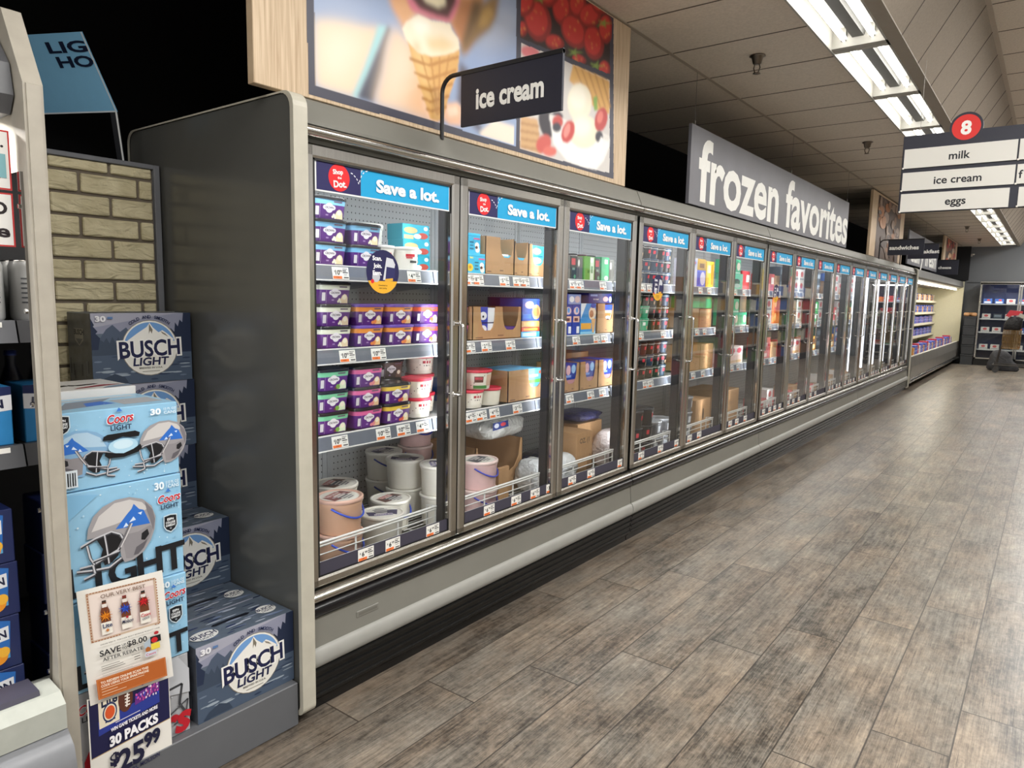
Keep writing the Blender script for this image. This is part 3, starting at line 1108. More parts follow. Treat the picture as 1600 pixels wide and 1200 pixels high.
def make_tub(key, band, lid, blob, extras=(), body=PURPLE, lidlabel=None):
    """oblong ice cream tub: tapered purple body with printed badge, coloured band, separate lid"""
    a, b, h = TUBD / 2, TUBW / 2, TUBH - 0.008
    mb = MB()
    zs = ((0, 0.86), (0.004, 0.885), (h * 0.72, 0.965))
    mb.loft([rrect(a, b, 0.03, 4, z, s) for z, s in zs], body, True, False)
    mb.loft([rrect(a, b, 0.03, 4, z, s) for z, s in ((h * 0.72, 0.965), (h, 1.0))], band, False, True)
    x0, x1 = a * 0.885, a * 1.0
    vv = Vector((x1 - x0, 0, h - 0.004))
    W, H = 2 * (b - 0.03), vv.length
    F = Fr((x0, -b + 0.03, 0.004), (0, 1, 0), vv.normalized())
    mb.draw(F, W, H, [
        ('r', -0.22, 0.12, -0.06, 0.56, '#dcd8dc'), ('r', -0.02, 0.0, -0.005, 0.72, '#b9a4c8'),
    ], h0=-0.0002, e=0.0001)
    mb.draw(F, W, H, [
        ('e', 0.40, 0.55, 0.26, 0.17, '#f3eff4'), ('e', 0.22, 0.55, 0.11, 0.12, '#f3eff4', 12), ('e', 0.58, 0.55, 0.11, 0.12, '#f3eff4', 12), ('e', 0.40, 0.63, 0.16, 0.16, '#f3eff4', 12), ('e', 0.40, 0.44, 0.15, 0.16, '#f3eff4', 12),
        ('t', 'CROWN', 0.40, 0.55, 0.12, '#4a3a52', {'bold': 0.025, 'maxw': 0.42}),
        ('r', 0.60, 0.83, 0.98, 0.90, '#6a5a70'),
        ('r', 0.24, 0.13, 0.36, 0.2, '#a98abf'),
        ('p', [(0.66, 0.0), (0.69, 0.25), (0.76, 0.42), (0.86, 0.5), (0.96, 0.45), (1.02, 0.3), (1.03, 0.0)], blob),
        ('e', 0.86, 0.32, 0.1, 0.13, mat('scoop_highlight', '#f6eed8', 0.5)),
    ] + list(extras), h0=0.0003, e=0.00012)
    me = mb.mesh('ice_cream_tub')
    lb = MB()
    lb.loft([rrect(a, b, 0.032, 4, z, s) for z, s in ((h - 0.003, 1.035), (h + 0.004, 1.045), (h + 0.008, 1.02))], lid)
    lb.loft([rrect(a, b, 0.032, 4, z, s) for z, s in ((h + 0.0079, 0.93), (h + 0.0095, 0.90))], lid, False, True)
    PROTO[key] = ('ice_cream_tub', me, [('lid', lb.mesh('lid'), lidlabel)], 'ice cream tub')


LIDBLK = mat('lid_clear_black', '#26262a', 0.18, noise=0.1)
LIDPUR = mat('lid_violet', '#6a49a4', 0.35)
FLOWER = [('e', 0.62, 0.18, 0.06, 0.09, '#f4eed6', 8), ('e', 0.56, 0.09, 0.05, 0.07, '#f4eed6', 8), ('e', 0.67, 0.07, 0.05, 0.07, '#f7f2e2', 8)]
FRUIT = lambda c: [('e', 0.56, 0.1, 0.1, 0.1, c, 10), ('e', 0.68, 0.14, 0.08, 0.12, c, 10)]
make_tub('tub_blue', mat('band_pale_blue', '#86c9ef', 0.4), LIDBLK, '#ecdfb4', FLOWER)
make_tub('tub_cream', mat('band_cream', '#e9ecd8', 0.4), LIDBLK, '#ead5b4', FLOWER)
make_tub('tub_orange', mat('band_orange', '#f39a45', 0.4), LIDPUR, '#f0c487', FRUIT('#e8894e'))
make_tub('tub_red', mat('band_red_orange', '#ee5f40', 0.4), LIDPUR, '#e7cdb0', [('e', 0.66, 0.2, 0.12, 0.16, '#a8663e', 8), ('e', 0.6, 0.1, 0.05, 0.06, '#efe0d4', 6), ('e', 0.8, 0.12, 0.05, 0.06, '#efe0d4', 6)])
make_tub('tub_green', mat('band_mint', '#7fd0a2', 0.4), LIDBLK, '#dfeccd', [('e', 0.62, 0.14, 0.11, 0.14, '#7db04a', 8), ('e', 0.5, 0.08, 0.06, 0.07, '#7a4a38', 6)])
make_tub('tub_pink', mat('band_pink', '#e56aa4', 0.4), LIDBLK, '#eec79c', FRUIT('#e58a92'))
make_tub('tub_yellow', mat('band_yellow', '#f2cf4e', 0.4), LIDBLK, '#f0d8a8', FRUIT('#d9604a'))
make_tub('tub_brown', mat('band_brown', '#54342c', 0.4), LIDBLK, '#6b4a3c', [], mat('tub_dark_brown', '#3c2a26', 0.4, noise=0.3, nscale=90))


def make_round(key, r, h, body, lid, name, cat, prints=(), lidh=0.012, tint=0.86, lidtop=None):
    mb = MB()
    mb.lathe([(r * tint, 0), (r * (tint + 0.02), 0.003), (r, h - lidh)], body, 22)
    for (zc, hh, c, a0, a1) in prints:      # printed patches on the curved side, by angle
        n = max(2, int(abs(a1 - a0) / 12))
        vs, fs = [], []
        for i in range(n + 1):
            t = math.radians(a0 + (a1 - a0) * i / n)
            for z in (zc - hh / 2, zc + hh / 2):
                rr = r * (tint + (1 - tint) * z / (h - lidh)) + 0.0016
                vs.append((rr * math.cos(t), rr * math.sin(t), z))
        for i in range(n):
            fs.append((2 * i, 2 * i + 2, 2 * i + 3, 2 * i + 1))
        mb.add(vs, fs, c, True)
    lb = MB()
    lb.lathe([(r * 1.0, h - lidh - 0.002), (r * 1.05, h - lidh), (r * 1.06, h - 0.003), (r * 1.02, h), (r * 0.95, h), (r * 0.93, h - 0.003)], lid, 22)
    if lidtop:
        F = Fr((0, 0, h - 0.003), (0, 1, 0), (-1, 0, 0))
        lb.draw(F, r, r, lidtop, e=0.0003, h0=0.0003)
    PROTO[key] = (name, mb.mesh(name), [('lid', lb.mesh('lid'), None)], cat)


SPK = mat('tub_cookie_speckle', '#e9e3d4', 0.45)
DOTS = [(0.02 + 0.012 * (i % 6), 0.005, '#4e3d34', -70 + 13 * i, -67 + 13 * i) for i in range(14)]
make_round('redtub', 0.066, 0.088, SPK, mat('lid_red', '#d8344e', 0.4), 'round_ice_cream_tub', 'ice cream tub',
           [(0.043, 0.05, '#f2ecdf', -45, 20), (0.056, 0.012, '#b83240', -32, 6), (0.04, 0.006, '#555555', -26, 0)] + DOTS)
make_round('redtub_oval', 0.078, 0.095, SPK, mat('lid_red', 0), 'round_ice_cream_tub', 'ice cream tub',
           [(0.045, 0.055, '#d9b8a0', -5, 30), (0.05, 0.03, '#6a4038', -55, -20), (0.055, 0.012, '#c8485a', -52, -24), (0.012, 0.016, '#4f8a4a', -60, 0)] + DOTS[:8])
make_round('bucket_ice', 0.082, 0.195, WHITEPL, mat('lid_white_bucket', '#dedcd6', 0.4), 'ice_cream_bucket', 'bucket',
           [(0.115, 0.035, '#3b4046', -58, -34), (0.115, 0.06, '#4a4d52', -22, -14), (0.115, 0.06, '#55585c', -8, -2), (0.08, 0.006, '#777777', -50, 0)], 0.022, 0.9)
make_round('sherbet', 0.058, 0.096, WHITEPL, mat('lid_white_bucket', 0), 'sherbet_cup', 'sherbet cup',
           [(0.06, 0.012, '#c8283c', -40, 4), (0.05, 0.005, '#c8283c', -38, -6), (0.034, 0.01, '#3a3a3e', -20, 22), (0.063, 0.014, '#4a4a4e', 26, 34)], 0.012, 0.85)
RIMW = mat('pint_rim_white', '#e4e2dc', 0.4)


def make_pint(key, col, patch):
    make_round(key, 0.047, 0.083, mat('pint_' + col.lstrip('#'), col, 0.35, noise=0.15, nscale=50), mat('pint_lid_' + col.lstrip('#'), col, 0.3), 'ice_cream_pint', 'ice cream pint',
               [(0.046, 0.022, patch, -34, -8), (0.076 - 0.006, 0.003, '#d8d6d0', -180, 180), (0.022, 0.02, '#c9a98a', 4, 34), (0.03, 0.05, '#e8e4dc', 36, 60)], 0.009, 0.82)


make_pint('pint_black', '#232226', '#d23a48')
make_pint('pint_maroon', '#4a2128', '#e2555c')
make_pint('pint_blue', '#33465c', '#d23a48')
make_pint('pint_green', '#4fae84', '#f0efe8')
make_pint('pint_white', '#d8d4ca', '#d23a48')


def make_pail(key, body, lid, top, handle='#2c50c8'):
    r, h = 0.094, 0.146
    mb = MB()
    mb.lathe([(r * 0.87, 0), (r * 0.89, 0.004), (r * 0.97, h - 0.03), (r * 0.985, h - 0.028), (r * 0.985, h - 0.012)], body, 28)
    lb = MB()
    lb.lathe([(r * 0.99, h - 0.016), (r * 1.03, h - 0.015), (r * 1.035, h - 0.003), (r * 1.01, h), (r * 0.93, h), (r * 0.91, h - 0.004)], lid, 28)
    F = Fr((0, 0, h - 0.004), (0, 1, 0), (-1, 0, 0))
    lb.draw(F, r, r, top, e=0.0003, h0=0.0003)
    hb = MB()
    pts = []
    for i in range(15):
        t = math.radians(-78 + 156 * i / 14)
        z = h - 0.03 - 0.05 * math.cos(math.radians(-90 + 180 * i / 14)) ** 1.0
        rr = r * (0.9 + 0.1 * z / h) + 0.007
        pts.append((rr * math.cos(t), rr * math.sin(t), z))
    hb.tube(pts, 0.0042, mat('handle_' + handle.lstrip('#'), handle, 0.35), 6)
    PROTO[key] = ('ice_cream_pail', mb.mesh('ice_cream_pail'), [('lid', lb.mesh('lid'), None), ('carry_handle', hb.mesh('carry_handle'), 'blue plastic handle')], 'ice cream pail')


def pail_top(c1, c2, c3):
    return [('c', 0, 0, 0.84, '#efece2'), ('p', [(-0.78, -0.25), (-0.6, 0.5), (-0.2, 0.2), (-0.3, -0.35)], c1), ('p', [(0.3, 0.5), (0.7, 0.4), (0.75, -0.2), (0.35, -0.1)], c1),
            ('r', -0.42, 0.18, 0.42, 0.5, c2), ('t', 'ICE CREAM', 0, 0.33, 0.13, '#f4f0e8', {'bold': 0.02}),
            ('r', -0.5, -0.05, 0.5, 0.08, c3), ('r', -0.4, -0.25, 0.35, -0.13, '#7c7a80'), ('r', -0.3, -0.42, 0.4, -0.33, '#96949a'), ('r', -0.2, -0.58, 0.25, -0.5, '#8a888e')]


LIDW = mat('pail_lid_white', '#ece7dc', 0.35)
make_pail('pail_peach', mat('pail_peach', '#e6b797', 0.4, noise=0.05, nscale=12), mat('pail_lid_peach', '#dfb5a3', 0.35), pail_top('#8c5a58', '#b67a78', '#c9b6b8'))
make_pail('pail_white', mat('pail_white', '#e6dfd0', 0.4, noise=0.04, nscale=12), LIDW, pail_top('#6a4a42', '#d08a86', '#5a6068'))
make_pail('pail_vanilla', mat('pail_vanilla', '#ebe6da', 0.4, noise=0.03, nscale=12), LIDW, pail_top('#4a4664', '#8f86a8', '#55505e'), '#2a3f9a')
make_pail('pail_pink', mat('pail_pink_swirl', '#ecc6c2', 0.4, noise=0.22, nscale=7), mat('pail_lid_pink', '#f0d6cf', 0.35), pail_top('#5c5a60', '#a3a0a6', '#6a686e'), '#3a44b4')


def make_carton(key, dx, dy, dz, base, front=(), side=None, top=None, name='frozen_food_carton', cat='carton', matx=None):
    """printed folding carton, front towards the aisle; its near flank repeats the base print"""
    m = matx or mat('carton_' + base.lstrip('#'), base, 0.42, noise=0.02)
    mb = MB()
    mb.box(-dx / 2, dx / 2, -dy / 2, dy / 2, 0, dz, m, 0.0015)
    F = Fr((dx / 2, -dy / 2, 0), (0, 1, 0), (0, 0, 1))
    mb.draw(F, dy, dz, front, e=0.00015, h0=0.0002)
    if side:
        F = Fr((-dx / 2, -dy / 2, 0), (1, 0, 0), (0, 0, 1))
        mb.draw(F, dx, dz, side, e=0.00015, h0=0.0002)
    if top:
        F = Fr((dx / 2, -dy / 2, dz), (0, 1, 0), (-1, 0, 0))
        mb.draw(F, dy, dx, top, e=0.00015, h0=0.0002)
    PROTO[key] = (name, mb.mesh(name), [], cat)


TEAL = [('r', 0.02, 0.86, 0.98, 0.88, '#1a87a8'), ('t', 'bars', 0.24, 0.8, 0.11, '#e9d64a', {'bold': 0.03}), ('r', 0.62, 0.70, 0.96, 0.77, '#e0568a'),
        ('e', 0.16, 0.28, 0.17, 0.2, '#e9c84a'), ('e', 0.16, 0.3, 0.08, 0.09, '#c98f2a', 8), ('e', 0.8, 0.42, 0.12, 0.14, '#f1efe6'), ('e', 0.83, 0.2, 0.12, 0.16, '#e9e5d8'),
        ('e', 0.78, 0.3, 0.07, 0.08, '#5a2f24', 8), ('r', 0.4, 0.52, 0.62, 0.58, '#146a88'), ('r', 0.42, 0.36, 0.6, 0.41, '#146a88'), ('r', 0.4, 0.18, 0.62, 0.26, '#146a88')]
make_carton('teal', 0.13, 0.132, 0.092, '#35b6dd', TEAL)
make_carton('tealbar', 0.1, 0.17, 0.07, '#2fa3b8', [('e', 0.3, 0.6, 0.25, 0.2, '#c6b07c'), ('e', 0.75, 0.3, 0.2, 0.2, '#b8483c'), ('e', 0.55, 0.25, 0.14, 0.16, '#e9e3d2'), ('r', 0.05, 0.05, 0.4, 0.3, '#c9b98a'), ('e', 0.86, 0.78, 0.08, 0.13, '#e8e6da')])
NAVYF = [('e', 0.5, 0.8, 0.36, 0.13, '#e3c3c6'), ('e', 0.55, 0.82, 0.16, 0.09, '#5a9ae0'), ('r', 0.1, 0.42, 0.9, 0.62, '#e3b9a4'), ('r', 0.25, 0.46, 0.7, 0.56, '#6a3a3c'), ('r', 0.55, 0.05, 0.9, 0.28, '#e8e8ec')]
make_carton('navy', 0.15, 0.082, 0.172, '#243a9e', NAVYF, [('r', 0.1, 0.1, 0.9, 0.3, '#3a55c0')])
make_carton('navyflat', 0.16, 0.27, 0.06, '#23236e', [('r', 0.06, 0.68, 0.36, 0.88, '#9aa2d0'), ('t', 'ice cream', 0.3, 0.42, 0.2, '#e6d4d0', {'bold': 0.02}), ('e', 0.72, 0.42, 0.12, 0.26, '#d9a6a4'), ('e', 0.93, 0.4, 0.06, 0.3, '#c6d0ee')])
make_carton('whiteflat', 0.14, 0.18, 0.058, '#8f9cd0', [('r', 0.0, 0.0, 0.25, 1, '#2c3fae'), ('e', 0.45, 0.5, 0.14, 0.3, '#ece9ee'), ('e', 0.78, 0.5, 0.16, 0.34, '#d7b9bc')])
make_carton('blueorange', 0.15, 0.17, 0.18, '#3f8fd2', [('r', 0, 0.0, 1, 0.08, '#8cc4e6'), ('p', [(0, 0.5), (0.35, 1), (0, 1)], '#dfe6ee'), ('r', 0.02, 0.16, 0.7, 0.36, '#e6a63c'), ('e', 0.75, 0.68, 0.24, 0.22, '#ecd5b4'), ('e', 0.7, 0.66, 0.14, 0.12, '#b9764a'), ('p', [(0.7, 0.5), (0.98, 0.5), (0.9, 0.04), (0.78, 0.04)], '#dca765'), ('e', 0.8, 0.93, 0.18, 0.08, '#2a4aa8')])
make_carton('bluecookie', 0.15, 0.155, 0.115, '#2c4fb0', [('e', 0.4, 0.72, 0.26, 0.17, '#e3c2cc'), ('e', 0.8, 0.4, 0.24, 0.34, '#d9a06a'), ('e', 0.8, 0.4, 0.16, 0.2, '#b97846'), ('r', 0.05, 0.1, 0.5, 0.3, '#4a74d0')])
make_carton('tanflat', 0.15, 0.16, 0.032, '#c99a5e', [('r', 0.1, 0.2, 0.7, 0.8, '#e0b878')])
make_carton('redflat', 0.15, 0.16, 0.022, '#cf4a36', [('r', 0.1, 0.25, 0.9, 0.75, '#e6a23e')])
make_carton('cyanflat', 0.15, 0.165, 0.03, '#4fa7d8', [('r', 0.06, 0.2, 0.8, 0.8, '#b9def0')])
make_carton('darkpint', 0.075, 0.06, 0.13, '#26312c', [('r', 0.1, 0.62, 0.75, 0.9, '#b9454a'), ('r', 0.25, 0.4, 0.7, 0.5, '#7f9a86'), ('e', 0.7, 0.12, 0.18, 0.09, '#5f9a72', 10)])
make_carton('greypint', 0.075, 0.06, 0.13, '#5f5f5a', [('e', 0.3, 0.72, 0.16, 0.16, '#d6d6cf', 10), ('r', 0.1, 0.1, 0.3, 0.5, '#4a4a46')])
make_carton('greenbox', 0.11, 0.118, 0.136, '#5f9a3e', [('r', 0.55, 0.02, 0.9, 0.98, '#d8e4cf'), ('e', 0.7, 0.84, 0.14, 0.1, '#f4f4ee'), ('r', 0.62, 0.3, 0.82, 0.6, '#7da77a'), ('r', 0.3, 0.3, 0.5, 0.42, '#3a7a34')])
make_carton('emerald', 0.11, 0.09, 0.142, '#1f9c62', [('r', 0.4, 0.72, 0.8, 0.9, '#e6efe6'), ('e', 0.66, 0.12, 0.26, 0.1, '#cfe3d2', 10)])
make_carton('whitetall', 0.14, 0.12, 0.21, '#d5d3e2', [('e', 0.5, 0.84, 0.34, 0.1, '#9aa6e0'), ('e', 0.55, 0.84, 0.16, 0.05, '#d8606a'), ('r', 0.15, 0.1, 0.6, 0.5, '#eceaf2')])
make_carton('bluetall', 0.14, 0.16, 0.125, '#5060d8', [('e', 0.65, 0.5, 0.3, 0.42, '#dcd2e6'), ('r', 0.05, 0.1, 0.3, 0.9, '#3a44b8')])
make_carton('yellowtall', 0.14, 0.15, 0.2, '#e6bd2a', [('r', 0.1, 0.55, 0.55, 0.85, '#f1e2a6'), ('r', 0.6, 0.1, 0.85, 0.9, '#c27a20'), ('r', 0.15, 0.1, 0.5, 0.4, '#d8a01c')])
make_carton('yellowlow', 0.14, 0.15, 0.085, '#d7a81f', [('r', 0.2, 0.2, 0.8, 0.6, '#8a5a1a')])
make_carton('greenlong', 0.15, 0.44, 0.09, '#2f9a52', [('r', 0, 0.6, 1, 1, '#6a7a4a'), ('r', 0.1, 0.1, 0.6, 0.45, '#4fb86a'), ('r', 0.7, 0.1, 0.95, 0.8, '#1f8a5a')])
make_carton('mint', 0.15, 0.2, 0.115, '#4fc08e', [('r', 0, 0, 1, 0.08, '#cfeee0'), ('r', 0.1, 0.2, 0.5, 0.8, '#35a878'), ('e', 0.75, 0.5, 0.2, 0.3, '#e6d8c8')])
make_carton('mintbag', 0.15, 0.26, 0.13, '#66c8a4', [('e', 0.45, 0.45, 0.3, 0.2, '#3c4a4c'), ('e', 0.5, 0.2, 0.3, 0.14, '#b9c4c0'), ('r', 0.0, 0, 0.2, 1, '#4fb890')])
make_carton('pinkwhite', 0.2, 0.36, 0.15, '#ead9d4', [('e', 0.3, 0.75, 0.16, 0.18, '#d9596a'), ('e', 0.75, 0.75, 0.16, 0.16, '#d9596a'), ('r', 0.05, 0.1, 0.95, 0.5, '#e0c0b6'), ('r', 0.1, 0.05, 0.9, 0.2, '#c9a27a')])
make_carton('red', 0.16, 0.2, 0.16, '#c93a42', [('r', 0.0, 0.0, 1, 0.2, '#dd6a6e'), ('r', 0.55, 0.4, 0.95, 0.8, '#e9e2da')])
make_carton('redlow', 0.16, 0.2, 0.1, '#cf4048', [('r', 0.1, 0.15, 0.6, 0.5, '#f0d4d0')])
make_carton('brown', 0.16, 0.16, 0.15, '#7a5f4a', [('r', 0.2, 0.2, 0.8, 0.6, '#93765c')])
make_carton('orange', 0.16, 0.16, 0.13, '#d8622c', [('r', 0.1, 0.1, 0.5, 0.9, '#e6824a'), ('e', 0.7, 0.5, 0.2, 0.3, '#efc07a')])
make_carton('white', 0.16, 0.18, 0.12, '#dcdad6', [('e', 0.5, 0.6, 0.25, 0.25, '#c95a5e'), ('r', 0.1, 0.1, 0.9, 0.25, '#9aa0a6')])
make_carton('amber', 0.16, 0.18, 0.16, '#dd9a35', [('r', 0.1, 0.5, 0.9, 0.8, '#8a5420'), ('e', 0.5, 0.25, 0.3, 0.16, '#f1dcae')])
make_carton('slate', 0.16, 0.18, 0.12, '#4a5560', [('r', 0.1, 0.4, 0.9, 0.8, '#8794a0')])
make_carton('green', 0.16, 0.18, 0.11, '#3f9a5a', [('r', 0.1, 0.3, 0.6, 0.8, '#d8e8d4')])
make_carton('blue', 0.16, 0.18, 0.12, '#3f6ab8', [('r', 0.1, 0.1, 0.9, 0.45, '#dfe6f0'), ('e', 0.6, 0.72, 0.2, 0.18, '#d95a4a')])


def stamp(dy, dz, seed=0):
    r = random.Random(seed)
    it = []
    for i in range(5):
        x, y = r.uniform(0.1, 0.75), r.uniform(0.08, 0.45)
        it.append(('r', x, y, x + r.uniform(0.06, 0.2), y + 0.02, '#6e5138'))
    it.append(('l', [(0.66, 0.1), (0.9, 0.1), (0.9, 0.34), (0.66, 0.34), (0.66, 0.1)], 0.012, '#6e5138'))
    return it


def make_kraft(key, dx, dy, dz, marks=(), name='cardboard_case'):
    make_carton(key, dx, dy, dz, '', list(marks), None, None, name, 'cardboard box', KRAFT)


make_kraft('kraftA', 0.2, 0.2, 0.15, stamp(0, 0, 1))
make_kraft('kraftB', 0.2, 0.24, 0.145, stamp(0, 0, 2))
make_kraft('kraftC', 0.2, 0.26, 0.2, stamp(0, 0, 3))
make_kraft('kraftL', 0.36, 0.42, 0.30, [('t', 'PRODUCT', 0.5, 0.6, 0.1, '#6e5138', {'bold': 0.0}), ('r', 0, 0.97, 1, 1, '#c8a47c')])
make_kraft('kraftT', 0.26, 0.18, 0.30, [('t', 'OZ. (1', 0.5, 0.84, 0.1, '#4a3624', {'bold': 0.02}), ('p', [(0.6, 0.0), (0.95, 0.0), (0.95, 0.5), (0.85, 0.55), (0.7, 0.4)], KRAFTIN)])
make_kraft('kraftH', 0.2, 0.3, 0.30, [('p', [(0.5, 0.45), (0.56, 0.45), (0.58, 0.5), (0.58, 0.7), (0.56, 0.75), (0.5, 0.75), (0.48, 0.7), (0.48, 0.5)], '#4a3422')])
make_kraft('kraftS', 0.02, 0.09, 0.2)


def make_tray(key, dx, dy, dz, cuts, inner, back=None):
    """open shipping tray with scooped front windows; inner is what shows through"""
    t = 0.004
    mb = MB()
    x1 = dx / 2
    mb.box(-x1, x1, -dy / 2, dy / 2, 0, t, KRAFT)
    mb.box(-x1, x1, -dy / 2, -dy / 2 + t, 0, dz, KRAFT)
    mb.box(-x1, x1, dy / 2 - t, dy / 2, 0, dz, KRAFT)
    mb.box(-x1, -x1 + t, -dy / 2, dy / 2, 0, dz, KRAFTIN)
    out = [(-dy / 2, 0), (dy / 2, 0), (dy / 2, dz)]
    for (a, b, lo) in sorted(cuts, reverse=True):
        w = b - a
        out += [(b, dz), (b - w * 0.04, lo + (dz - lo) * 0.45), (b - w * 0.14, lo + (dz - lo) * 0.14), (b - w * 0.3, lo), (a + w * 0.3, lo), (a + w * 0.14, lo + (dz - lo) * 0.14), (a + w * 0.04, lo + (dz - lo) * 0.45), (a, dz)]
    out.append((-dy / 2, dz))
    mb.prism(out, 'X', x1 - t, x1, KRAFT)
    F = Fr((x1, -dy / 2, 0), (0, 1, 0), (0, 0, 1))
    mb.draw(F, dy, dz, [('r', 0.06, 0.06, 0.2, 0.09, '#6e5138'), ('r', 0.5, 0.1, 0.62, 0.13, '#6e5138')], h0=0.0003)
    kids = []
    for nm, (a, b, z0, z1, c, items) in inner:
        k = MB()
        k.box(-x1 + 0.012, x1 - 0.006, a, b, z0 + t, z1, mat('pack_' + c.lstrip('#'), c, 0.42))
        F = Fr((x1 - 0.006, a, z0 + t), (0, 1, 0), (0, 0, 1))
        k.draw(F, b - a, z1 - z0, items, e=0.00015, h0=0.0002)
        kids.append((nm, k.mesh(nm), None))
    PROTO[key] = ('display_tray', mb.mesh('display_tray'), kids, 'cardboard display tray')


DOGW = [('r', 0.0, 0.0, 0.55, 1.0, '#3b49b0'), ('e', 0.3, 0.72, 0.2, 0.13, '#eceaf0'), ('e', 0.3, 0.3, 0.2, 0.13, '#eceaf0'), ('e', 0.3, 0.7, 0.05, 0.04, '#222222', 8), ('e', 0.3, 0.28, 0.05, 0.04, '#222222', 8), ('r', 0.0, 0.49, 1, 0.52, '#22224a'), ('r', 0.62, 0.1, 0.95, 0.45, '#e9ebf0'), ('r', 0.62, 0.55, 0.95, 0.95, '#e9ebf0')]
make_tray('tray_two', 0.2, 0.385, 0.16, [(-0.135, -0.02, 0.045), (0.035, 0.17, 0.045)],
          [('inner_pack', (-0.15, -0.01, 0, 0.155, '#e4e6ee', DOGW)), ('inner_pack', (0.03, 0.18, 0, 0.06, '#4a2d86', []))])
make_tray('tray_teal', 0.2, 0.225, 0.18, [(0.0, 0.108, 0.085)], [('inner_pack', (-0.005, 0.108, 0, 0.098, '#39b4dc', [('r', 0.2, 0.9, 0.7, 1, '#e8f2f6')]))])
make_tray('tray_teal_narrow', 0.2, 0.12, 0.172, [(-0.05, 0.05, 0.08)], [('inner_pack', (-0.05, 0.05, 0, 0.092, '#39b4dc', []))])
make_tray('tray_teal_full', 0.2, 0.15, 0.168, [(-0.045, 0.072, 0.06)], [('inner_pack', (-0.06, 0.07, 0, 0.162, '#3fb6da', [('e', 0.5, 0.8, 0.3, 0.1, '#e8eef0'), ('e', 0.5, 0.5, 0.34, 0.1, '#e0e4e0'), ('r', 0.1, 0.62, 0.9, 0.66, '#1b7c9c')]))])
make_tray('tray_oval', 0.24, 0.31, 0.165, [(0.02, 0.145, 0.065)], [('inner_pack', (-0.14, 0.148, 0, 0.164, '#6cb8e4', [('r', 0.55, 0.5, 1.0, 0.62, '#6cbf5a'), ('r', 0.62, 0.7, 0.9, 0.78, '#e6f0f8'), ('e', 0.95, 0.84, 0.04, 0.06, '#e06a4a', 8), ('r', 0.65, 0.3, 0.72, 0.45, '#e6f0f8')]))])
PACKB = [('e', 0.3, 0.75, 0.16, 0.18, '#e2b4bc'), ('e', 0.68, 0.78, 0.16, 0.16, '#9cc4ee'), ('r', 0.2, 0.25, 0.8, 0.42, '#b98a8e'), ('r', 0.1, 0.5, 0.5, 0.58, '#8aa6e6')]
make_tray('tray_u', 0.2, 0.205, 0.17, [(-0.045, 0.075, 0.05)], [('inner_pack', (-0.06, 0.09, 0, 0.168, '#27409e', PACKB))])
make_tray('tray_u_narrow', 0.2, 0.155, 0.168, [(-0.07, 0.055, 0.05)], [('inner_pack', (-0.072, 0.07, 0, 0.166, '#27409e', PACKB))])
make_tray('tray_cone', 0.2, 0.2, 0.18, [(-0.01, 0.09, 0.08)], [('inner_pack', (-0.02, 0.095, 0, 0.17, '#c9b49a', [('r', 0, 0.8, 1, 1, '#3550a8'), ('p', [(0.2, 0.7), (0.85, 0.7), (0.6, 0.4), (0.4, 0.4)], '#b5793e'), ('e', 0.5, 0.5, 0.3, 0.1, '#e9e0d4'), ('e', 0.5, 0.44, 0.2, 0.06, '#4a3a34')]))])


make_tray('open_case', 0.36, 0.42, 0.30, [(-0.195, 0.19, 0.12)], [])


def make_bag(key, dx, dy, dz, base, bumps, patch=None, seed=1, name='plastic_bag', cat='bag'):
    """soft plastic bag, rounded and lumpy"""
    r = random.Random(seed)
    mb = MB()
    n, rows = 28, 12
    rings = []
    ph = [r.uniform(0, 6.28) for _ in range(6)]
    for i in range(rows + 1):
        t = math.pi * (0.04 + 0.92 * i / rows)
        ring = []
        for k in range(n):
            a = 2 * math.pi * k / n
            ex = 0.55
            ca, sa = math.cos(a), math.sin(a)
            sx = math.copysign(abs(ca) ** ex, ca) * math.sin(t) ** 0.6
            sy = math.copysign(abs(sa) ** ex, sa) * math.sin(t) ** 0.6
            w = 1 + bumps * (math.sin(5 * a + ph[0] + i) + 0.7 * math.sin(9 * a + ph[1] - 1.3 * i) + 0.8 * math.sin(3 * a + ph[3] + 0.7 * i)) * 0.6
            zz = 0.5 - 0.5 * math.cos(t)
            zz += bumps * 0.4 * math.sin(7 * sy + ph[2]) * math.sin(t)
            ring.append((sx * dx / 2 * w, sy * dy / 2 * w, max(0, zz) * dz))
        rings.append(ring)
    mb.loft(rings, base)
    kids = []
    if patch:
        pb = MB()
        F = Fr((dx / 2 * (1.02 + 1.5 * bumps), -dy / 2, 0), (0, 1, 0), (0, 0, 1))
        pb.draw(F, dy, dz, patch, h0=0.002, e=0.0003)
        kids.append(('printed_label', pb.mesh('printed_label'), None))
    PROTO[key] = (name, mb.mesh(name), kids, cat)


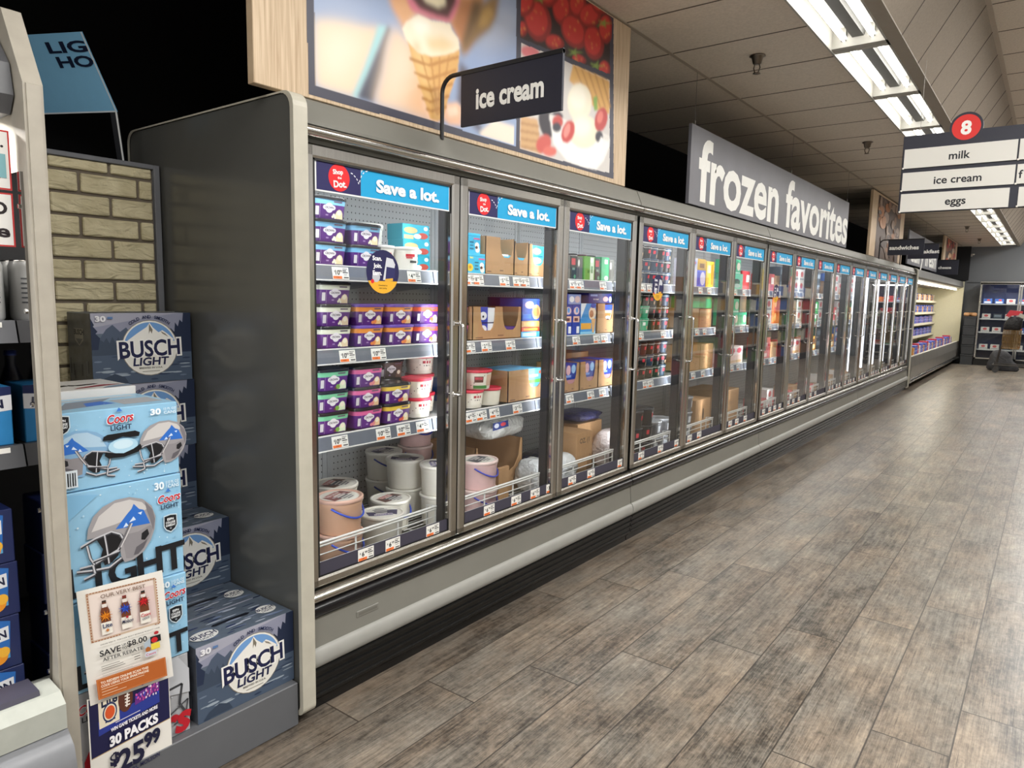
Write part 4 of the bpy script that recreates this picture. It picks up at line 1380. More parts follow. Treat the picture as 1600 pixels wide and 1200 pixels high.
BAGW = mat('bag_milky_film', '#dcdcd6', 0.22, spec=0.6, noise=0.10, nscale=22, bump=24)
make_bag('bag_white', 0.22, 0.42, 0.13, BAGW, 0.06, [('p', [(0.12, 0.55), (0.46, 0.62), (0.44, 0.9), (0.12, 0.88)], '#31448e'), ('e', 0.2, 0.74, 0.05, 0.1, '#dfe3ee'), ('e', 0.34, 0.76, 0.06, 0.08, '#c4404a')], 3)
make_bag('bag_clear', 0.2, 0.16, 0.2, mat('bag_clear_film', '#c9cbcb', 0.2, spec=0.6, noise=0.2, nscale=25, bump=24), 0.09, None, 5)
make_bag('bag_color', 0.16, 0.2, 0.26, mat('bag_pastel_film', '#cfc3c0', 0.25, spec=0.6, noise=0.2, nscale=20, bump=24), 0.06,
         [('r', 0.15, 0.58, 0.42, 0.88, '#4fa3d6'), ('p', [(0.42, 0.6), (0.9, 0.66), (0.9, 0.9), (0.45, 0.92)], '#dcd9d6'), ('p', [(0.15, 0.36), (0.9, 0.44), (0.9, 0.6), (0.15, 0.52)], '#e4623e'), ('r', 0.2, 0.1, 0.85, 0.3, '#6fb0b8')], 8)
make_bag('bag_navy', 0.24, 0.34, 0.07, mat('bag_navy_film', '#2a2c5e', 0.25, spec=0.6, noise=0.3, nscale=25, bump=24), 0.08, None, 9)
FX = -0.172          # front line of goods on the shelves


def stack(key, n, y, z, pitch, what, where, k, si, x=None, jitter=0.003, depth=TUBD, rz=0.0, group=None, r=random.Random(3)):
    pos = {1: [''], 2: ['lower', 'upper'], 3: ['bottom', 'middle', 'topmost']}[n]
    for i in range(n):
        put(key, (FX - depth / 2 if x is None else x) + r.uniform(-jitter, jitter), y + r.uniform(-jitter, jitter), z + i * pitch,
            ('%s, %s%s, %s behind the %s door' % (what, pos[i] + ' of ' if pos[i] else '', where, SHELFN[si], DOORN[k])), rz + r.uniform(-0.05, 0.05),
            group or 'ice cream tubs')


# first door
Z1, Z2, Z3 = (z + 0.003 for z in SHELVES)
stack('tub_blue', 3, 0.262, Z1, 0.0845, 'purple tub with pale blue band', 'left stack', 0, 0)
stack('tub_blue', 2, 0.437, Z1, 0.0845, 'purple tub with pale blue band', 'second stack', 0, 0)
put('bucket_ice', -0.425, 0.63, Z1, 'tall white bucket standing behind the sherbet cups, first door', 0.0)
put('sherbet', -0.265, 0.585, Z1, 'white sherbet cup half hidden by the round sticker, first door', 0.1, 'sherbet cups')
put('sherbet', -0.245, 0.707, Z1, 'white sherbet cup beside the teal cartons, first door', 0.0, 'sherbet cups')
for i, (x, y, z, w) in enumerate(((-0.36, 0.845, 0, 'lowest'), (-0.36, 0.845, 0.07, 'second from bottom'), (-0.37, 0.85, 0.14, 'topmost'))):
    put('tealbar', x, y, Z1 + z, 'teal dessert bar carton, %s of the pile beside the sherbet, first door' % w, 0, 'teal dessert bar cartons')
stack('tub_cream', 3, 0.283, Z2, 0.0845, 'purple tub with cream band', 'left stack', 0, 1)
stack('tub_orange', 2, 0.455, Z2, 0.0855, 'purple tub with orange band', 'second stack', 0, 1)
stack('tub_orange', 2, 0.622, Z2, 0.0855, 'purple tub with orange band', 'third stack', 0, 1)
stack('tub_red', 2, 0.787, Z2, 0.0855, 'purple tub with red band', 'right stack', 0, 1)
stack('tub_green', 3, 0.268, Z3, 0.0845, 'purple tub with mint green band', 'left stack', 0, 2)
stack('tub_pink', 3, 0.442, Z3, 0.0845, 'purple tub with pink band', 'second stack', 0, 2)
stack('tub_yellow', 2, 0.61, Z3, 0.0845, 'purple tub with yellow band', 'third stack', 0, 2)
stack('tub_brown', 3, 0.70, Z3, 0.0845, 'dark brown tub', 'stack behind the yellow ones', 0, 2, x=-0.37)
stack('redtub', 2, 0.775, Z3, 0.089, 'round tub with red lid', 'right stack', 0, 2, depth=0.135, group='red lidded round tubs')
stack('redtub', 3, 0.90, Z3, 0.089, 'round tub with red lid', 'rear stack', 0, 2, x=-0.34, group='red lidded round tubs')
PH = 0.1462
for (key, x, y, n, what, rz) in (('pail_peach', -0.232, 0.33, 2, 'peach pail at the front left', 0.35), ('pail_white', -0.40, 0.445, 2, 'white pail behind the peach ones', 0.5),
                             ('pail_vanilla', -0.285, 0.61, 1, 'white pail between peach pails and rack', 2.6), ('pail_white', -0.425, 0.79, 1, 'white pail with brown printed lid', 0.2),
                             ('pail_vanilla', -0.53, 0.985, 2, 'white pail right of centre', 2.2), ('pail_vanilla', -0.735, 1.03, 2, 'white pail at the rear', 0.1),
                             ('pail_vanilla', -0.315, 1.01, 2, 'white pail beside the mullion', 0.9)):
    for i in range(n):
        lv = '' if n == 1 else (' lower one of two,', ' upper one of two,')[i]
        put(key, x, y, DECK + i * PH, '%s,%s bottom rack behind the first door' % (what, lv), rz, 'ice cream pails')
for i in range(3):
    put('pail_pink', -0.72, 1.247, DECK + i * PH, 'pink pail at the back wall, %s of three, bottom rack behind first door' % ('lowest', 'middle', 'topmost')[i], 0.0, 'ice cream pails')

# second door
put('teal', -0.235, 1.098, Z1, 'bright teal carton, lower of two, top shelf behind the second door', 0, 'teal cartons')
put('teal', -0.24, 1.066, Z1 + 0.093, 'bright teal carton, upper of two, top shelf behind the second door', 0, 'teal cartons')
put('tray_teal', FX - 0.1, 1.28, Z1, 'kraft tray with one window, beside the teal cartons, second door', 0, 'kraft display trays')
put('tray_teal_narrow', FX - 0.1, 1.456, Z1, 'narrow kraft tray in the middle, top shelf behind the second door', 0, 'kraft display trays')
put('tray_teal_full', FX - 0.1, 1.594, Z1, 'kraft tray full of teal packs, top shelf behind the second door', 0, 'kraft display trays')
put('tub_pink', -0.24, 1.0, Z2, 'purple tub with pink band, lower, edge of second shelf, second door', 0, 'ice cream tubs')
put('tub_pink', -0.24, 0.995, Z2 + 0.085, 'purple tub with pink band, upper, edge of second shelf, second door', 0, 'ice cream tubs')
put('tray_two', FX - 0.1, 1.272, Z2, 'wide kraft tray with two windows, second shelf behind the second door', 0, 'kraft display trays')
for i, (key, z, w) in enumerate((('cyanflat', 0, 'pale blue flat carton'), ('redflat', 0.031, 'red flat carton'), ('tanflat', 0.054, 'tan flat carton'), ('bluecookie', 0.087, 'blue cookie carton'))):
    put(key, -0.25, 1.555, Z2 + z, '%s in the pile beside the two-window tray, second door' % w, 0, 'pile of flat cartons')
put('navyflat', -0.42, 1.72, Z2 + 0.147, 'navy carton lying above the blue cookie carton, second door', 0, 'navy cartons')
put('kraftB', -0.45, 1.76, Z2, 'kraft case carrying the navy carton, second shelf, second door', 0, 'cardboard cases')
stack('redtub', 2, 1.01, Z3, 0.089, 'round red lidded tub', 'stack at the edge', 1, 2, depth=0.135, group='red lidded round tubs')
put('redtub', -0.24, 1.145, Z3, 'speckled round tub with red lid, second from left, third shelf, second door', 0, 'red lidded round tubs')
put('redtub', -0.24, 1.284, Z3, 'speckled round tub with red lid, beside the blue oval tray, second door', 2.0, 'red lidded round tubs')
put('redtub_oval', -0.245, 1.195, Z3 + 0.089, 'large red lidded tub on two smaller ones, third shelf, second door', 0, 'red lidded round tubs')
put('blue', -0.45, 1.25, Z3 + 0.001, 'blue carton behind the red lidded tubs, third shelf, second door', 0, 'cartons')
put('tray_oval', FX - 0.12, 1.52, Z3, 'kraft tray with blue oval window, third shelf behind the second door', 0, 'kraft display trays')
put('pail_pink', -0.232, 1.215, DECK, 'pink swirl pail, lower of two, front of the second door', 0.25, 'ice cream pails')
put('pail_pink', -0.232, 1.215, DECK + PH, 'pink swirl pail, upper of two, front of the second door', 0.25, 'ice cream pails')
put('open_case', -0.55, 1.56, DECK, 'large open kraft case under the white bags, second door', 0, 'cardboard cases')
put('kraftS', -0.24, 1.42, DECK + 0.01, 'upright kraft flap beside the pink pails, second door', 0, 'cardboard cases')
put('bag_white', -0.50, 1.66, DECK + 0.302, 'white bag with blue label on the large kraft case, second door', 0, 'plastic bags')
put('bag_clear', -0.26, 1.74, DECK, 'white clear bag standing behind the rack, second door', 0, 'plastic bags')

# third door
put('greypint', -0.215, 1.895, Z1, 'slim grey carton at the left edge, top shelf, third door', 0, 'slim cartons')
put('darkpint', -0.215, 1.962, Z1, 'slim dark carton with red mark, top shelf, third door', 0, 'slim cartons')
put('greypint', -0.215, 2.027, Z1, 'slim grey carton with white dot, top shelf, third door', 0, 'slim cartons')
put('greenbox', -0.23, 2.13, Z1, 'leaf green carton with white stripe, top shelf, third door', 0, 'slim cartons')
put('darkpint', -0.215, 2.225, Z1, 'slim dark carton between two green ones, top shelf, third door', 0, 'slim cartons')
put('emerald', -0.23, 2.312, Z1, 'emerald green carton, top shelf behind the third door', 0, 'slim cartons')
put('greypint', -0.215, 2.395, Z1, 'slim grey carton right of the emerald one, third door', 0, 'slim cartons')
for i, y in enumerate((2.18, 2.29, 2.40, 2.51)):
    for j in range(2):
        put('pint_maroon' if (i + j) % 2 else 'pint_black', -0.42, y, Z1 + 0.084 * j, 'dark pint, %s row, %s from left, behind the green cartons, third door' % (('lower', 'upper')[j], ORD[i]), 0, 'pints')
put('navy', -0.25, 1.915, Z2, 'tall navy carton at the left edge, second shelf, third door', 0, 'navy cartons')
put('navy', -0.25, 2.002, Z2, 'tall navy carton, second from left, second shelf, third door', 0, 'navy cartons')
put('blueorange', -0.25, 2.135, Z2, 'blue carton with a cone and orange panel, third door', 0, 'navy cartons')
put('tray_cone', FX - 0.1, 2.33, Z2, 'kraft tray showing a sundae cone, second shelf, third door', 0, 'kraft display trays')
put('whiteflat', -0.25, 1.965, Z2 + 0.174, 'pale blue flat carton on the tall navy ones, third door', 0, 'navy cartons')
put('navyflat', -0.255, 2.27, Z2 + 0.182, 'navy flat carton lying on the cone tray, third door', 0, 'navy cartons')
put('tray_u_narrow', FX - 0.1, 1.97, Z3, 'kraft tray of blue packs, left one, third shelf, third door', 0, 'kraft display trays')
put('tray_u', FX - 0.1, 2.16, Z3, 'kraft tray of blue packs, middle one, third shelf, third door', 0, 'kraft display trays')
put('tray_u', FX - 0.1, 2.372, Z3, 'kraft tray of blue packs, right one, third shelf, third door', 0, 'kraft display trays')
put('kraftC', -0.48, 2.36, Z3, 'kraft case behind the trays of blue packs, third door', 0, 'cardboard cases')
put('kraftT', -0.29, 2.115, DECK + 0.01, 'tall kraft case with printed ounces, bottom rack, third door', 0, 'cardboard cases')
put('kraftH', -0.42, 2.44, DECK + 0.01, 'kraft case with a hand hole, bottom rack, third door', 0, 'cardboard cases')
put('bag_color', -0.215, 2.50, DECK + 0.01, 'pastel bag with blue and orange print, bottom rack, third door', 0, 'plastic bags')
put('bag_clear', -0.22, 1.93, DECK + 0.01, 'crumpled clear bag at the left, bottom rack, third door', 0, 'plastic bags')
put('bag_navy', -0.42, 2.44, DECK + 0.312, 'navy bag on the hand hole case, third door', 0, 'plastic bags')
put('bag_navy', -0.68, 2.44, DECK, 'navy bag at the back of the bottom rack, third door', 0, 'plastic bags')

# fourth door: pints
rr = random.Random(9)
for si, z, rows in ((0, Z1, 3), (1, Z2, 3), (2, Z3, 3)):
    for i in range(5):
        for j in range(rows):
            key = rr.choice(('pint_black', 'pint_maroon', 'pint_black', 'pint_blue'))
            if si == 0 and j == 0:
                key = 'pint_blue'
            if si == 1 and i < 2 and j < 2:
                key = 'pint_green'
            put(key, -0.222 + rr.uniform(-0.004, 0.004), 2.80 + 0.1055 * i + rr.uniform(-0.002, 0.002), z + 0.0835 * j,
                '%s pint in column %s from left, %s row, %s, fourth door' % ({'pint_black': 'black', 'pint_maroon': 'maroon', 'pint_white': 'white', 'pint_blue': 'slate blue', 'pint_green': 'green'}[key],
                ORD[i], ('bottom', 'second', 'third')[j], SHELFN[si]), rr.uniform(-0.3, 0.3), 'pints')
make_round('tub_dark', 0.076, 0.118, mat('tub_charcoal', '#232327', 0.3, noise=0.25, nscale=40), mat('lid_charcoal', '#2e2e33', 0.25), 'round_tub', 'round tub',
           [(0.07, 0.03, '#d2404a', -60, -42), (0.055, 0.06, '#c9b49c', 2, 26), (0.03, 0.02, '#7a7a80', -30, -8)], 0.014, 0.88)
make_round('tub_silver', 0.076, 0.118, mat('tub_silver_film', '#8d8f93', 0.22, 0.4, noise=0.25, nscale=30), mat('lid_silver', '#a9abae', 0.25, 0.3), 'round_tub', 'round tub',
           [(0.06, 0.05, '#dfe4ea', -46, -22), (0.035, 0.03, '#d2404a', 8, 22), (0.06, 0.07, '#4a4b50', -80, -62)], 0.014, 0.88)
for i, (x, y, n, key, w) in enumerate(((-0.21, 2.80, 3, 'tub_dark', 'charcoal round tub'), (-0.22, 2.975, 3, 'tub_dark', 'charcoal round tub'), (-0.235, 3.15, 2, 'tub_silver', 'silver round tub'), (-0.24, 3.32, 2, 'tub_silver', 'silver round tub'))):
    for j in range(n):
        put(key, x + (0.004, -0.005, 0.003)[j], y + (0, 0.004, -0.003)[j], DECK + 0.004 + 0.1195 * j, '%s, %s of the %s column, bottom rack behind fourth door' % (w, ('lowest', 'second', 'third')[j], ORD[i]), 0.5 * j, 'round tubs')

# fifth door
put('whitetall', -0.25, 3.655, Z1, 'tall lilac white carton, top shelf behind the fifth door', 0, 'tall cartons')
put('bluetall', -0.25, 3.80, Z1, 'cobalt blue carton, top shelf behind the fifth door', 0, 'tall cartons')
put('yellowlow', -0.25, 3.80, Z1 + 0.126, 'ochre carton lying on the cobalt blue one, fifth door', 0, 'tall cartons')
put('yellowtall', -0.25, 3.97, Z1, 'tall yellow carton, top shelf behind the fifth door', 0, 'tall cartons')
put('kraftA', -0.28, 3.69, Z2, 'kraft case at the left, second shelf, fifth door', 0, 'cardboard cases')
put('kraftB', -0.28, 3.925, Z2, 'kraft case at the right, second shelf, fifth door', 0, 'cardboard cases')
put('greenlong', -0.26, 3.83, Z2 + 0.151, 'long green carton on the kraft cases, fifth door', 0, 'green cartons')
put('kraftC', -0.28, 3.72, Z3, 'kraft case at the left, third shelf, fifth door', 0, 'cardboard cases')
put('kraftC', -0.28, 3.99, Z3, 'kraft case at the right, third shelf, fifth door', 0, 'cardboard cases')
for j in range(3):
    put('tub_silver', -0.25, 3.725, DECK + 0.004 + 0.1195 * j,
        'silver round tub, %s of the column on the bottom rack, fifth door' % ('lowest', 'second', 'topmost')[j], 0.4 * j, 'round tubs')
put('kraftH', -0.30, 4.02, DECK + 0.01, 'kraft case beside the round tubs, bottom rack, fifth door', 0, 'cardboard cases')

# sixth door
put('mintbag', -0.25, 4.57, Z1, 'mint green carton with dark print, lower, top shelf, sixth door', 0, 'green cartons')
put('mint', -0.25, 4.53, Z1 + 0.131, 'mint green carton, upper, top shelf, sixth door', 0, 'green cartons')
put('red', -0.27, 4.82, Z1, 'red carton right of the mint ones, top shelf, sixth door', 0, 'red cartons')
put('mint', -0.25, 4.54, Z2, 'mint green carton, lower left, second shelf, sixth door', 0, 'green cartons')
put('mint', -0.25, 4.75, Z2, 'mint green carton, lower right, second shelf, sixth door', 0, 'green cartons')
put('mint', -0.25, 4.54, Z2 + 0.116, 'mint green carton, upper left, second shelf, sixth door', 0, 'green cartons')
put('brown', -0.25, 4.73, Z2 + 0.116, 'brown carton on the mint ones, second shelf, sixth door', 0, 'cartons')
put('pinkwhite', -0.28, 4.64, Z3, 'pink and white carton, third shelf behind the sixth door', 0, 'cartons')
put('kraftL', -0.46, 4.86, DECK + 0.003, 'large kraft case with printed word, bottom rack, sixth door', 0, 'cardboard cases')

# the doors beyond, seen ever more from the side
COLW = {'red': 'red', 'redlow': 'low red', 'brown': 'brown', 'orange': 'orange', 'white': 'white', 'amber': 'amber', 'slate': 'slate grey', 'green': 'green', 'blue': 'blue', 'kraftA': 'kraft', 'pinkwhite': 'pink and white', 'kraftC': 'tall kraft'}
SIZE = {'red': (0.2, 0.16), 'redlow': (0.2, 0.1), 'brown': (0.16, 0.15), 'orange': (0.16, 0.13), 'white': (0.18, 0.12), 'amber': (0.18, 0.16), 'slate': (0.18, 0.12), 'green': (0.18, 0.11), 'blue': (0.18, 0.12), 'kraftA': (0.2, 0.15), 'pinkwhite': (0.36, 0.15), 'kraftC': (0.26, 0.2)}
PLAN = {6: (('red', 'brown', 'slate'), ('white', 'orange', 'orange'), ('redlow', 'kraftA', 'red'), ('red', 'white', 'redlow')),
        7: (('white', 'white', 'slate'), ('brown', 'white', 'brown'), ('pinkwhite', 'red'), ('red', 'kraftC', 'red')),
        8: (('slate', 'brown', 'blue'), ('green', 'white', 'brown'), ('amber', 'slate', 'blue'), ('red', 'kraftA', 'white')),
        9: (('white', 'pinkwhite'), ('red', 'white', 'slate'), ('amber', 'blue', 'white'), ('kraftC', 'white', 'kraftA')),
        10: (('white', 'blue', 'slate'), ('amber', 'green', 'slate'), ('slate', 'green', 'blue'), ('kraftC', 'amber')),
        11: (('blue', 'red'), ('amber', 'red', 'slate'), ('green', 'slate'), ('amber', 'kraftC')),
        12: (('blue', 'slate'), ('amber', 'slate'), ('slate', 'green'), ('amber', 'kraftC')),
        13: (('red', 'blue'), ('amber', 'slate'), ('blue', 'slate'), ('kraftC', 'amber')),
        14: (('green', 'blue'), ('red', 'amber'), ('green', 'slate'), ('kraftC', 'white'))}
for k, plan in PLAN.items():
    for si, keys in enumerate(plan):
        y = YD[k] + 0.06 + 0.0842 * (YD[k] + 1.54) - 0.03
        for q, key in enumerate(keys):
            w, h = SIZE[key]
            x = -0.172 - {'pinkwhite': 0.1, 'kraftA': 0.1, 'kraftC': 0.1}.get(key, 0.082)
            z = (Z1, Z2, Z3, DECK + 0.003)[si]
            n = 2 if h < 0.14 else 1
            for j in range(n):
                put(key, x, y + w / 2, z + j * (h + 0.001), '%s carton%s, %s from left, %s behind the %s door' % (COLW[key], ('', ' on another')[j], ORD[q], SHELFN[si], DOORN[k]), 0, 'cartons')
            y += w + 0.008

# ---------------------------------------------------------------- beer display between the coolers
def brick_mat():
    m = bpy.data.materials.new('cream_brick_face')
    m.use_nodes = True
    nt = m.node_tree
    b = nt.nodes['Principled BSDF']
    b.inputs['Roughness'].default_value = 0.8
    tc = nn(nt, 'ShaderNodeTexCoord')
    n1 = nn(nt, 'ShaderNodeTexNoise')
    n1.inputs['Scale'].default_value = 14
    n1.inputs['Detail'].default_value = 6
    nt.links.new(tc.outputs['Object'], n1.inputs['Vector'])
    cr = nn(nt, 'ShaderNodeValToRGB')
    cr.color_ramp.elements[0].position, cr.color_ramp.elements[0].color = 0.3, rgb('#c4b995')
    cr.color_ramp.elements[1].position, cr.color_ramp.elements[1].color = 0.7, rgb('#dcd2b0')
    nt.links.new(n1.outputs['Fac'], cr.inputs[0])
    nt.links.new(cr.outputs[0], b.inputs['Base Color'])
    mp = nn(nt, 'ShaderNodeMapping')
    mp.inputs['Scale'].default_value = (1, 1.0, 2.6)
    nt.links.new(tc.outputs['Object'], mp.inputs[0])
    n2 = nn(nt, 'ShaderNodeTexNoise')
    n2.inputs['Scale'].default_value = 9
    n2.inputs['Detail'].default_value = 3
    n2.inputs['Distortion'].default_value = 1.6
    nt.links.new(mp.outputs[0], n2.inputs['Vector'])
    bp = nn(nt, 'ShaderNodeBump')
    bp.inputs['Strength'].default_value = 0.9
    bp.inputs['Distance'].default_value = 0.02
    nt.links.new(n2.outputs['Fac'], bp.inputs['Height'])
    nt.links.new(bp.outputs[0], b.inputs['Normal'])
    return m


BRICK = brick_mat()
GREYPAINT = mat('grey_painted_wood', '#6d6f74', 0.55, noise=0.06, nscale=14)
MORTAR = mat('mortar_dark_tan', '#6f665a', 0.85, noise=0.12, nscale=40)
root = thing('brick_panel', 'cream brick partition in a grey frame behind the beer boxes', 'partition', (-0.83, -0.4, 0))
mb = MB()
mb.box(-0.86, -0.815, -0.768, -0.074, 0, 1.968, MORTAR)
part('backing', mb, root)
mb = MB()
mb.box(-0.865, -0.797, -0.094, -0.071, 0, 1.985, GREYPAINT, 0.002)
mb.box(-0.865, -0.797, -0.768, -0.094, 1.968, 1.985, GREYPAINT, 0.002)
part('frame', mb, root)
mb = MB()
rb = random.Random(2)
PITCHZ, PITCHY = 0.0775, 0.207
for i in range(26):
    z1 = 1.996 - i * PITCHZ
    z0, z1 = z1 - PITCHZ + 0.012, min(z1, 1.967)
    off = -0.253 if i % 2 == 0 else -0.359
    for j in range(-4, 4):
        ya = off + j * PITCHY + 0.006
        yb = ya + PITCHY - 0.012
        ya, yb = max(ya, -0.768), min(yb, -0.1)
        if yb - ya < 0.012 or z0 < 0:
            continue
        mb.box(-0.82, -0.803 + rb.uniform(-0.002, 0.002), ya, yb, z0, z1, BRICK, 0.004)
part('brick_face', mb, root)

mb = MB()
mb.box(-0.795, 0.035, -0.772, -0.072, 0, 0.157, mat('plinth_grey_paint', '#5f6165', 0.5, noise=0.06, nscale=6), 0.003)
solo('display_plinth', mb, 'grey painted plinth on the floor under the beer boxes', 'plinth', (-0.4, -0.43, 0))

PLZ = 0.1575
STEP = 0.2535
BW_, BD_, BHT = 0.352, 0.192, 0.2525


def jag(x0, x1, base, amp, n, r, up=True):
    """a ragged tree line as polygon points from x0 to x1"""
    pts = []
    for i in range(n + 1):
        x = x0 + (x1 - x0) * i / n
        pts.append((x, base + (amp * r.uniform(0.35, 1) if i % 2 else amp * r.uniform(0, 0.3))))
    return pts


def busch_front():
    r = random.Random(7)
    it = [('r', 0, 0, 1, 1, '#5c6878'), ('r', 0.0, 0.72, 1, 1, '#8d90a4'), ('p', [(0.0, 0.80), (0.6, 0.95), (0.9, 1.0), (0, 1)], '#a3a4b3'),
          ('p', [(0.06, 0.62), (0.14, 0.78), (0.2, 0.84), (0.27, 0.74), (0.33, 0.8), (0.4, 0.66), (0.4, 0.55), (0.06, 0.55)], '#4c586c'),
          ('p', [(0, 0.42)] + jag(0, 0.5, 0.58, 0.14, 18, r) + [(0.5, 0.42)], '#3c485a'),
          ('p', [(0, 0.5), (0, 0.93), (0.03, 0.84), (0.02, 0.82), (0.06, 0.75), (0.04, 0.72), (0.08, 0.66), (0.06, 0.5)], '#253048'),
          ('p', [(1, 0.25), (1, 1), (0.92, 1.0), (0.91, 0.86), (0.88, 0.9), (0.86, 0.8), (0.83, 0.86), (0.82, 0.72), (0.78, 0.78), (0.77, 0.62), (0.74, 0.6), (0.8, 0.4)], '#222c44'),
          ('r', 0, 0, 1, 0.42, '#4a586c')]
    for i in range(26):
        x, y, w = r.uniform(0, 0.9), r.uniform(0.02, 0.40), r.uniform(0.05, 0.2)
        it.append(('e', min(x + w / 2, 0.99 - w / 2), y, w / 2, r.uniform(0.008, 0.02), r.choice(('#8794a2', '#6c7a8e', '#2e3b54', '#9aa6b2', '#38465e')), 8))
    it.append(('p', [(0.05, 0.02), (0.1, 0.10), (0.2, 0.16), (0.3, 0.1), (0.33, 0.02)], '#364254'))
    return it


def busch_badge(cx=0.56, cy=0.50, R=0.40):
    A = BW_ / BHT      # height units -> width units
    it = [('c', cx, cy, R, '#8d8678'), ('c', cx, cy, R * 0.975, '#e8e6e0'), ('c', cx, cy, R * 0.93, '#e4e2da')]
    top = [(cx + R * 0.92 / A * math.cos(math.radians(a)), cy + R * 0.92 * math.sin(math.radians(a))) for a in range(14, 167, 6)]
    it.append(('p', top, '#6f9cd2'))
    it.append(('p', [(cx - 0.24, cy + 0.1), (cx - 0.17, cy + 0.17), (cx - 0.12, cy + 0.22), (cx - 0.03, cy + 0.30), (cx + 0.0, cy + 0.36), (cx + 0.035, cy + 0.29), (cx + 0.09, cy + 0.22), (cx + 0.13, cy + 0.25), (cx + 0.18, cy + 0.2), (cx + 0.245, cy + 0.12), (cx + 0.2, cy - 0.1), (cx - 0.2, cy - 0.1)], '#eceae4'))
    it.append(('p', [(cx - 0.005, cy + 0.35), (cx + 0.03, cy + 0.26), (cx + 0.02, cy + 0.2), (cx + 0.005, cy + 0.25), (cx - 0.01, cy + 0.2)], '#7c7668'))
    it.append(('p', [(cx + 0.11, cy + 0.24), (cx + 0.16, cy + 0.2), (cx + 0.19, cy + 0.15), (cx + 0.13, cy + 0.2)], '#8a8274'))
    it += [('t', 'BUSCH', cx, cy - 0.0, 0.235, '#efeeea', {'bold': 0.095, 'maxw': 0.66, 'rot': 0.03}),
           ('t', 'BUSCH', cx, cy + 0.0, 0.235, '#1d2146', {'bold': 0.028, 'maxw': 0.62, 'rot': 0.03}),
           ('t', 'LIGHT', cx, cy - 0.19, 0.115, '#1d2146', {'bold': 0.03, 'maxw': 0.36, 'slant': 0.12}),
           ('t', 'BREWED IN U.S.A.', cx, cy - 0.285, 0.025, '#55524c', {'maxw': 0.24}),
           ('r', cx - 0.09, cy - 0.34, cx + 0.09, cy - 0.333, '#77746c')]
    s = 'COLD AND SMOOTH'
    for i, ch in enumerate(s):
        if ch == ' ':
            continue
        a = math.radians(127 - 74 * i / (len(s) - 1))
        it.append(('t', ch, cx + R * 1.12 / A * math.cos(a), cy + R * 1.12 * math.sin(a), 0.045, '#1f2a50', {'bold': 0.02, 'rot': a - math.pi / 2}))
    it.append(('t', '30', 0.085, 0.925, 0.075, '#e6e6ea', {'bold': 0.045, 'maxw': 0.10}))
    it.append(('r', 0.15, 0.92, 0.20, 0.95, '#5a7aa8'))
    return it


BUSCH_BLUE = mat('beer_box_slate_blue', '#56616f', 0.3, noise=0.25, nscale=22)
BUSCH_SIDE = mat('beer_box_dark_flank', '#4b4f58', 0.35, noise=0.35, nscale=30)


def busch_box(key):
    d, w, h = BD_, BW_, BHT
    mb = MB()
    mb.box(-d, 0, -w / 2, w / 2, 0, h, BUSCH_BLUE, 0.002)
    F = Fr((0, -w / 2, 0), (0, 1, 0), (0, 0, 1))
    hh = mb.draw(F, w, h, [(a[0],) + tuple(a[1:]) for a in busch_front()], e=0.00005, h0=0.0001)
    mb.draw(F, w, h, busch_badge(), e=0.00012, h0=hh)
    F = Fr((-d, -w / 2, 0), (1, 0, 0), (0, 0, 1))
    r = random.Random(4)
    side = [('r', 0.01, 0.01, 0.99, 0.99, BUSCH_SIDE)]
    for i in range(10):
        x = r.uniform(0.05, 0.8)
        side.append(('r', x, r.uniform(0.05, 0.2), x + r.uniform(0.03, 0.1), r.uniform(0.22, 0.36), r.choice(('#3a3e48', '#5f636c', '#6a6e76'))))
    side += [('p', [(0.3, 0.78), (0.7, 0.78), (0.68, 0.62), (0.5, 0.54), (0.32, 0.62)], '#8d8c88'), ('p', [(0.35, 0.64), (0.65, 0.64), (0.5, 0.56)], '#5d6066'),
             ('t', 'BUSCH', 0.5, 0.735, 0.075, '#2b2f3a', {'bold': 0.04, 'maxw': 0.4})]
    mb.draw(F, d, h, side, e=0.00006, h0=0.0002)
    F = Fr((0, -w / 2, h), (0, 1, 0), (-1, 0, 0))
    top = [('e', r.uniform(0.1, 0.9), r.uniform(0.08, 0.92), r.uniform(0.04, 0.1), r.uniform(0.01, 0.03), r.choice(('#8a94aa', '#6a7894', '#2d3a5e', '#a5adbc', '#222d50')), 8) for _ in range(40)]
    top += [('p', [(0.3, 0.5), (0.33, 0.55), (0.67, 0.55), (0.7, 0.5), (0.66, 0.46), (0.5, 0.49), (0.34, 0.46)], '#141620'),
            ('e', 0.17, 0.3, 0.13, 0.17, '#d9d8d4'), ('t', 'BUSCH', 0.17, 0.32, 0.13, '#23284a', {'bold': 0.03, 'maxw': 0.23}), ('t', 'LIGHT', 0.17, 0.2, 0.06, '#23284a', {'maxw': 0.13, 'bold': 0.02}),
            ('e', 0.84, 0.4, 0.1, 0.16, '#d9d8d4'), ('t', 'BUSCH', 0.84, 0.44, 0.1, '#23284a', {'bold': 0.03, 'maxw': 0.18}), ('t', 'LIGHT', 0.84, 0.34, 0.06, '#23284a', {'maxw': 0.12, 'bold': 0.02})]
    mb.draw(F, w, d, top, e=0.00005, h0=0.0002)
    PROTO[key] = ('beer_box', mb.mesh('beer_box'), [], 'beer box')


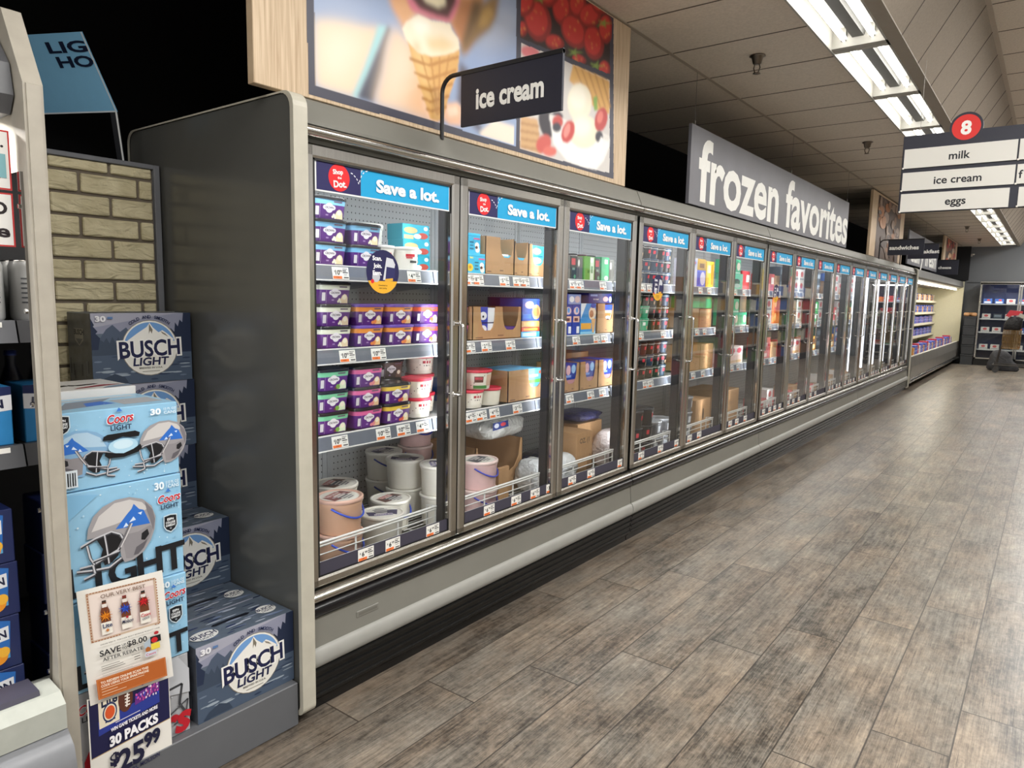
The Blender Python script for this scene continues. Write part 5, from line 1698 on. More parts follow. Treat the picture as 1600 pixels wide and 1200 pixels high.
busch_box('busch')
GB = 'dark blue thirty-can beer boxes'
XA, XB, XC, XD = 0.004, -0.1945, -0.389, -0.5905
YB = -0.243
put('busch', XA, YB, PLZ, 'front dark blue beer box standing alone on the plinth edge', 0.0, GB)
put('busch', XB, YB, PLZ, 'dark blue beer box directly behind the front one on the plinth', 0.0, GB)
put('busch', XC, YB, PLZ, 'dark blue beer box hidden beneath the middle step of the stack', 0.0, GB)
put('busch', XC, YB + 0.002, PLZ + 0.2545, 'dark blue beer box on the middle step, half behind the pale blue stack', 0.0, GB)
for i in range(5):
    put('busch', XD + (0.0, 0.003, 0, -0.002, 0.002)[i], YB - 0.008 + (0, .004, -.003, .003, -0.006)[i], PLZ + i * 0.2535,
        ('dark blue beer box at the foot of the tall stack by the bricks', 'dark blue beer box second from below in the tall stack', 'dark blue beer box third from below in the tall stack',
         'dark blue beer box under the topmost one of the tall stack', 'topmost dark blue beer box of the tall stack before the bricks')[i], 0.0, GB)

# pale blue beer boxes
PALE = mat('beer_box_pale_blue', '#8fbfdd', 0.32, noise=0.05, nscale=26)
SILVERB = mat('beer_box_silver', '#a9abb0', 0.32, noise=0.08, nscale=30)


def shield(x, y, s, A=1.0):
    P = lambda k: [(x + px * s * k, y + py * s * k * A) for px, py in ((-0.5, 0.62), (0, 0.7), (0.5, 0.62), (0.52, -0.2), (0.35, -0.5), (0, -0.72), (-0.35, -0.5), (-0.52, -0.2))]
    return [('p', P(1.14), '#c6d6e0'), ('p', P(1.0), '#14161c'), ('t', 'ESPN', x, y + 0.36 * s * A, 0.2 * s * A, '#e9edf0', {'bold': 0.03, 'maxw': 0.55 * s}),
            ('t', 'COLLEGE', x, y + 0.08 * s * A, 0.19 * s * A, '#e9edf0', {'bold': 0.03, 'maxw': 0.8 * s}), ('t', 'GAMEDAY', x, y - 0.17 * s * A, 0.19 * s * A, '#e9edf0', {'bold': 0.03, 'maxw': 0.84 * s}),
            ('e', x, y - 0.45 * s * A, 0.1 * s, 0.08 * s * A, '#8f98a0', 6)]


def coors_logo(x, y, s, A, sub='#1c2d4a'):
    return [('p', [(x - 0.1 * s, y + 0.34 * s * A), (x - 0.05 * s, y + 0.44 * s * A), (x + 0.0 * s, y + 0.5 * s * A), (x + 0.06 * s, y + 0.42 * s * A), (x + 0.12 * s, y + 0.34 * s * A)], '#3f78c8'),
            ('t', 'Coors', x, y + 0.08 * s * A, 0.36 * s * A, '#e6eef4', {'bold': 0.06, 'maxw': 1.05 * s, 'slant': 0.22, 'rot': 0.06}),
            ('t', 'Coors', x, y + 0.08 * s * A, 0.36 * s * A, '#c0222f', {'bold': 0.025, 'maxw': 1.0 * s, 'slant': 0.22, 'rot': 0.06}),
            ('t', 'LIGHT', x + 0.05 * s, y - 0.3 * s * A, 0.2 * s * A, sub, {'bold': 0.02, 'maxw': 0.8 * s})]


def drops(n, seed, cols=('#b7d8ec', '#a9cfe6', '#7fb0d0', '#d4e8f3'), y0=0.02, y1=0.98):
    r = random.Random(seed)
    return [('e', r.uniform(0.02, 0.98), r.uniform(y0, y1), r.uniform(0.003, 0.009), r.uniform(0.004, 0.012), r.choice(cols), 6) for _ in range(n)]


def helmet(cx, cy, s, A, flip=1, c0='#9a979a', c1='#c6c3c2', c2='#77747a'):
    """football helmet with face mask, printed; flip -1 faces the mask right"""
    P = lambda pts: [(cx + flip * x * s, cy + y * s * A) for x, y in pts]
    shell = [(-0.36, 0.0), (-0.34, 0.16), (-0.27, 0.33), (-0.15, 0.45), (0.02, 0.52), (0.2, 0.52), (0.37, 0.45), (0.49, 0.31), (0.54, 0.12), (0.52, -0.08), (0.46, -0.25), (0.36, -0.4), (0.22, -0.49), (0.1, -0.5), (0.06, -0.4), (0.04, -0.22), (-0.04, -0.05), (-0.2, 0.0)]
    it = [('p', P(shell), c0), ('p', P([(-0.3, 0.1), (-0.2, 0.32), (0.0, 0.47), (0.2, 0.48), (0.36, 0.4), (0.44, 0.28), (0.25, 0.2), (0.0, 0.14)]), c1),
          ('p', P([(0.08, -0.06), (0.3, -0.06), (0.46, 0.0), (0.5, -0.05), (0.44, -0.22), (0.33, -0.38), (0.2, -0.46), (0.12, -0.44)]), '#8a878b'),
          ('p', P([(0.4, 0.4), (0.5, 0.25), (0.53, 0.08), (0.5, -0.1), (0.46, 0.1), (0.42, 0.26)]), c2),
          ('p', P([(0.0, 0.06), (0.15, 0.25), (0.22, 0.33), (0.25, 0.4), (0.32, 0.3), (0.38, 0.27), (0.46, 0.03), (0.25, 0.04)]), '#2f6cc4'),
          ('p', P([(0.18, 0.12), (0.24, 0.2), (0.27, 0.14)]), '#cfe0f2'), ('p', P([(0.1, 0.06), (0.14, 0.13), (0.17, 0.07)]), '#cfe0f2'), ('p', P([(0.3, 0.24), (0.34, 0.2), (0.36, 0.25)]), '#cfe0f2'),
          ('p', P([(-0.24, -0.04), (-0.1, 0.02), (0.02, -0.02), (0.08, -0.14), (0.02, -0.36), (-0.06, -0.44), (-0.16, -0.46), (-0.2, -0.3), (-0.17, -0.2)]), '#17171b'),
          ('p', P([(0.34, -0.1), (0.42, -0.05), (0.44, -0.14), (0.38, -0.22), (0.33, -0.2)]), '#1e1e22'),
          ('p', P([(0.26, -0.3), (0.38, -0.24), (0.42, -0.2), (0.36, -0.34), (0.28, -0.42), (0.22, -0.42)]), '#5f5c62')]
    for pts, w in (([(-0.44, -0.1), (-0.26, -0.02), (-0.05, 0.03), (0.06, -0.04), (0.1, -0.14), (0.02, -0.28), (-0.3, -0.42), (-0.46, -0.42)], 0.032), ([(-0.36, -0.1), (-0.33, -0.3), (-0.28, -0.42)], 0.03),
                   ([(-0.14, 0.0), (-0.12, -0.2), (-0.1, -0.46)], 0.026), ([(-0.5, -0.46), (-0.3, -0.50), (-0.1, -0.52), (0.06, -0.42)], 0.034), ([(-0.3, -0.42), (-0.28, -0.56), (-0.42, -0.6)], 0.034), ([(-0.3, -0.36), (0.04, -0.3)], 0.026)):
        it.append(('l', P(pts), w * s * 1.5 * A, '#3b3b42'))
        it.append(('l', P([(x - 0.004, y + 0.012) for x, y in pts]), w * s * 0.75 * A, '#bfc0c6'))
    it.append(('l', P([(0.2, 0.1), (0.12, -0.08), (0.04, -0.24)]), 0.05 * s * A, '#6f6d72'))
    it.append(('l', P([(0.215, 0.1), (0.135, -0.08), (0.055, -0.24)]), 0.02 * s * A, '#c9c7c8'))
    return it


def pale_box(key, w, d, h, items, base=PALE, top=()):
    mb = MB()
    mb.box(-d, 0, -w / 2, w / 2, 0, h, base, 0.002)
    F = Fr((0, -w / 2, 0), (0, 1, 0), (0, 0, 1))
    mb.draw(F, w, h, items, e=0.00007, h0=0.0001)
    F = Fr((0, -w / 2, h), (0, 1, 0), (-1, 0, 0))
    mb.draw(F, w, d, top, e=0.00007, h0=0.0001)
    PROTO[key] = ('beer_box', mb.mesh('beer_box'), [], 'beer box')


CW = 0.331


def big_front(h):
    A = CW / h
    it = drops(60, 3) + [('p', [(0, 0.7), (0.3, 0.95), (0.0, 1.0)], '#7fb4d8')]
    it += [('t', '30', 0.80, 0.92, 0.07, '#e6f1f8', {'bold': 0.04, 'maxw': 0.085}), ('r', 0.86, 0.89, 0.864, 0.955, '#dcebf4'), ('t', '12 FL OZ', 0.925, 0.94, 0.026, '#dcebf4', {'maxw': 0.1}), ('t', 'CANS', 0.925, 0.902, 0.036, '#dcebf4', {'maxw': 0.1, 'bold': 0.02})]
    it += coors_logo(0.875, 0.77, 0.2, A) + shield(0.885, 0.53, 0.105, A)
    for i, ch in enumerate('LIGHT'):
        it.append(('t', ch, (0.11, 0.27, 0.46, 0.69, 0.90)[i], 0.20, 0.27, '#191a1e', {'bold': 0.03, 'rot': 0.03}))
    it += helmet(0.42, 0.56, 0.62, A * 0.88)
    return it


pale_box('pale_big', CW, 0.245, 0.302, big_front(0.302), PALE, drops(20, 5))
pale_box('pale_mid', CW, 0.245, 0.254, big_front(0.254), PALE, drops(20, 6))
A_ = CW / 0.252
pale_box('silver', CW, 0.245, 0.252, drops(50, 8, ('#8d9096', '#c9cbd0', '#7e8187')) + coors_logo(0.17, 0.80, 0.24, A_, '#2a2c34') + shield(0.24, 0.48, 0.13, A_) +
         [('p', [(0.55, 0.62), (0.62, 0.95), (0.9, 1.0), (1, 0.8), (1, 0.5)], '#b9bcc2'), ('l', [(0.78, 0.62), (0.93, 0.64), (0.90, 0.4), (0.97, 0.22)], 0.03, '#3a3b40'), ('l', [(0.8, 0.3), (0.98, 0.42), (0.95, 0.2), (0.84, 0.16)], 0.02, '#4a4b50'),
          ('t', 'Coors', 0.52, 0.225, 0.36, '#b51f2c', {'bold': 0.035, 'maxw': 0.92, 'slant': 0.22})], SILVERB)
A2 = CW / 0.212
pale_box('pale_top', CW, 0.25, 0.212, drops(50, 9) + helmet(0.255, 0.46, 0.46, A2 * 0.8, -1, '#7fa8cc', '#a9c6dc', '#5f8ab4') + helmet(0.82, 0.46, 0.46, A2 * 0.8, 1) + [
    ('t', '30', 0.80, 0.90, 0.08, '#eef5fa', {'bold': 0.04, 'maxw': 0.09}), ('t', '12 FL OZ', 0.925, 0.925, 0.03, '#dcebf4', {'maxw': 0.11}), ('t', 'CANS', 0.925, 0.875, 0.04, '#dcebf4', {'maxw': 0.11, 'bold': 0.02})] +
    coors_logo(0.50, 0.845, 0.21, A2) +
    [('p', [(0.36, 0.60), (0.37, 0.65), (0.4, 0.67), (0.62, 0.68), (0.66, 0.65), (0.65, 0.60), (0.58, 0.60), (0.52, 0.62), (0.44, 0.59)], '#0f1014'),
     ('e', 0.52, 0.5, 0.12, 0.1, '#a9d0e6'), ('e', 0.52, 0.52, 0.08, 0.06, '#c6e0ee'),
     ('p', [(0.37, 0.40), (0.38, 0.45), (0.44, 0.42), (0.52, 0.40), (0.6, 0.44), (0.66, 0.49), (0.67, 0.44), (0.64, 0.39), (0.52, 0.35), (0.4, 0.36)], '#0f1014')] +
    [('r', 0.02, 0.06, 0.16, 0.28, '#d8e2ea')] + [('r', 0.03 + 0.018 * i, 0.08, 0.038 + 0.018 * i + 0.003 * (i % 2), 0.25, '#22262c') for i in range(7)] + shield(0.068, 0.86, 0.1, A2), PALE,
    [('p', [(0.1, 0.2), (0.4, 0.3), (0.7, 0.8), (0.3, 0.7)], '#7f8896'), ('p', [(0.35, 0.3), (0.6, 0.35), (0.55, 0.6), (0.4, 0.55)], '#3a6cc0'), ('r', 0.62, 0.2, 0.95, 0.6, '#a3a6ac'), ('r', 0.1, 0.8, 0.9, 0.88, '#c9ccd0')] + drops(12, 2))
CY = -0.6065
PB = 'pale thirty-can beer boxes'
put('silver', 0.003, CY - 0.003, PLZ, 'silver beer box at the foot of the stack, behind the price signs', 0.0, PB)
put('pale_mid', 0.006, CY, PLZ + 0.2545, 'pale blue beer box second from below, behind the rebate sign', 0.0, PB)
put('pale_big', 0.0, CY - 0.002, PLZ + 0.51, 'pale blue beer box with one big football helmet, second from top', 0.0, PB)
put('pale_top', -0.006, CY - 0.002, PLZ + 0.8145, 'topmost pale blue beer box with two helmets and hand hole', 0.0, PB)
for i in range(3):
    put('silver', -0.255, CY, PLZ + i * 0.2545, 'silver beer box at level %d of the hidden rear stack behind pale boxes' % (i + 1), 0.0, PB)
mb = MB()
mb.box(-0.51, -0.262, CY - CW / 2, CY + CW / 2, PLZ + 0.764, PLZ + 1.05, mat('carton_white_gloss', '#d9d8d6', 0.35, noise=0.03), 0.002)
F = Fr((-0.262, CY - CW / 2, PLZ + 1.05), (0, 1, 0), (-1, 0, 0))
r = random.Random(3)
it = [('l', [(0.02, 0.40), (0.25, 0.46), (0.3, 0.40), (0.38, 0.5), (0.42, 0.42), (0.55, 0.52), (0.6, 0.44), (0.8, 0.5)], 0.09, '#1b1b1d'),
      ('p', [(0.5, 0.12), (0.98, 0.3), (0.8, 0.36), (0.55, 0.2)], '#8a2f3a'), ('p', [(0.7, 0.0), (1, 0.08), (1, 0.24), (0.8, 0.16)], '#7a8ba0'), ('r', 0.05, 0.72, 0.5, 0.8, '#a6a5a2')]
mb.draw(F, CW, 0.248, it)
solo('beer_box', mb, 'white beer box with black script, behind the two-helmet box', 'beer box', (-0.386, CY, PLZ + 0.764), PB)


# price signs taped to the stack
def quad_sign(c, x, th, name, label, items, W, H):
    """sheet whose four corners (y, z) are given bottom-left, bottom-right, top-right, top-left"""
    mb = MB()
    (a, b, cc, d) = c
    F = Fr((x + th, a[0], a[1]), (0, (b[0] - a[0]), (b[1] - a[1])), (0, (d[0] - a[0]), (d[1] - a[1])))
    mb.prism([a, b, cc, d], 'X', x, x + th, mat('sign_paper_white', '#e6e3dc', 0.55, noise=0.01))
    F.u = F.u / W
    F.v = F.v / H
    mb.draw(F, W, H, items, e=0.00008, h0=0.0002)
    return solo(name, mb, label, 'sign', (x, (a[0] + b[0]) / 2, (a[1] + b[1]) / 2), 'beer price signs')


def bottle(x, c, lab, cap='#3a2a20'):
    return [('p', [(x - 0.022, 0.872), (x + 0.022, 0.872), (x + 0.026, 0.84), (x + 0.05, 0.79), (x + 0.06, 0.60), (x - 0.06, 0.60), (x - 0.05, 0.79), (x - 0.026, 0.84)], '#6d3c26'),
            ('r', x - 0.024, 0.862, x + 0.024, 0.88, cap), ('r', x - 0.027, 0.82, x + 0.028, 0.85, '#ddd6d0'), ('r', x - 0.06, 0.585, x + 0.06, 0.69, '#e9e4da')]


def bow(x, y, c, c2):
    it = []
    for i in range(11):
        a = i * 0.571
        it.append(('p', [(x + 0.012 * math.cos(a + 1.57), y + 0.009 * math.sin(a + 1.57)), (x + 0.085 * math.cos(a), y + 0.052 * math.sin(a)), (x + 0.012 * math.cos(a - 1.57), y + 0.009 * math.sin(a - 1.57))], c if i % 2 else c2))
    return it


items = [('r', 0.09, 0.535, 0.90, 0.962, '#cbb39b'), ('r', 0.105, 0.545, 0.885, 0.953, '#c7b09c'), ('r', 0.12, 0.553, 0.87, 0.945, '#e4d6ce'), ('p', [(0.62, 0.6), (0.87, 0.6), (0.87, 0.9), (0.7, 0.9)], '#d9c3bf')]
for i in range(24):
    x = 0.11 + 0.765 * i / 23
    items += [('e', x, 0.958, 0.013, 0.005, '#9a5f3e', 6)]
    if not 9 < i < 22:
        items.append(('e', x, 0.540, 0.013, 0.005, '#9a5f3e', 6))
for i in range(17):
    y = 0.55 + 0.4 * i / 16
    items += [('e', 0.098, y, 0.008, 0.008, '#9a5f3e', 6), ('e', 0.893, y, 0.008, 0.008, '#9a5f3e', 6)]
items += [('t', 'OUR VERY BEST', 0.50, 0.918, 0.034, '#6b5040', {'bold': 0.005, 'maxw': 0.52})]
items += bottle(0.27, 0, 0) + bottle(0.5, 0, 0, '#7a2f2a') + bottle(0.72, 0, 0, '#22201e')
items += bow(0.27, 0.745, '#e08a1e', '#b9650f') + bow(0.495, 0.765, '#2d55c8', '#1f3a96') + bow(0.715, 0.785, '#d0222a', '#9c1820')
items += [('t', 'Lite', 0.275, 0.665, 0.036, '#20305e', {'bold': 0.02}), ('e', 0.27, 0.622, 0.018, 0.013, '#b9763c', 10), ('t', 'Molson', 0.5, 0.655, 0.034, '#20264a', {'maxw': 0.13, 'slant': 0.3}), ('e', 0.505, 0.69, 0.016, 0.012, '#b02a34', 8), ('t', 'Coors', 0.72, 0.665, 0.03, '#b9283a', {'maxw': 0.12, 'slant': 0.2, 'bold': 0.02}), ('t', 'LIGHT', 0.72, 0.632, 0.018, '#3a4560', {'maxw': 0.09}),
          ('t', 'ONLINE REBATE - PURCHASE SELECT BEVERAGE PRODUCT / CANS', 0.52, 0.512, 0.011, '#6a6660', {'maxw': 0.7}),
          ('t', 'SAVE', 0.27, 0.437, 0.052, '#222226', {'bold': 0.02, 'maxw': 0.24}), ('t', 'UP', 0.43, 0.455, 0.02, '#33343a'), ('t', 'TO', 0.43, 0.425, 0.02, '#33343a'), ('t', '$8.00', 0.585, 0.45, 0.05, '#222226', {'bold': 0.02, 'maxw': 0.24}),
          ('t', 'AFTER REBATE', 0.41, 0.378, 0.032, '#222226', {'bold': 0.01, 'maxw': 0.47}), ('r', 0.15, 0.318, 0.36, 0.324, '#8a8680'), ('r', 0.15, 0.3, 0.4, 0.306, '#8a8680'), ('r', 0.15, 0.282, 0.42, 0.288, '#8a8680'), ('r', 0.15, 0.255, 0.62, 0.259, '#b3afa8'), ('r', 0.15, 0.24, 0.5, 0.244, '#b3afa8'), ('r', 0.5, 0.335, 0.6, 0.342, '#a09c96'), ('r', 0.53, 0.312, 0.6, 0.32, '#77736c'), ('r', 0.53, 0.29, 0.6, 0.298, '#77736c'),
          ('p', [(0.66, 0.41), (0.74, 0.44), (0.74, 0.36), (0.66, 0.36)], '#a9b6c2'), ('r', 0.74, 0.39, 0.87, 0.45, '#1f1d22'), ('e', 0.79, 0.415, 0.04, 0.025, '#c3242c'), ('r', 0.74, 0.33, 0.85, 0.385, '#e6cf4a'), ('e', 0.70, 0.345, 0.03, 0.025, '#a9602a'), ('r', 0.66, 0.28, 0.80, 0.325, '#c9cfdc'), ('t', 'Coors', 0.73, 0.30, 0.022, '#b9283a', {'maxw': 0.12}), ('e', 0.82, 0.475, 0.03, 0.015, '#b02a34'),
          ('r', 0.075, 0.045, 0.90, 0.225, '#b5622c'), ('r', 0.085, 0.052, 0.89, 0.218, '#c9844e'), ('r', 0.09, 0.056, 0.885, 0.214, '#b25f2a'),
          ('t', 'TO REDEEM ONLINE SCAN THIS', 0.40, 0.185, 0.022, '#f0dfcc', {'bold': 0.03, 'maxw': 0.56}), ('t', 'CODE USING YOUR SMARTPHONE', 0.40, 0.155, 0.022, '#f0dfcc', {'bold': 0.03, 'maxw': 0.56}), ('r', 0.12, 0.125, 0.62, 0.131, '#e2c0a0'), ('r', 0.12, 0.1, 0.3, 0.106, '#e2c0a0'), ('r', 0.12, 0.075, 0.4, 0.08, '#e2c0a0')]
quad_sign([(-0.734, 0.383), (-0.506, 0.370), (-0.526, 0.704), (-0.753, 0.713)], 0.034, 0.0012, 'rebate_sign', 'white rebate sheet with three bottles wearing bows, taped to pale boxes', items, 0.228, 0.34)
items = [('r', 0.015, 0.36, 0.985, 0.985, '#1d1d45'), ('r', 0.015, 0.352, 0.985, 0.36, '#b9a070'),
         ('p', [(0.11, 0.56), (0.86, 0.60), (0.86, 0.75), (0.11, 0.71)], '#2b3a8f'), ('r', 0.12, 0.63, 0.36, 0.97, '#e3d9c3'), ('t', 'Lite', 0.25, 0.905, 0.12, '#1c2340', {'bold': 0.03, 'maxw': 0.19}), ('e', 0.25, 0.76, 0.085, 0.105, '#2a3560'), ('e', 0.25, 0.76, 0.07, 0.086, '#e3d9c3'), ('e', 0.25, 0.76, 0.058, 0.07, '#d2552a'), ('r', 0.19, 0.665, 0.31, 0.68, '#2a3560'),
         ('e', 0.44, 0.83, 0.09, 0.15, '#5a3326'), ('l', [(0.45, 0.73), (0.47, 0.92)], 0.016, '#e6ddd4')] + [('l', [(0.43, 0.75 + 0.034 * i), (0.49, 0.745 + 0.034 * i)], 0.014, '#e6ddd4') for i in range(5)] + \
        [('p', [(0.55, 0.70), (0.86, 0.74), (0.86, 0.84), (0.8, 0.86), (0.7, 0.83), (0.6, 0.82), (0.55, 0.8)], '#6a2f86')]
r = random.Random(6)
items += [('e', r.uniform(0.56, 0.85), r.uniform(0.72, 0.84), 0.009, 0.014, r.choice(('#d85aa8', '#e9e3ee', '#3a50c8', '#b94a9a', '#d8b4dc')), 6) for _ in range(50)]
items += [('p', [(0.62, 0.92), (0.70, 0.96), (0.78, 0.965), (0.76, 0.92), (0.68, 0.90), (0.64, 0.885)], '#8f7fc0'), ('p', [(0.64, 0.93), (0.74, 0.95), (0.72, 0.93)], '#c8485a'),
          ('t', 'WIN GAME TICKETS AND MORE', 0.53, 0.575, 0.038, '#eceaf2', {'bold': 0.04, 'maxw': 0.58}), ('r', 0.3, 0.625, 0.6, 0.634, '#c9c6d8'),
          ('t', '30 PACKS', 0.52, 0.455, 0.105, '#f1f0f4', {'bold': 0.05, 'maxw': 0.60}),
          ('t', '$', 0.27, 0.255, 0.13, '#1b1c38', {'bold': 0.05}), ('t', '25', 0.47, 0.195, 0.23, '#1b1c38', {'bold': 0.035, 'maxw': 0.32}), ('t', '99', 0.735, 0.265, 0.15, '#1b1c38', {'bold': 0.05, 'maxw': 0.21}),
          ('t', 'LITE, COORS, MOLSON', 0.50, 0.035, 0.045, '#25264a', {'bold': 0.02, 'maxw': 0.64})]
quad_sign([(-0.741, 0.128), (-0.517, 0.145), (-0.519, 0.378), (-0.741, 0.403)], 0.0315, 0.0012, 'price_sign', 'white and navy price sheet reading 30 packs, hanging below the rebate sheet', items, 0.224, 0.262)

# blue header card standing on the brick partition
root = thing('header_card', 'light blue leaning header card on top of the brick partition', 'display card', (-0.85, -0.18, 1.985))
BLUEC = mat('card_mid_blue', '#86c3ea', 0.5, noise=0.02)
U_ = Vector((0.895, 0.447, 0)).normalized()
FP, TP, LP_ = Vector((-0.842, -0.2, 2.166)), Vector((-0.773, -0.338, 2.397)), Vector((-0.853, -0.176, 1.986))
WC = 0.35


def slab(mb, F, w, h, th, m, u0=0.0):
    vs = [F.p(x, y, z) for z in (-th, 0) for x, y in ((u0, 0), (w, 0), (w, h), (u0, h))]
    mb.add(vs, [(3, 2, 1, 0), (4, 5, 6, 7), (0, 1, 5, 4), (1, 2, 6, 5), (2, 3, 7, 6), (3, 0, 4, 7)], m)


F = Fr(FP - U_ * WC, U_, (TP - FP).normalized())
HC = (TP - FP).length
mb = MB()
slab(mb, F, WC, HC, 0.004, BLUEC)
mb.draw(F, WC, HC, [('r', 0.985, 0, 1.0, 1, '#dfe8ee'), ('r', 0, 0, 1, 0.02, '#dfe8ee'),
                    ('t', 'LIG', 0.985, 0.84, 0.135, '#15203a', {'bold': 0.03, 'al': 'R', 'maxw': 0.46}),
                    ('t', 'HO', 0.99, 0.66, 0.135, '#15203a', {'bold': 0.03, 'al': 'R', 'maxw': 0.42})], e=0.0005, h0=0.0006)
part('face', mb, root)
F = Fr(LP_ - U_ * 0.03, U_, (FP - LP_).normalized())
mb = MB()
slab(mb, F, 0.03, (FP - LP_).length, 0.004, mat('card_edge_black', '#1a1c22', 0.6))
mb.draw(F, 0.03, (FP - LP_).length, [('r', 0.75, 0, 1, 1, '#d9dcdc')], h0=0.0005)
part('support', mb, root, 'black card support with a white edge')

# ---------------------------------------------------------------- open beer cooler at the left edge of the view
YC0, YC1 = -0.822, -0.776
COOLTRIM = mat('cooler_trim_taupe', '#a7a195', 0.42, noise=0.09, nscale=18)
MIRROR = mat('polished_liner_steel', '#8f8d8b', 0.07, 1.0, noise=0.05)
root = thing('beer_cooler', 'open beer cooler with taupe end frame and bottom sill, left edge', 'cooler', (-0.3, -1.6, 0))
prof = [(-0.95, 0.0), (0.075, 0.0), (0.075, 1.98), (-0.03, 2.165), (-0.09, 2.185), (-0.95, 2.185)]
mb = MB()
mb.prism(prof, 'Y', YC0 + 0.004, YC1, COOLTRIM)
mb.prism([(0.075, 0), (0.079, 0), (0.079, 1.978), (0.075, 1.98)], 'Y', YC0 + 0.01, YC1 - 0.006, COOLTRIM)
p = part('end_panel', mb, root)
mb = MB()
mb.prism([(-0.9, 0.33), (0.0, 0.33), (0.03, 0.5), (0.045, 0.62), (0.045, 1.78), (-0.9, 1.78)], 'Y', YC0 - 0.002, YC0 + 0.004, MIRROR)
for z in (0.52, 0.68, 0.95, 1.22, 1.45, 1.70):
    mb.prism([(0.028 + 0.006 * math.cos(a * 0.7854), z + 0.006 * math.sin(a * 0.7854)) for a in range(8)], 'Y', YC0 - 0.005, YC0 - 0.002, CHROME)
part('liner', mb, p, 'mirror steel liner', origin=root.location)
mb = MB()
mb.prism([(0.0, 1.915), (0.03, 1.955), (0.015, 2.03), (-0.05, 2.1), (-0.9, 2.16), (-0.9, 1.915)], 'Y', -2.6, YC0, mat('canopy_dark_grey', '#55565a', 0.4, noise=0.06))
part('canopy', mb, root)
mb = MB()
mb.box(-0.95, -0.88, -2.6, YC0, 0.1, 2.15, mat('cooler_black_liner', '#151518', 0.5, noise=0.1))
mb.box(-0.88, -0.0, -2.6, YC0, 0.10, 0.385, mat('cooler_black_liner', 0))
part('body', mb, root)
mb = MB()
mb.prism([(-0.05, 0.47), (0.03, 0.502), (0.1, 0.494), (0.13, 0.47), (0.13, 0.405), (-0.05, 0.405)], 'Y', -2.6, YC0 - 0.003, mat('sill_ivory_grey', '#a9aca4', 0.38, noise=0.06))
mb.prism([(0.0, 0.492), (0.012, 0.513), (0.085, 0.508), (0.09, 0.496)], 'Y', -2.6, YC0 - 0.045, STRIPNAVY)
part('sill', mb, root)
mb = MB()
mb.prism([(0.0, 0.40), (0.13, 0.402), (0.165, 0.37), (0.178, 0.31), (0.168, 0.25), (0.12, 0.215), (0.0, 0.21)], 'Y', -2.6, YC0 - 0.002, mat('cooler_bumper_grey', '#77797d', 0.4, noise=0.05), True)
part('bumper', mb, root)
mb = MB()
mb.box(-0.02, 0.06, -2.6, YC0, 0.0, 0.21, BLACKRIB)
part('kick_plate', mb, root)
for i, z in enumerate((1.11, 1.425)):
    s = MB()
    s.box(-0.8, -0.06, -2.6, YC0 - 0.006, z - 0.02, z - 0.004, mat('cooler_shelf_grey', '#4c4d51', 0.45))
    s.prism([(-0.06, z), (-0.045, z), (-0.03, z - 0.055), (-0.06, z - 0.05)], 'Y', -2.6, YC0 - 0.004, mat('cooler_shelf_grey', 0))
    so = part('shelf', s, root)
    for q in range(3):
        t = MB()
        F = Fr((-0.0405, -0.93 - 0.1 * q, z - 0.045), (0, 1, 0), Vector((-0.27, 0, 1)).normalized())
        t.box(-0.045, -0.0405, -0.93 - 0.1 * q, -0.855 - 0.1 * q, z - 0.046, z - 0.004, mat('tag_card_efeee9', '#efeee9', 0.5))
        t.draw(F, 0.075, 0.042, [('r', 0.05, 0.05, 0.5, 0.3, '#ef7a3c'), ('r', 0.1, 0.4, 0.45, 0.85, '#3a3a3e'), ('r', 0.55, 0.4, 0.9, 0.6, '#8a8a8c')], h0=0.002)
        part('price_tag', t, so, origin=root.location)
area_lamp('cooler_lamp', (-0.06, -1.66, 1.905), (0, math.radians(14), 0), 0.05, 1.6, 22)

# signs on the cooler's end
for (z0, z1, lab, lines) in ((1.737, 1.875, "white sign with red border reading it's the law, upper one", ("IT'S THE LAW.",)), (1.604, 1.73, 'white sign with red border reading we ID everyone, lower one', ('WE ID', 'everyone'))):
    mb = MB()
    W, H = 0.26, z1 - z0
    mb.box(0.006, 0.0075, YC0 - 0.008 - W, YC0 - 0.008, z0, z1, mat('sign_paper_white', 0))
    F = Fr((0.0075, YC0 - 0.008 - W, z0), (0, 1, 0), (0, 0, 1))
    it = [('r', 0, 0, 1, 1, '#c23a3a'), ('r', 0.015, 0.03, 0.985, 0.97, '#e8e6e2')]
    if len(lines) == 1:
        it += [('t', lines[0], 0.95, 0.80, 0.17, '#2a2224', {'bold': 0.03, 'al': 'R', 'maxw': 0.85}), ('c', 0.78, 0.36, 0.3, '#c8323a'), ('c', 0.78, 0.36, 0.24, '#e6d0d4'), ('r', 0.84, 0.2, 0.96, 0.6, '#7fb0b8')]
    else:
        it += [('t', lines[0], 0.95, 0.72, 0.24, '#2a2224', {'bold': 0.03, 'al': 'R', 'maxw': 0.5}), ('t', lines[1], 0.96, 0.30, 0.24, '#2a2224', {'bold': 0.03, 'al': 'R', 'maxw': 0.85})]
    mb.draw(F, W, H, it)
    solo('notice_sign', mb, lab, 'sign', (0.006, YC0 - 0.138, z0), 'age notices on the beer cooler')

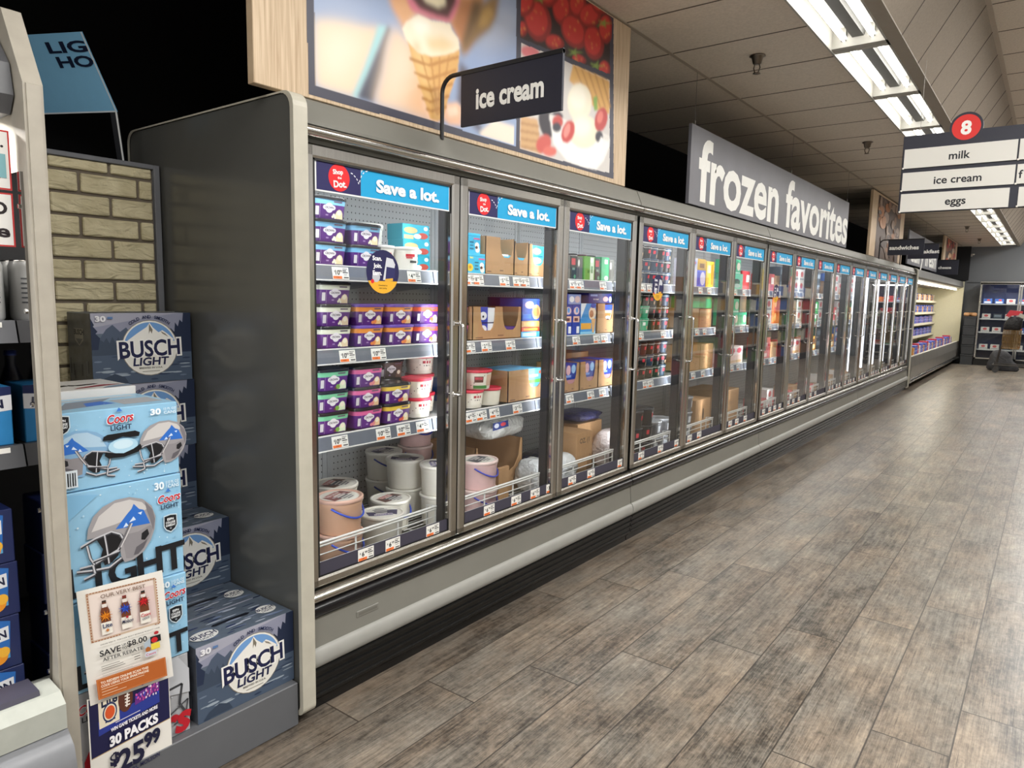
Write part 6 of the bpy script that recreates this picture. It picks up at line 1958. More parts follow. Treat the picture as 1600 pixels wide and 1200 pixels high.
# goods inside the beer cooler, by the mirror steel
NAVYB = mat('beer_carton_navy', '#1f2a58', 0.32, noise=0.06, nscale=12)
mb = MB()
W, D, H = 0.26, 0.13, 0.139
mb.box(-D, 0, -W / 2, W / 2, 0, H, NAVYB, 0.002)
F = Fr((0, -W / 2, 0), (0, 1, 0), (0, 0, 1))
mb.draw(F, W, H, [('p', [(0.3, 0.1), (0.9, 0.35), (0.92, 0.9), (0.75, 1.0), (0.3, 0.8)], '#2f6cb8'), ('p', [(0.3, 0.12), (0.9, 0.2), (0.9, 0.4), (0.3, 0.3)], '#58a6dc'),
                  ('p', [(0.2, 0.44), (0.9, 0.56), (0.9, 0.82), (0.2, 0.68)], '#e4e6ea'), ('t', 'BLUE MOON', 0.60, 0.63, 0.15, '#1a2040', {'bold': 0.03, 'maxw': 0.56, 'rot': 0.11}),
                  ('e', 0.80, 0.28, 0.085, 0.17, '#e8932a'), ('e', 0.85, 0.34, 0.05, 0.1, '#f0b43c')])
me = mb.mesh('beer_box')
for i in range(4):
    o = link('beer_box', me, None, (-0.055, YC0 - 0.03 - W / 2 - 0.004 * (i % 2), 0.386 + i * 0.1405))
    tag(o, 'navy beer carton with orange slice, %s of four in the left cooler' % ('lowest', 'second from below', 'third from below', 'topmost')[i], 'beer box', 'navy beer cartons')
mb = MB()
mb.box(-0.2, -0.07, -0.12, 0.12, 0, 0.15, mat('carrier_sky_blue', '#2d86c4', 0.35, noise=0.05), 0.002)
F = Fr((-0.07, -0.12, 0), (0, 1, 0), (0, 0, 1))
mb.draw(F, 0.24, 0.15, [('r', 0, 0.82, 1, 1, '#1f2a58'), ('p', [(0, 0.45), (1, 0.6), (1, 0.86), (0, 0.72)], '#e4e6ea'), ('t', 'BLUE MOON', 0.5, 0.66, 0.15, '#1a2040', {'bold': 0.03, 'maxw': 0.85, 'rot': 0.09}), ('e', 0.7, 0.2, 0.12, 0.2, '#e8932a'), ('t', 'BELGIAN WHITE', 0.5, 0.33, 0.08, '#dfe8f0', {'maxw': 0.6})])
F = Fr((-0.2, 0.12, 0), (-1, 0, 0), (0, 0, 1))
solo_loc = (0, YC0 - 0.135, 1.108)
o = link('bottle_carrier', mb.mesh('bottle_carrier'), None, solo_loc)
tag(o, 'sky blue bottle carrier on the lower shelf of the left cooler', 'bottle carrier')
BG = mat('bottle_dark_glass', '#1a1d30', 0.12, noise=0.1)
mb = MB()
mb.lathe([(0.03, 0), (0.03, 0.13), (0.026, 0.15), (0.013, 0.19), (0.012, 0.225)], BG, 16)
bm_ = mb.mesh('beer_bottle')
mb = MB()
mb.lathe([(0.0305, 0.05), (0.0305, 0.11)], mat('bottle_label_blue', '#2f6cc0', 0.4), 16, cap0=False, cap1=False)
lm_ = mb.mesh('label')
mb = MB()
mb.lathe([(0.0145, 0.215), (0.0145, 0.227), (0.012, 0.229)], mat('bottle_cap_blue', '#3a4a8a', 0.3, 0.5), 14)
cm_ = mb.mesh('cap')
for i in range(3):
    o = link('beer_bottle', bm_, None, (-0.24, YC0 - 0.045 - 0.066 * i, 1.108))
    tag(o, 'dark beer bottle with blue label, %s from the mirror steel, left cooler' % ORD[i], 'bottle', 'dark beer bottles')
    link('label', lm_, o)
    link('cap', cm_, o)
mb = MB()
CANW = mat('can_white', '#d6d8d8', 0.3, 0.3, noise=0.05)
mb.lathe([(0.024, 0), (0.029, 0.008), (0.029, 0.138), (0.024, 0.15)], CANW, 18)
for i in range(6):
    F = Fr((0.0295, -0.012, 0.045 + 0.012 * i), (0, 1, 0), (0, 0, 1))
    mb.draw(F, 0.024, 0.006, [('r', 0, 0, 1, 0.6, '#55595e')], h0=0.0006)
cn_ = mb.mesh('drink_can')
mb = MB()
mb.lathe([(0.0235, 0.149), (0.0245, 0.153), (0.022, 0.151)], CHROME, 18)
tp_ = mb.mesh('can_lid')
for j in range(2):
    for i in range(4):
        o = link('drink_can', cn_, None, (-0.095 - 0.06 * j, YC0 - 0.037 - 0.06 * i, 1.423))
        tag(o, 'white drink can, %s row, %s from the mirror steel, left cooler' % (('front', 'rear')[j], ORD[i]), 'can', 'white drink cans')
        link('can_lid', tp_, o)
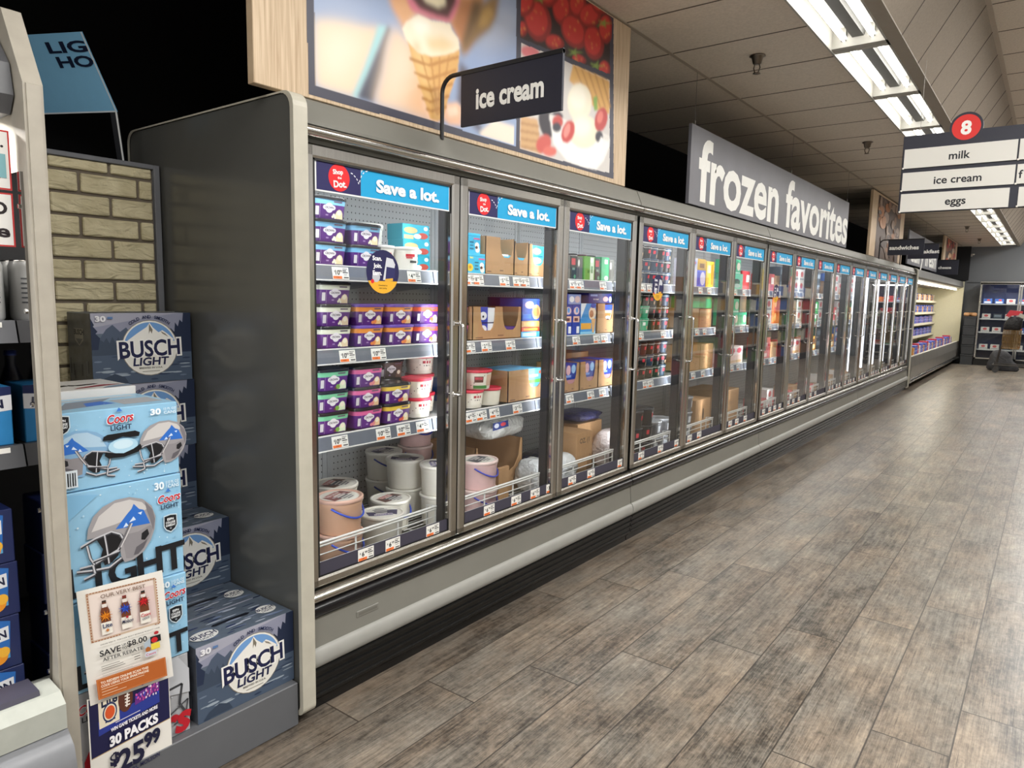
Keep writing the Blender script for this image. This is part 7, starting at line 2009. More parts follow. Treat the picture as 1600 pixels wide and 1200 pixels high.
POSTER = [['3a3a4a',0.3,0,[63,2668,2058,3441,2154,2185,69,2172]],['93a5c6',0.3,0,[97,2681,1201,3109,1231,2205,101,2208]],['a9b6d0',14,1,[96,2482,261,2536,422,2502,95,2412]],['7f93bb',14,1,[859,2537,1213,2719,1221,2497,831,2432]],['c3c8d6',14,1,[984,2681,1209,2823,1214,2687,891,2536]],['ead2b4',4,1,[99,2421,185,2443,293,2460,404,2487,362,2400,269,2206,101,2208]],['f2e2cc',10,1,[133,2408,282,2440,327,2424,214,2253,120,2246]],['9fd6da',2.2,1,[383,2486,431,2498,397,2435,320,2278,278,2207,258,2206,315,2319]],['474a58',2.2,1,[446,2494,431,2498,280,2207,356,2206,403,2325,424,2425]],['e7c9ab',5,1,[471,2501,446,2484,424,2425,403,2325,356,2206,522,2208,686,2209,629,2288,601,2374,547,2469]],['f0d9c2',11,1,[471,2474,521,2470,548,2397,471,2235,397,2236,440,2378]],['efb583',11,1,[588,2343,656,2388,714,2231,602,2217,522,2219]],['d79a68',3.5,1,[440,2594,422,2639,440,2814,976,3022,989,2831,967,2706,867,2524,813,2572,768,2616,682,2603,586,2588,521,2559,471,2556]],['e2ab7c',3.5,1,[440,2594,534,2624,586,2588,534,2510,502,2513,471,2556]],['b97a4c',3.5,1,[826,2719,950,2759,935,2676,859,2546,813,2591,782,2615]],['d8788a',2.2,1,[521,2629,547,2664,825,2766,829,2711,790,2632,746,2604,682,2601,586,2586,547,2593]],['4a1d1a',2.2,1,[540,2644,795,2747,803,2702,760,2628,682,2615,600,2610]],['efe3c2',2.2,1,[599,2665,737,2720,741,2673,695,2647,633,2646]],['c96f7e',2.2,1,[586,2601,682,2610,640,2582,586,2583]],['8f6d3c',3.5,1,[927,2713,1031,2806,1090,2835,1070,2738,1026,2664,937,2588,845,2499,829,2528,889,2613]],['c19a58',3.5,1,[967,2725,1024,2753,1058,2734,1009,2674,944,2649]],['6d5330',3.5,1,[910,2746,982,2770,943,2679,867,2539,844,2552]],['554a52',3.5,1,[830,2480,900,2449,894,2368,996,2206,896,2248,817,2311]],['eec3a4',2.0,1,[602,2296,636,2313,685,2263,707,2201,657,2205,609,2256]],['e9b896',2.0,1,[728,2287,817,2311,848,2298,846,2223,773,2212,729,2229]],['f3d3ba',2.0,1,[750,2277,817,2297,826,2264,766,2242]],['efe0cf',2.0,1,[962,2215,1062,2292,1224,2292,1227,2205,979,2203]],['d8a55c',1.0,1,[521,2497,547,2522,813,2553,829,2514,818,2429,764,2319,729,2215,657,2212,608,2311,558,2409]],['e8bd78',5,1,[541,2485,627,2482,649,2386,664,2259,622,2296,567,2402]],['b5792f',1.1,1,[541,2418,651,2422,826,2502,826,2490,651,2411,541,2407]],['b5792f',1.1,1,[564,2374,654,2371,808,2443,808,2432,654,2360,564,2363]],['b5792f',1.1,1,[586,2329,657,2327,789,2386,789,2374,657,2315,587,2318]],['b5792f',1.1,1,[610,2289,660,2284,770,2333,770,2321,660,2273,610,2278]],['b5792f',1.1,1,[633,2252,663,2249,752,2285,752,2274,663,2238,633,2241]],['bd8238',1.1,1,[601,2443,609,2445,700,2238,693,2236]],['bd8238',1.1,1,[652,2457,661,2459,705,2239,698,2237]],['bd8238',1.1,1,[706,2471,714,2473,711,2240,704,2239]],['bd8238',1.1,1,[761,2486,769,2488,717,2241,710,2240]],['f4e6cc',1.1,1,[502,2511,521,2541,586,2586,661,2588,739,2605,771,2607,783,2587,821,2565,829,2528,792,2504,740,2480,662,2453,587,2448,554,2462,521,2479]],['fbf5e6',3.5,1,[547,2544,586,2579,654,2579,648,2543,587,2516]],['e3c898',3.5,1,[627,2509,725,2547,814,2534,740,2490,655,2476]],['d9b27c',3.5,1,[560,2472,587,2484,601,2452,567,2452]],['2a1414',0.3,2,[1226,3119,2027,3429,2067,2722,1637,2710,1242,2685]],['8e1a17',1.3,2,[1486,2851,1494,2823,1490,2793,1475,2765,1450,2740,1419,2723,1384,2714,1349,2714,1317,2723,1292,2739,1275,2762,1269,2789,1272,2818,1286,2845,1309,2869,1339,2887,1373,2897,1408,2899,1441,2891,1468,2875]],['c4302a',1.3,2,[1455,2846,1461,2824,1458,2800,1446,2777,1427,2758,1402,2744,1374,2736,1347,2736,1321,2743,1301,2757,1288,2775,1282,2797,1285,2819,1296,2841,1315,2860,1338,2875,1366,2883,1394,2884,1420,2878,1441,2865]],['e3a54b',1.3,2,[1353,2844,1351,2840,1346,2838,1343,2840,1345,2845,1350,2846]],['e3a54b',1.3,2,[1370,2843,1368,2839,1363,2837,1360,2840,1363,2844,1368,2846]],['e3a54b',1.3,2,[1336,2804,1334,2800,1329,2799,1326,2801,1329,2805,1334,2807]],['e3a54b',1.3,2,[1431,2787,1428,2782,1423,2781,1420,2784,1423,2788,1428,2789]],['e3a54b',1.3,2,[1411,2848,1408,2844,1403,2842,1400,2845,1403,2849,1408,2851]],['8e1a17',1.3,2,[1354,2872,1345,2850,1329,2828,1309,2810,1286,2796,1262,2787,1240,2786,1222,2791,1210,2803,1204,2819,1206,2839,1215,2861,1230,2882,1250,2901,1272,2915,1296,2924,1318,2926,1337,2921,1350,2910,1356,2893]],['c4302a',1.3,2,[1331,2873,1324,2855,1311,2838,1295,2823,1276,2812,1258,2805,1240,2804,1226,2808,1216,2817,1212,2830,1213,2846,1220,2864,1232,2881,1248,2896,1266,2907,1285,2914,1303,2916,1317,2912,1328,2903,1332,2889]],['e3a54b',1.3,2,[1286,2875,1284,2871,1279,2869,1276,2872,1278,2876,1283,2877]],['e3a54b',1.3,2,[1258,2879,1256,2875,1251,2873,1249,2876,1251,2880,1256,2881]],['e3a54b',1.3,2,[1264,2818,1261,2814,1257,2813,1254,2815,1256,2819,1261,2821]],['e3a54b',1.3,2,[1310,2842,1307,2838,1302,2836,1300,2839,1302,2843,1307,2844]],['e3a54b',1.3,2,[1306,2888,1303,2884,1298,2882,1296,2885,1298,2889,1303,2890]],['8e1a17',1.3,2,[1607,2756,1596,2743,1579,2732,1556,2722,1531,2715,1505,2711,1482,2711,1463,2714,1450,2721,1444,2731,1447,2742,1456,2753,1473,2765,1495,2775,1520,2782,1545,2786,1569,2787,1589,2784,1603,2777,1609,2767]],['c4302a',1.3,2,[1581,2759,1573,2749,1559,2740,1541,2732,1521,2726,1500,2723,1482,2723,1467,2725,1456,2731,1452,2738,1454,2747,1461,2757,1475,2766,1492,2774,1512,2780,1532,2783,1552,2783,1567,2781,1578,2775,1583,2768]],['e3a54b',1.3,2,[1515,2740,1512,2736,1507,2735,1504,2737,1507,2742,1512,2743]],['e3a54b',1.3,2,[1551,2741,1548,2737,1543,2735,1540,2738,1543,2742,1548,2744]],['e3a54b',1.3,2,[1562,2776,1559,2772,1554,2770,1551,2773,1554,2777,1559,2779]],['e3a54b',1.3,2,[1540,2746,1537,2741,1532,2740,1529,2743,1532,2747,1537,2748]],['e3a54b',1.3,2,[1530,2763,1528,2759,1522,2757,1520,2760,1522,2764,1528,2766]],['8e1a17',1.3,2,[1668,2956,1669,2931,1662,2906,1646,2882,1624,2863,1598,2850,1571,2845,1545,2847,1523,2857,1506,2873,1497,2894,1496,2918,1503,2943,1518,2965,1539,2985,1564,2998,1591,3004,1617,3003,1640,2994,1658,2978]],['c4302a',1.3,2,[1641,2954,1642,2934,1636,2914,1624,2895,1606,2880,1586,2869,1564,2865,1543,2866,1525,2874,1512,2887,1505,2904,1504,2923,1510,2943,1522,2961,1538,2976,1558,2987,1580,2992,1601,2991,1619,2984,1633,2971]],['e3a54b',1.3,2,[1582,2964,1580,2960,1574,2958,1571,2960,1574,2965,1579,2967]],['e3a54b',1.3,2,[1626,2903,1623,2899,1618,2897,1615,2900,1617,2904,1623,2906]],['e3a54b',1.3,2,[1590,2946,1587,2942,1581,2940,1578,2943,1581,2947,1587,2949]],['e3a54b',1.3,2,[1622,2931,1620,2926,1614,2924,1611,2927,1614,2931,1619,2933]],['e3a54b',1.3,2,[1621,2904,1619,2899,1613,2898,1610,2900,1613,2905,1618,2906]],['8e1a17',1.3,2,[1800,2905,1820,2885,1827,2860,1822,2835,1803,2811,1775,2791,1739,2777,1699,2771,1660,2772,1625,2781,1598,2797,1580,2817,1574,2840,1579,2864,1596,2887,1622,2906,1656,2921,1695,2928,1734,2928,1771,2920]],['c4302a',1.3,2,[1770,2898,1785,2882,1791,2863,1786,2842,1772,2823,1749,2808,1721,2797,1689,2791,1658,2792,1630,2799,1608,2811,1594,2828,1589,2846,1593,2865,1607,2884,1628,2899,1655,2911,1686,2917,1717,2917,1746,2910]],['e3a54b',1.3,2,[1703,2861,1701,2856,1695,2855,1692,2857,1694,2862,1700,2864]],['e3a54b',1.3,2,[1714,2862,1711,2858,1705,2856,1702,2859,1705,2863,1711,2865]],['e3a54b',1.3,2,[1664,2861,1661,2856,1655,2854,1652,2857,1655,2862,1661,2863]],['e3a54b',1.3,2,[1736,2910,1733,2905,1727,2904,1724,2906,1727,2911,1733,2913]],['e3a54b',1.3,2,[1653,2824,1650,2819,1644,2818,1641,2820,1644,2825,1650,2826]],['8e1a17',1.3,2,[1805,3013,1802,2992,1791,2970,1774,2951,1752,2934,1727,2924,1703,2919,1680,2922,1662,2930,1650,2944,1645,2962,1648,2983,1658,3003,1674,3023,1696,3039,1720,3050,1745,3055,1768,3054,1787,3046,1799,3032]],['c4302a',1.3,2,[1779,3012,1776,2995,1768,2978,1754,2962,1737,2949,1717,2941,1697,2937,1679,2939,1665,2945,1655,2957,1651,2971,1654,2987,1662,3004,1675,3020,1692,3033,1711,3042,1731,3046,1749,3044,1764,3038,1774,3027]],['e3a54b',1.3,2,[1712,2981,1710,2976,1704,2974,1700,2977,1703,2982,1709,2983]],['e3a54b',1.3,2,[1727,3000,1724,2996,1718,2994,1715,2996,1717,3001,1723,3003]],['e3a54b',1.3,2,[1768,3025,1765,3021,1759,3019,1756,3021,1759,3026,1765,3028]],['e3a54b',1.3,2,[1721,3009,1719,3005,1713,3003,1709,3006,1712,3010,1718,3012]],['e3a54b',1.3,2,[1739,3009,1736,3005,1730,3003,1727,3006,1730,3010,1736,3012]],['8e1a17',1.3,2,[1993,2887,1997,2861,1991,2833,1975,2807,1950,2786,1919,2771,1886,2765,1854,2766,1825,2776,1803,2793,1789,2816,1785,2842,1791,2868,1806,2893,1829,2914,1859,2929,1891,2937,1924,2936,1954,2927,1978,2910]],['c4302a',1.3,2,[1961,2884,1964,2863,1960,2841,1947,2821,1927,2804,1903,2792,1877,2786,1851,2788,1828,2796,1810,2809,1799,2827,1796,2848,1800,2869,1813,2889,1831,2906,1855,2918,1881,2924,1907,2923,1930,2916,1949,2903]],['e3a54b',1.3,2,[1882,2823,1879,2818,1873,2816,1869,2819,1872,2824,1879,2826]],['e3a54b',1.3,2,[1877,2841,1874,2837,1868,2835,1865,2838,1867,2843,1874,2844]],['e3a54b',1.3,2,[1934,2906,1931,2902,1925,2900,1922,2903,1924,2907,1931,2909]],['e3a54b',1.3,2,[1849,2868,1846,2863,1839,2862,1836,2864,1839,2869,1845,2871]],['e3a54b',1.3,2,[1924,2848,1921,2844,1914,2842,1911,2845,1914,2849,1920,2851]],['8e1a17',1.3,2,[1949,2985,1931,2963,1906,2942,1874,2924,1840,2911,1807,2904,1777,2903,1755,2910,1741,2922,1737,2939,1743,2959,1759,2980,1784,3000,1814,3019,1848,3032,1881,3040,1912,3041,1936,3035,1951,3023,1955,3006]],['c4302a',1.3,2,[1917,2986,1903,2969,1883,2952,1858,2937,1831,2927,1804,2921,1781,2921,1763,2926,1751,2936,1748,2949,1753,2965,1766,2982,1786,2999,1810,3013,1837,3024,1864,3030,1888,3031,1907,3027,1919,3017,1922,3003]],['e3a54b',1.3,2,[1821,2977,1818,2972,1812,2970,1809,2973,1812,2977,1818,2979]],['e3a54b',1.3,2,[1815,2966,1812,2961,1806,2959,1803,2962,1806,2966,1812,2968]],['e3a54b',1.3,2,[1802,2944,1799,2940,1793,2938,1790,2941,1793,2945,1799,2947]],['e3a54b',1.3,2,[1895,2954,1893,2949,1886,2948,1883,2950,1886,2955,1892,2957]],['e3a54b',1.3,2,[1878,2948,1875,2944,1869,2942,1865,2945,1868,2949,1874,2951]],['8e1a17',1.3,2,[2083,2975,2081,2951,2072,2928,2057,2906,2037,2890,2015,2880,1993,2878,1972,2882,1955,2894,1944,2912,1939,2933,1941,2956,1949,2980,1964,3000,1983,3017,2004,3027,2027,3031,2048,3026,2065,3015,2077,2997]],['c4302a',1.3,2,[2057,2975,2055,2956,2048,2937,2036,2920,2021,2907,2003,2899,1985,2897,1969,2901,1955,2910,1946,2924,1942,2941,1944,2960,1951,2979,1962,2995,1977,3009,1995,3017,2013,3019,2029,3016,2043,3007,2053,2993]],['e3a54b',1.3,2,[1981,2964,1978,2959,1971,2958,1967,2960,1970,2965,1977,2967]],['e3a54b',1.3,2,[2052,2941,2049,2937,2042,2935,2038,2937,2042,2942,2048,2944]],['e3a54b',1.3,2,[2013,2915,2010,2910,2003,2908,1999,2911,2002,2916,2009,2918]],['e3a54b',1.3,2,[2027,2930,2024,2926,2017,2924,2014,2926,2017,2931,2024,2933]],['e3a54b',1.3,2,[2000,2979,1997,2974,1990,2972,1986,2975,1989,2979,1996,2981]],['8e1a17',1.3,2,[2075,2762,2072,2748,2064,2733,2051,2720,2034,2710,2015,2703,1995,2700,1978,2702,1964,2708,1954,2718,1950,2731,1952,2745,1960,2759,1973,2772,1990,2783,2008,2790,2028,2793,2046,2791,2060,2785,2070,2775]],['c4302a',1.3,2,[2051,2764,2049,2753,2043,2741,2032,2730,2019,2722,2003,2716,1988,2714,1974,2716,1962,2721,1955,2729,1952,2739,1953,2750,1960,2761,1970,2772,1983,2780,1998,2786,2014,2788,2028,2787,2040,2782,2047,2774]],['e3a54b',1.3,2,[2014,2766,2010,2762,2004,2760,2000,2763,2003,2768,2010,2769]],['e3a54b',1.3,2,[2013,2722,2010,2717,2003,2716,1999,2719,2002,2724,2009,2725]],['e3a54b',1.3,2,[2006,2771,2003,2766,1996,2765,1993,2768,1996,2772,2002,2774]],['e3a54b',1.3,2,[1989,2758,1986,2754,1979,2752,1976,2755,1979,2760,1985,2761]],['e3a54b',1.3,2,[2036,2760,2032,2755,2026,2753,2022,2756,2025,2761,2032,2763]],['8e1a17',1.3,2,[1556,2990,1552,2968,1540,2945,1520,2924,1494,2906,1466,2894,1437,2888,1412,2889,1391,2897,1378,2911,1373,2929,1376,2950,1388,2972,1407,2993,1432,3011,1459,3024,1488,3031,1514,3030,1536,3023,1550,3009]],['c4302a',1.3,2,[1528,2987,1525,2970,1515,2952,1499,2935,1479,2920,1456,2911,1434,2906,1413,2907,1397,2913,1386,2924,1382,2939,1385,2956,1395,2974,1410,2990,1429,3004,1452,3015,1474,3020,1495,3020,1512,3014,1524,3003]],['e3a54b',1.3,2,[1447,2986,1445,2981,1439,2980,1437,2982,1439,2986,1444,2988]],['e3a54b',1.3,2,[1512,2982,1510,2977,1504,2975,1501,2978,1504,2982,1509,2984]],['e3a54b',1.3,2,[1440,2986,1437,2982,1432,2980,1429,2983,1432,2987,1437,2989]],['e3a54b',1.3,2,[1426,2973,1424,2969,1419,2967,1416,2969,1418,2974,1423,2975]],['e3a54b',1.3,2,[1483,2994,1480,2989,1475,2988,1472,2990,1475,2994,1480,2996]],['8e1a17',1.3,2,[1299,2744,1297,2734,1293,2723,1285,2714,1276,2707,1266,2702,1255,2701,1246,2703,1238,2708,1233,2715,1231,2724,1232,2734,1237,2745,1244,2754,1253,2761,1263,2766,1274,2767,1283,2766,1291,2761,1296,2753]],['c4302a',1.3,2,[1284,2746,1283,2738,1279,2730,1273,2722,1266,2716,1258,2713,1249,2712,1242,2713,1236,2717,1232,2723,1230,2730,1231,2738,1235,2747,1240,2754,1248,2760,1256,2763,1264,2765,1272,2763,1278,2760,1282,2754]],['e3a54b',1.3,2,[1254,2731,1252,2727,1247,2726,1244,2728,1247,2732,1251,2734]],['e3a54b',1.3,2,[1262,2714,1259,2710,1255,2709,1252,2711,1254,2715,1259,2717]],['e3a54b',1.3,2,[1257,2731,1254,2727,1250,2725,1247,2728,1249,2732,1254,2733]],['e3a54b',1.3,2,[1279,2742,1276,2738,1271,2736,1269,2739,1271,2743,1276,2744]],['e3a54b',1.3,2,[1286,2741,1284,2737,1279,2736,1276,2738,1278,2742,1283,2744]],['8e1a17',1.3,2,[1820,2737,1813,2729,1801,2721,1783,2714,1763,2709,1741,2705,1721,2704,1704,2705,1691,2708,1684,2713,1684,2720,1690,2727,1702,2735,1719,2742,1739,2748,1760,2752,1781,2753,1799,2753,1812,2749,1819,2744]],['c4302a',1.3,2,[1796,2740,1791,2734,1781,2728,1767,2722,1751,2717,1734,2714,1717,2713,1703,2714,1693,2716,1688,2721,1688,2726,1693,2732,1702,2738,1716,2744,1732,2749,1749,2752,1765,2753,1779,2752,1790,2750,1796,2745]],['e3a54b',1.3,2,[1739,2727,1736,2723,1730,2721,1727,2724,1730,2729,1736,2730]],['e3a54b',1.3,2,[1725,2723,1722,2719,1716,2717,1713,2720,1715,2725,1721,2726]],['e3a54b',1.3,2,[1740,2715,1737,2711,1731,2709,1728,2712,1731,2717,1737,2718]],['e3a54b',1.3,2,[1780,2736,1777,2732,1771,2730,1768,2733,1771,2737,1777,2739]],['e3a54b',1.3,2,[1724,2728,1721,2723,1715,2722,1712,2724,1715,2729,1721,2730]],['8e1a17',1.3,2,[2051,3104,2048,3084,2034,3062,2012,3042,1985,3024,1954,3012,1923,3005,1895,3005,1872,3011,1857,3023,1852,3040,1855,3060,1868,3081,1888,3101,1915,3118,1945,3131,1976,3139,2005,3140,2029,3134,2045,3122]],['c4302a',1.3,2,[2020,3102,2017,3085,2006,3068,1989,3052,1967,3038,1942,3028,1918,3022,1895,3022,1877,3027,1865,3037,1861,3050,1863,3066,1874,3083,1890,3099,1911,3113,1936,3123,1960,3129,1983,3130,2002,3125,2015,3115]],['e3a54b',1.3,2,[1929,3086,1926,3082,1919,3080,1916,3082,1919,3087,1925,3089]],['e3a54b',1.3,2,[1931,3039,1928,3034,1922,3032,1918,3035,1921,3039,1928,3041]],['e3a54b',1.3,2,[1918,3094,1915,3090,1909,3087,1905,3090,1908,3095,1915,3097]],['e3a54b',1.3,2,[2000,3083,1997,3078,1990,3076,1986,3079,1989,3084,1996,3086]],['e3a54b',1.3,2,[2005,3097,2002,3092,1995,3090,1992,3092,1995,3097,2001,3099]],['7f9a3f',1.3,2,[1703,2745,1791,2775,1702,2757]],['7f9a3f',1.3,2,[1692,2746,1732,2732,1713,2756]],['7f9a3f',1.3,2,[1696,2754,1635,2716,1710,2748]],['7f9a3f',1.3,2,[1709,2758,1632,2748,1697,2745]],['7f9a3f',1.3,2,[1714,2753,1726,2785,1692,2750]],['7f9a3f',1.3,2,[1922,2736,2018,2767,1921,2748]],['7f9a3f',1.3,2,[1910,2737,1953,2722,1933,2747]],['7f9a3f',1.3,2,[1914,2745,1848,2706,1929,2739]],['7f9a3f',1.3,2,[1928,2749,1844,2739,1915,2735]],['7f9a3f',1.3,2,[1933,2744,1946,2777,1909,2741]],['7f9a3f',1.3,2,[1394,2904,1470,2934,1393,2914]],['7f9a3f',1.3,2,[1384,2904,1418,2892,1403,2914]],['7f9a3f',1.3,2,[1388,2911,1335,2874,1400,2907]],['7f9a3f',1.3,2,[1399,2915,1332,2904,1388,2903]],['7f9a3f',1.3,2,[1403,2910,1414,2941,1384,2907]],['7f9a3f',1.3,2,[1982,2971,2080,3006,1982,2983]],['7f9a3f',1.3,2,[1970,2971,2015,2958,1994,2982]],['7f9a3f',1.3,2,[1974,2979,1907,2937,1990,2974]],['7f9a3f',1.3,2,[1989,2984,1903,2970,1975,2970]],['7f9a3f',1.3,2,[1994,2979,2007,3013,1970,2975]],['cfcac6',0.3,3,[1248,2684,1616,2687,2068,2703,2105,2211,1260,2195]],['d9747a',1.5,3,[1400,2654,1391,2644,1376,2634,1356,2626,1333,2621,1309,2618,1288,2618,1270,2621,1258,2627,1252,2635,1254,2644,1262,2654,1276,2663,1296,2671,1318,2677,1342,2680,1364,2680,1382,2677,1395,2671,1401,2663]],['e8e4e0',1.5,3,[1251,2602,1425,2659,1620,2606,1520,2408,1260,2354]],['d8a659',1.5,3,[1695,2693,2066,2702,2079,2524,1937,2520,1665,2605]],['b98440',1.5,3,[1706,2687,1720,2688,1886,2521,1871,2518]],['b98440',1.5,3,[1772,2689,1786,2690,1936,2532,1921,2529]],['b98440',1.5,3,[1840,2692,1855,2693,1987,2543,1971,2540]],['b98440',1.5,3,[1909,2694,1925,2696,2039,2554,2023,2551]],['b98440',1.5,3,[1981,2697,1997,2698,2092,2566,2076,2562]],['2b2530',1.5,3,[1532,2381,1538,2357,1537,2334,1530,2313,1517,2298,1499,2288,1478,2287,1457,2292,1437,2305,1421,2323,1409,2345,1403,2368,1404,2391,1411,2411,1424,2427,1441,2436,1461,2438,1482,2433,1502,2421,1519,2403]],['3a3140',1.5,3,[1617,2418,1614,2410,1606,2401,1594,2393,1578,2386,1561,2381,1543,2379,1528,2379,1515,2383,1507,2388,1504,2395,1506,2404,1514,2412,1526,2420,1541,2427,1558,2432,1576,2435,1592,2434,1605,2431,1613,2426]],['cda373',1.5,3,[1260,2354,1397,2360,1435,2204,1259,2202]],['a87a48',1.5,3,[1261,2321,1415,2335,1415,2327,1261,2312]],['a87a48',1.5,3,[1262,2286,1416,2299,1417,2291,1262,2277]],['a87a48',1.5,3,[1263,2251,1418,2262,1418,2254,1264,2242]],['a87a48',1.5,3,[1265,2216,1419,2226,1420,2218,1265,2207]],['c9544a',1.5,3,[1513,2254,1502,2239,1486,2226,1467,2216,1446,2210,1427,2208,1410,2211,1398,2218,1391,2229,1390,2242,1395,2257,1406,2272,1421,2285,1440,2295,1460,2302,1480,2304,1497,2302,1510,2294,1518,2283,1519,2270]],['d7695c',1.5,3,[1568,2240,1565,2232,1557,2223,1544,2215,1527,2209,1509,2205,1490,2203,1474,2204,1461,2207,1452,2213,1449,2220,1451,2229,1459,2237,1472,2245,1488,2251,1506,2256,1525,2258,1542,2257,1556,2254,1565,2248]],['f1efec',1.5,3,[1495,2403,2090,2408,2094,2356,2033,2267,1958,2209,1844,2199,1664,2208,1538,2271]],['dedbd6',1.5,3,[1495,2403,2090,2408,2079,2380,1496,2377]],['efe6cf',1.5,3,[1889,2547,1885,2516,1869,2486,1843,2459,1810,2438,1774,2426,1737,2423,1704,2430,1678,2446,1660,2468,1653,2495,1657,2525,1672,2554,1696,2580,1727,2601,1762,2614,1799,2618,1834,2613,1862,2598,1881,2576]],['f7f1e0',4,3,[1831,2559,1828,2539,1818,2520,1800,2503,1778,2489,1754,2481,1729,2479,1707,2482,1689,2492,1677,2506,1672,2523,1675,2542,1685,2561,1701,2579,1722,2592,1747,2601,1771,2604,1794,2600,1813,2591,1826,2577]],['efe4cc',1.4,3,[1975,2413,1969,2384,1948,2356,1915,2331,1872,2311,1825,2299,1779,2295,1737,2300,1704,2312,1683,2332,1674,2356,1680,2382,1699,2409,1730,2433,1769,2453,1815,2467,1862,2472,1905,2469,1941,2457,1965,2438]],['f8f2e4',5,3,[1892,2422,1888,2406,1875,2389,1854,2374,1827,2362,1798,2354,1768,2351,1741,2353,1720,2360,1706,2371,1701,2385,1704,2401,1717,2417,1737,2431,1762,2444,1792,2452,1821,2456,1849,2454,1871,2448,1886,2437]],['c33d38',1.4,3,[1726,2357,1715,2338,1700,2320,1681,2306,1661,2297,1643,2294,1626,2296,1614,2304,1607,2317,1606,2333,1611,2351,1621,2370,1636,2387,1654,2402,1674,2411,1693,2415,1710,2413,1722,2406,1730,2393,1731,2376]],['e58a80',1.4,3,[1683,2359,1676,2348,1668,2337,1659,2328,1649,2322,1640,2320,1633,2322,1628,2327,1626,2335,1626,2345,1630,2357,1636,2368,1644,2379,1653,2388,1663,2394,1672,2396,1679,2395,1684,2390,1687,2382,1686,2371]],['bb3936',1.4,3,[2059,2488,2050,2466,2035,2447,2016,2430,1995,2419,1973,2413,1954,2414,1938,2422,1927,2435,1923,2452,1925,2472,1934,2493,1948,2513,1967,2529,1988,2541,2009,2547,2029,2546,2046,2539,2057,2526,2061,2508]],['da7468',1.4,3,[2011,2494,2006,2483,1999,2473,1990,2465,1981,2459,1971,2456,1962,2457,1955,2460,1950,2467,1948,2476,1950,2487,1954,2498,1961,2508,1970,2516,1979,2522,1989,2525,1998,2525,2006,2521,2010,2514,2012,2505]],['c0413a',1.4,3,[1618,2393,1616,2382,1610,2371,1599,2362,1586,2355,1571,2350,1556,2349,1543,2351,1532,2356,1525,2364,1522,2373,1524,2384,1530,2394,1540,2404,1553,2411,1568,2415,1583,2417,1596,2415,1608,2410,1615,2402]],['2e2a3a',1.4,3,[1602,2363,1600,2355,1595,2348,1586,2341,1575,2336,1563,2332,1551,2331,1540,2332,1531,2336,1526,2341,1523,2348,1525,2355,1530,2363,1538,2370,1549,2375,1561,2379,1573,2380,1584,2379,1593,2375,1599,2370]],['2e2a3a',1.4,3,[2018,2395,2017,2385,2012,2375,2003,2367,1992,2360,1979,2357,1966,2356,1954,2358,1945,2363,1938,2371,1936,2380,1937,2389,1942,2399,1951,2407,1962,2414,1975,2418,1988,2419,1999,2416,2009,2411,2016,2404]],['7ea545',1.4,3,[1902,2575,1942,2594,1949,2522,1917,2509]],['f7f5f2',1.4,3,[1904,2246,1998,2391,2025,2383,1951,2228]]]

# ---------------------------------------------------------------- posters and signs over the freezers
def wood_mat():
    m = bpy.data.materials.new('pale_oak_board')
    m.use_nodes = True
    nt = m.node_tree
    b = nt.nodes['Principled BSDF']
    b.inputs['Roughness'].default_value = 0.55
    tc = nn(nt, 'ShaderNodeTexCoord')
    mp = nn(nt, 'ShaderNodeMapping')
    mp.inputs['Scale'].default_value = (1, 60, 2.2)
    nt.links.new(tc.outputs['Object'], mp.inputs[0])
    n = nn(nt, 'ShaderNodeTexNoise')
    n.inputs['Scale'].default_value = 1.6
    n.inputs['Detail'].default_value = 7
    n.inputs['Distortion'].default_value = 0.4
    nt.links.new(mp.outputs[0], n.inputs['Vector'])
    cr = nn(nt, 'ShaderNodeValToRGB')
    cr.color_ramp.elements[0].position, cr.color_ramp.elements[0].color = 0.3, rgb('#b09677')
    cr.color_ramp.elements[1].position, cr.color_ramp.elements[1].color = 0.68, rgb('#d6c0a3')
    nt.links.new(n.outputs['Fac'], cr.inputs[0])
    nt.links.new(cr.outputs[0], b.inputs['Base Color'])
    return m


WOOD = wood_mat()
root = thing('ice_cream_poster', 'large pale wood poster board with ice cream cone photo above the first freezer', 'poster', (-0.07, 1.08, 2.16))
mb = MB()
mb.box(-0.085, -0.05, -0.135, 2.29, 2.162, 3.042, WOOD, 0.002)
part('board', mb, root)
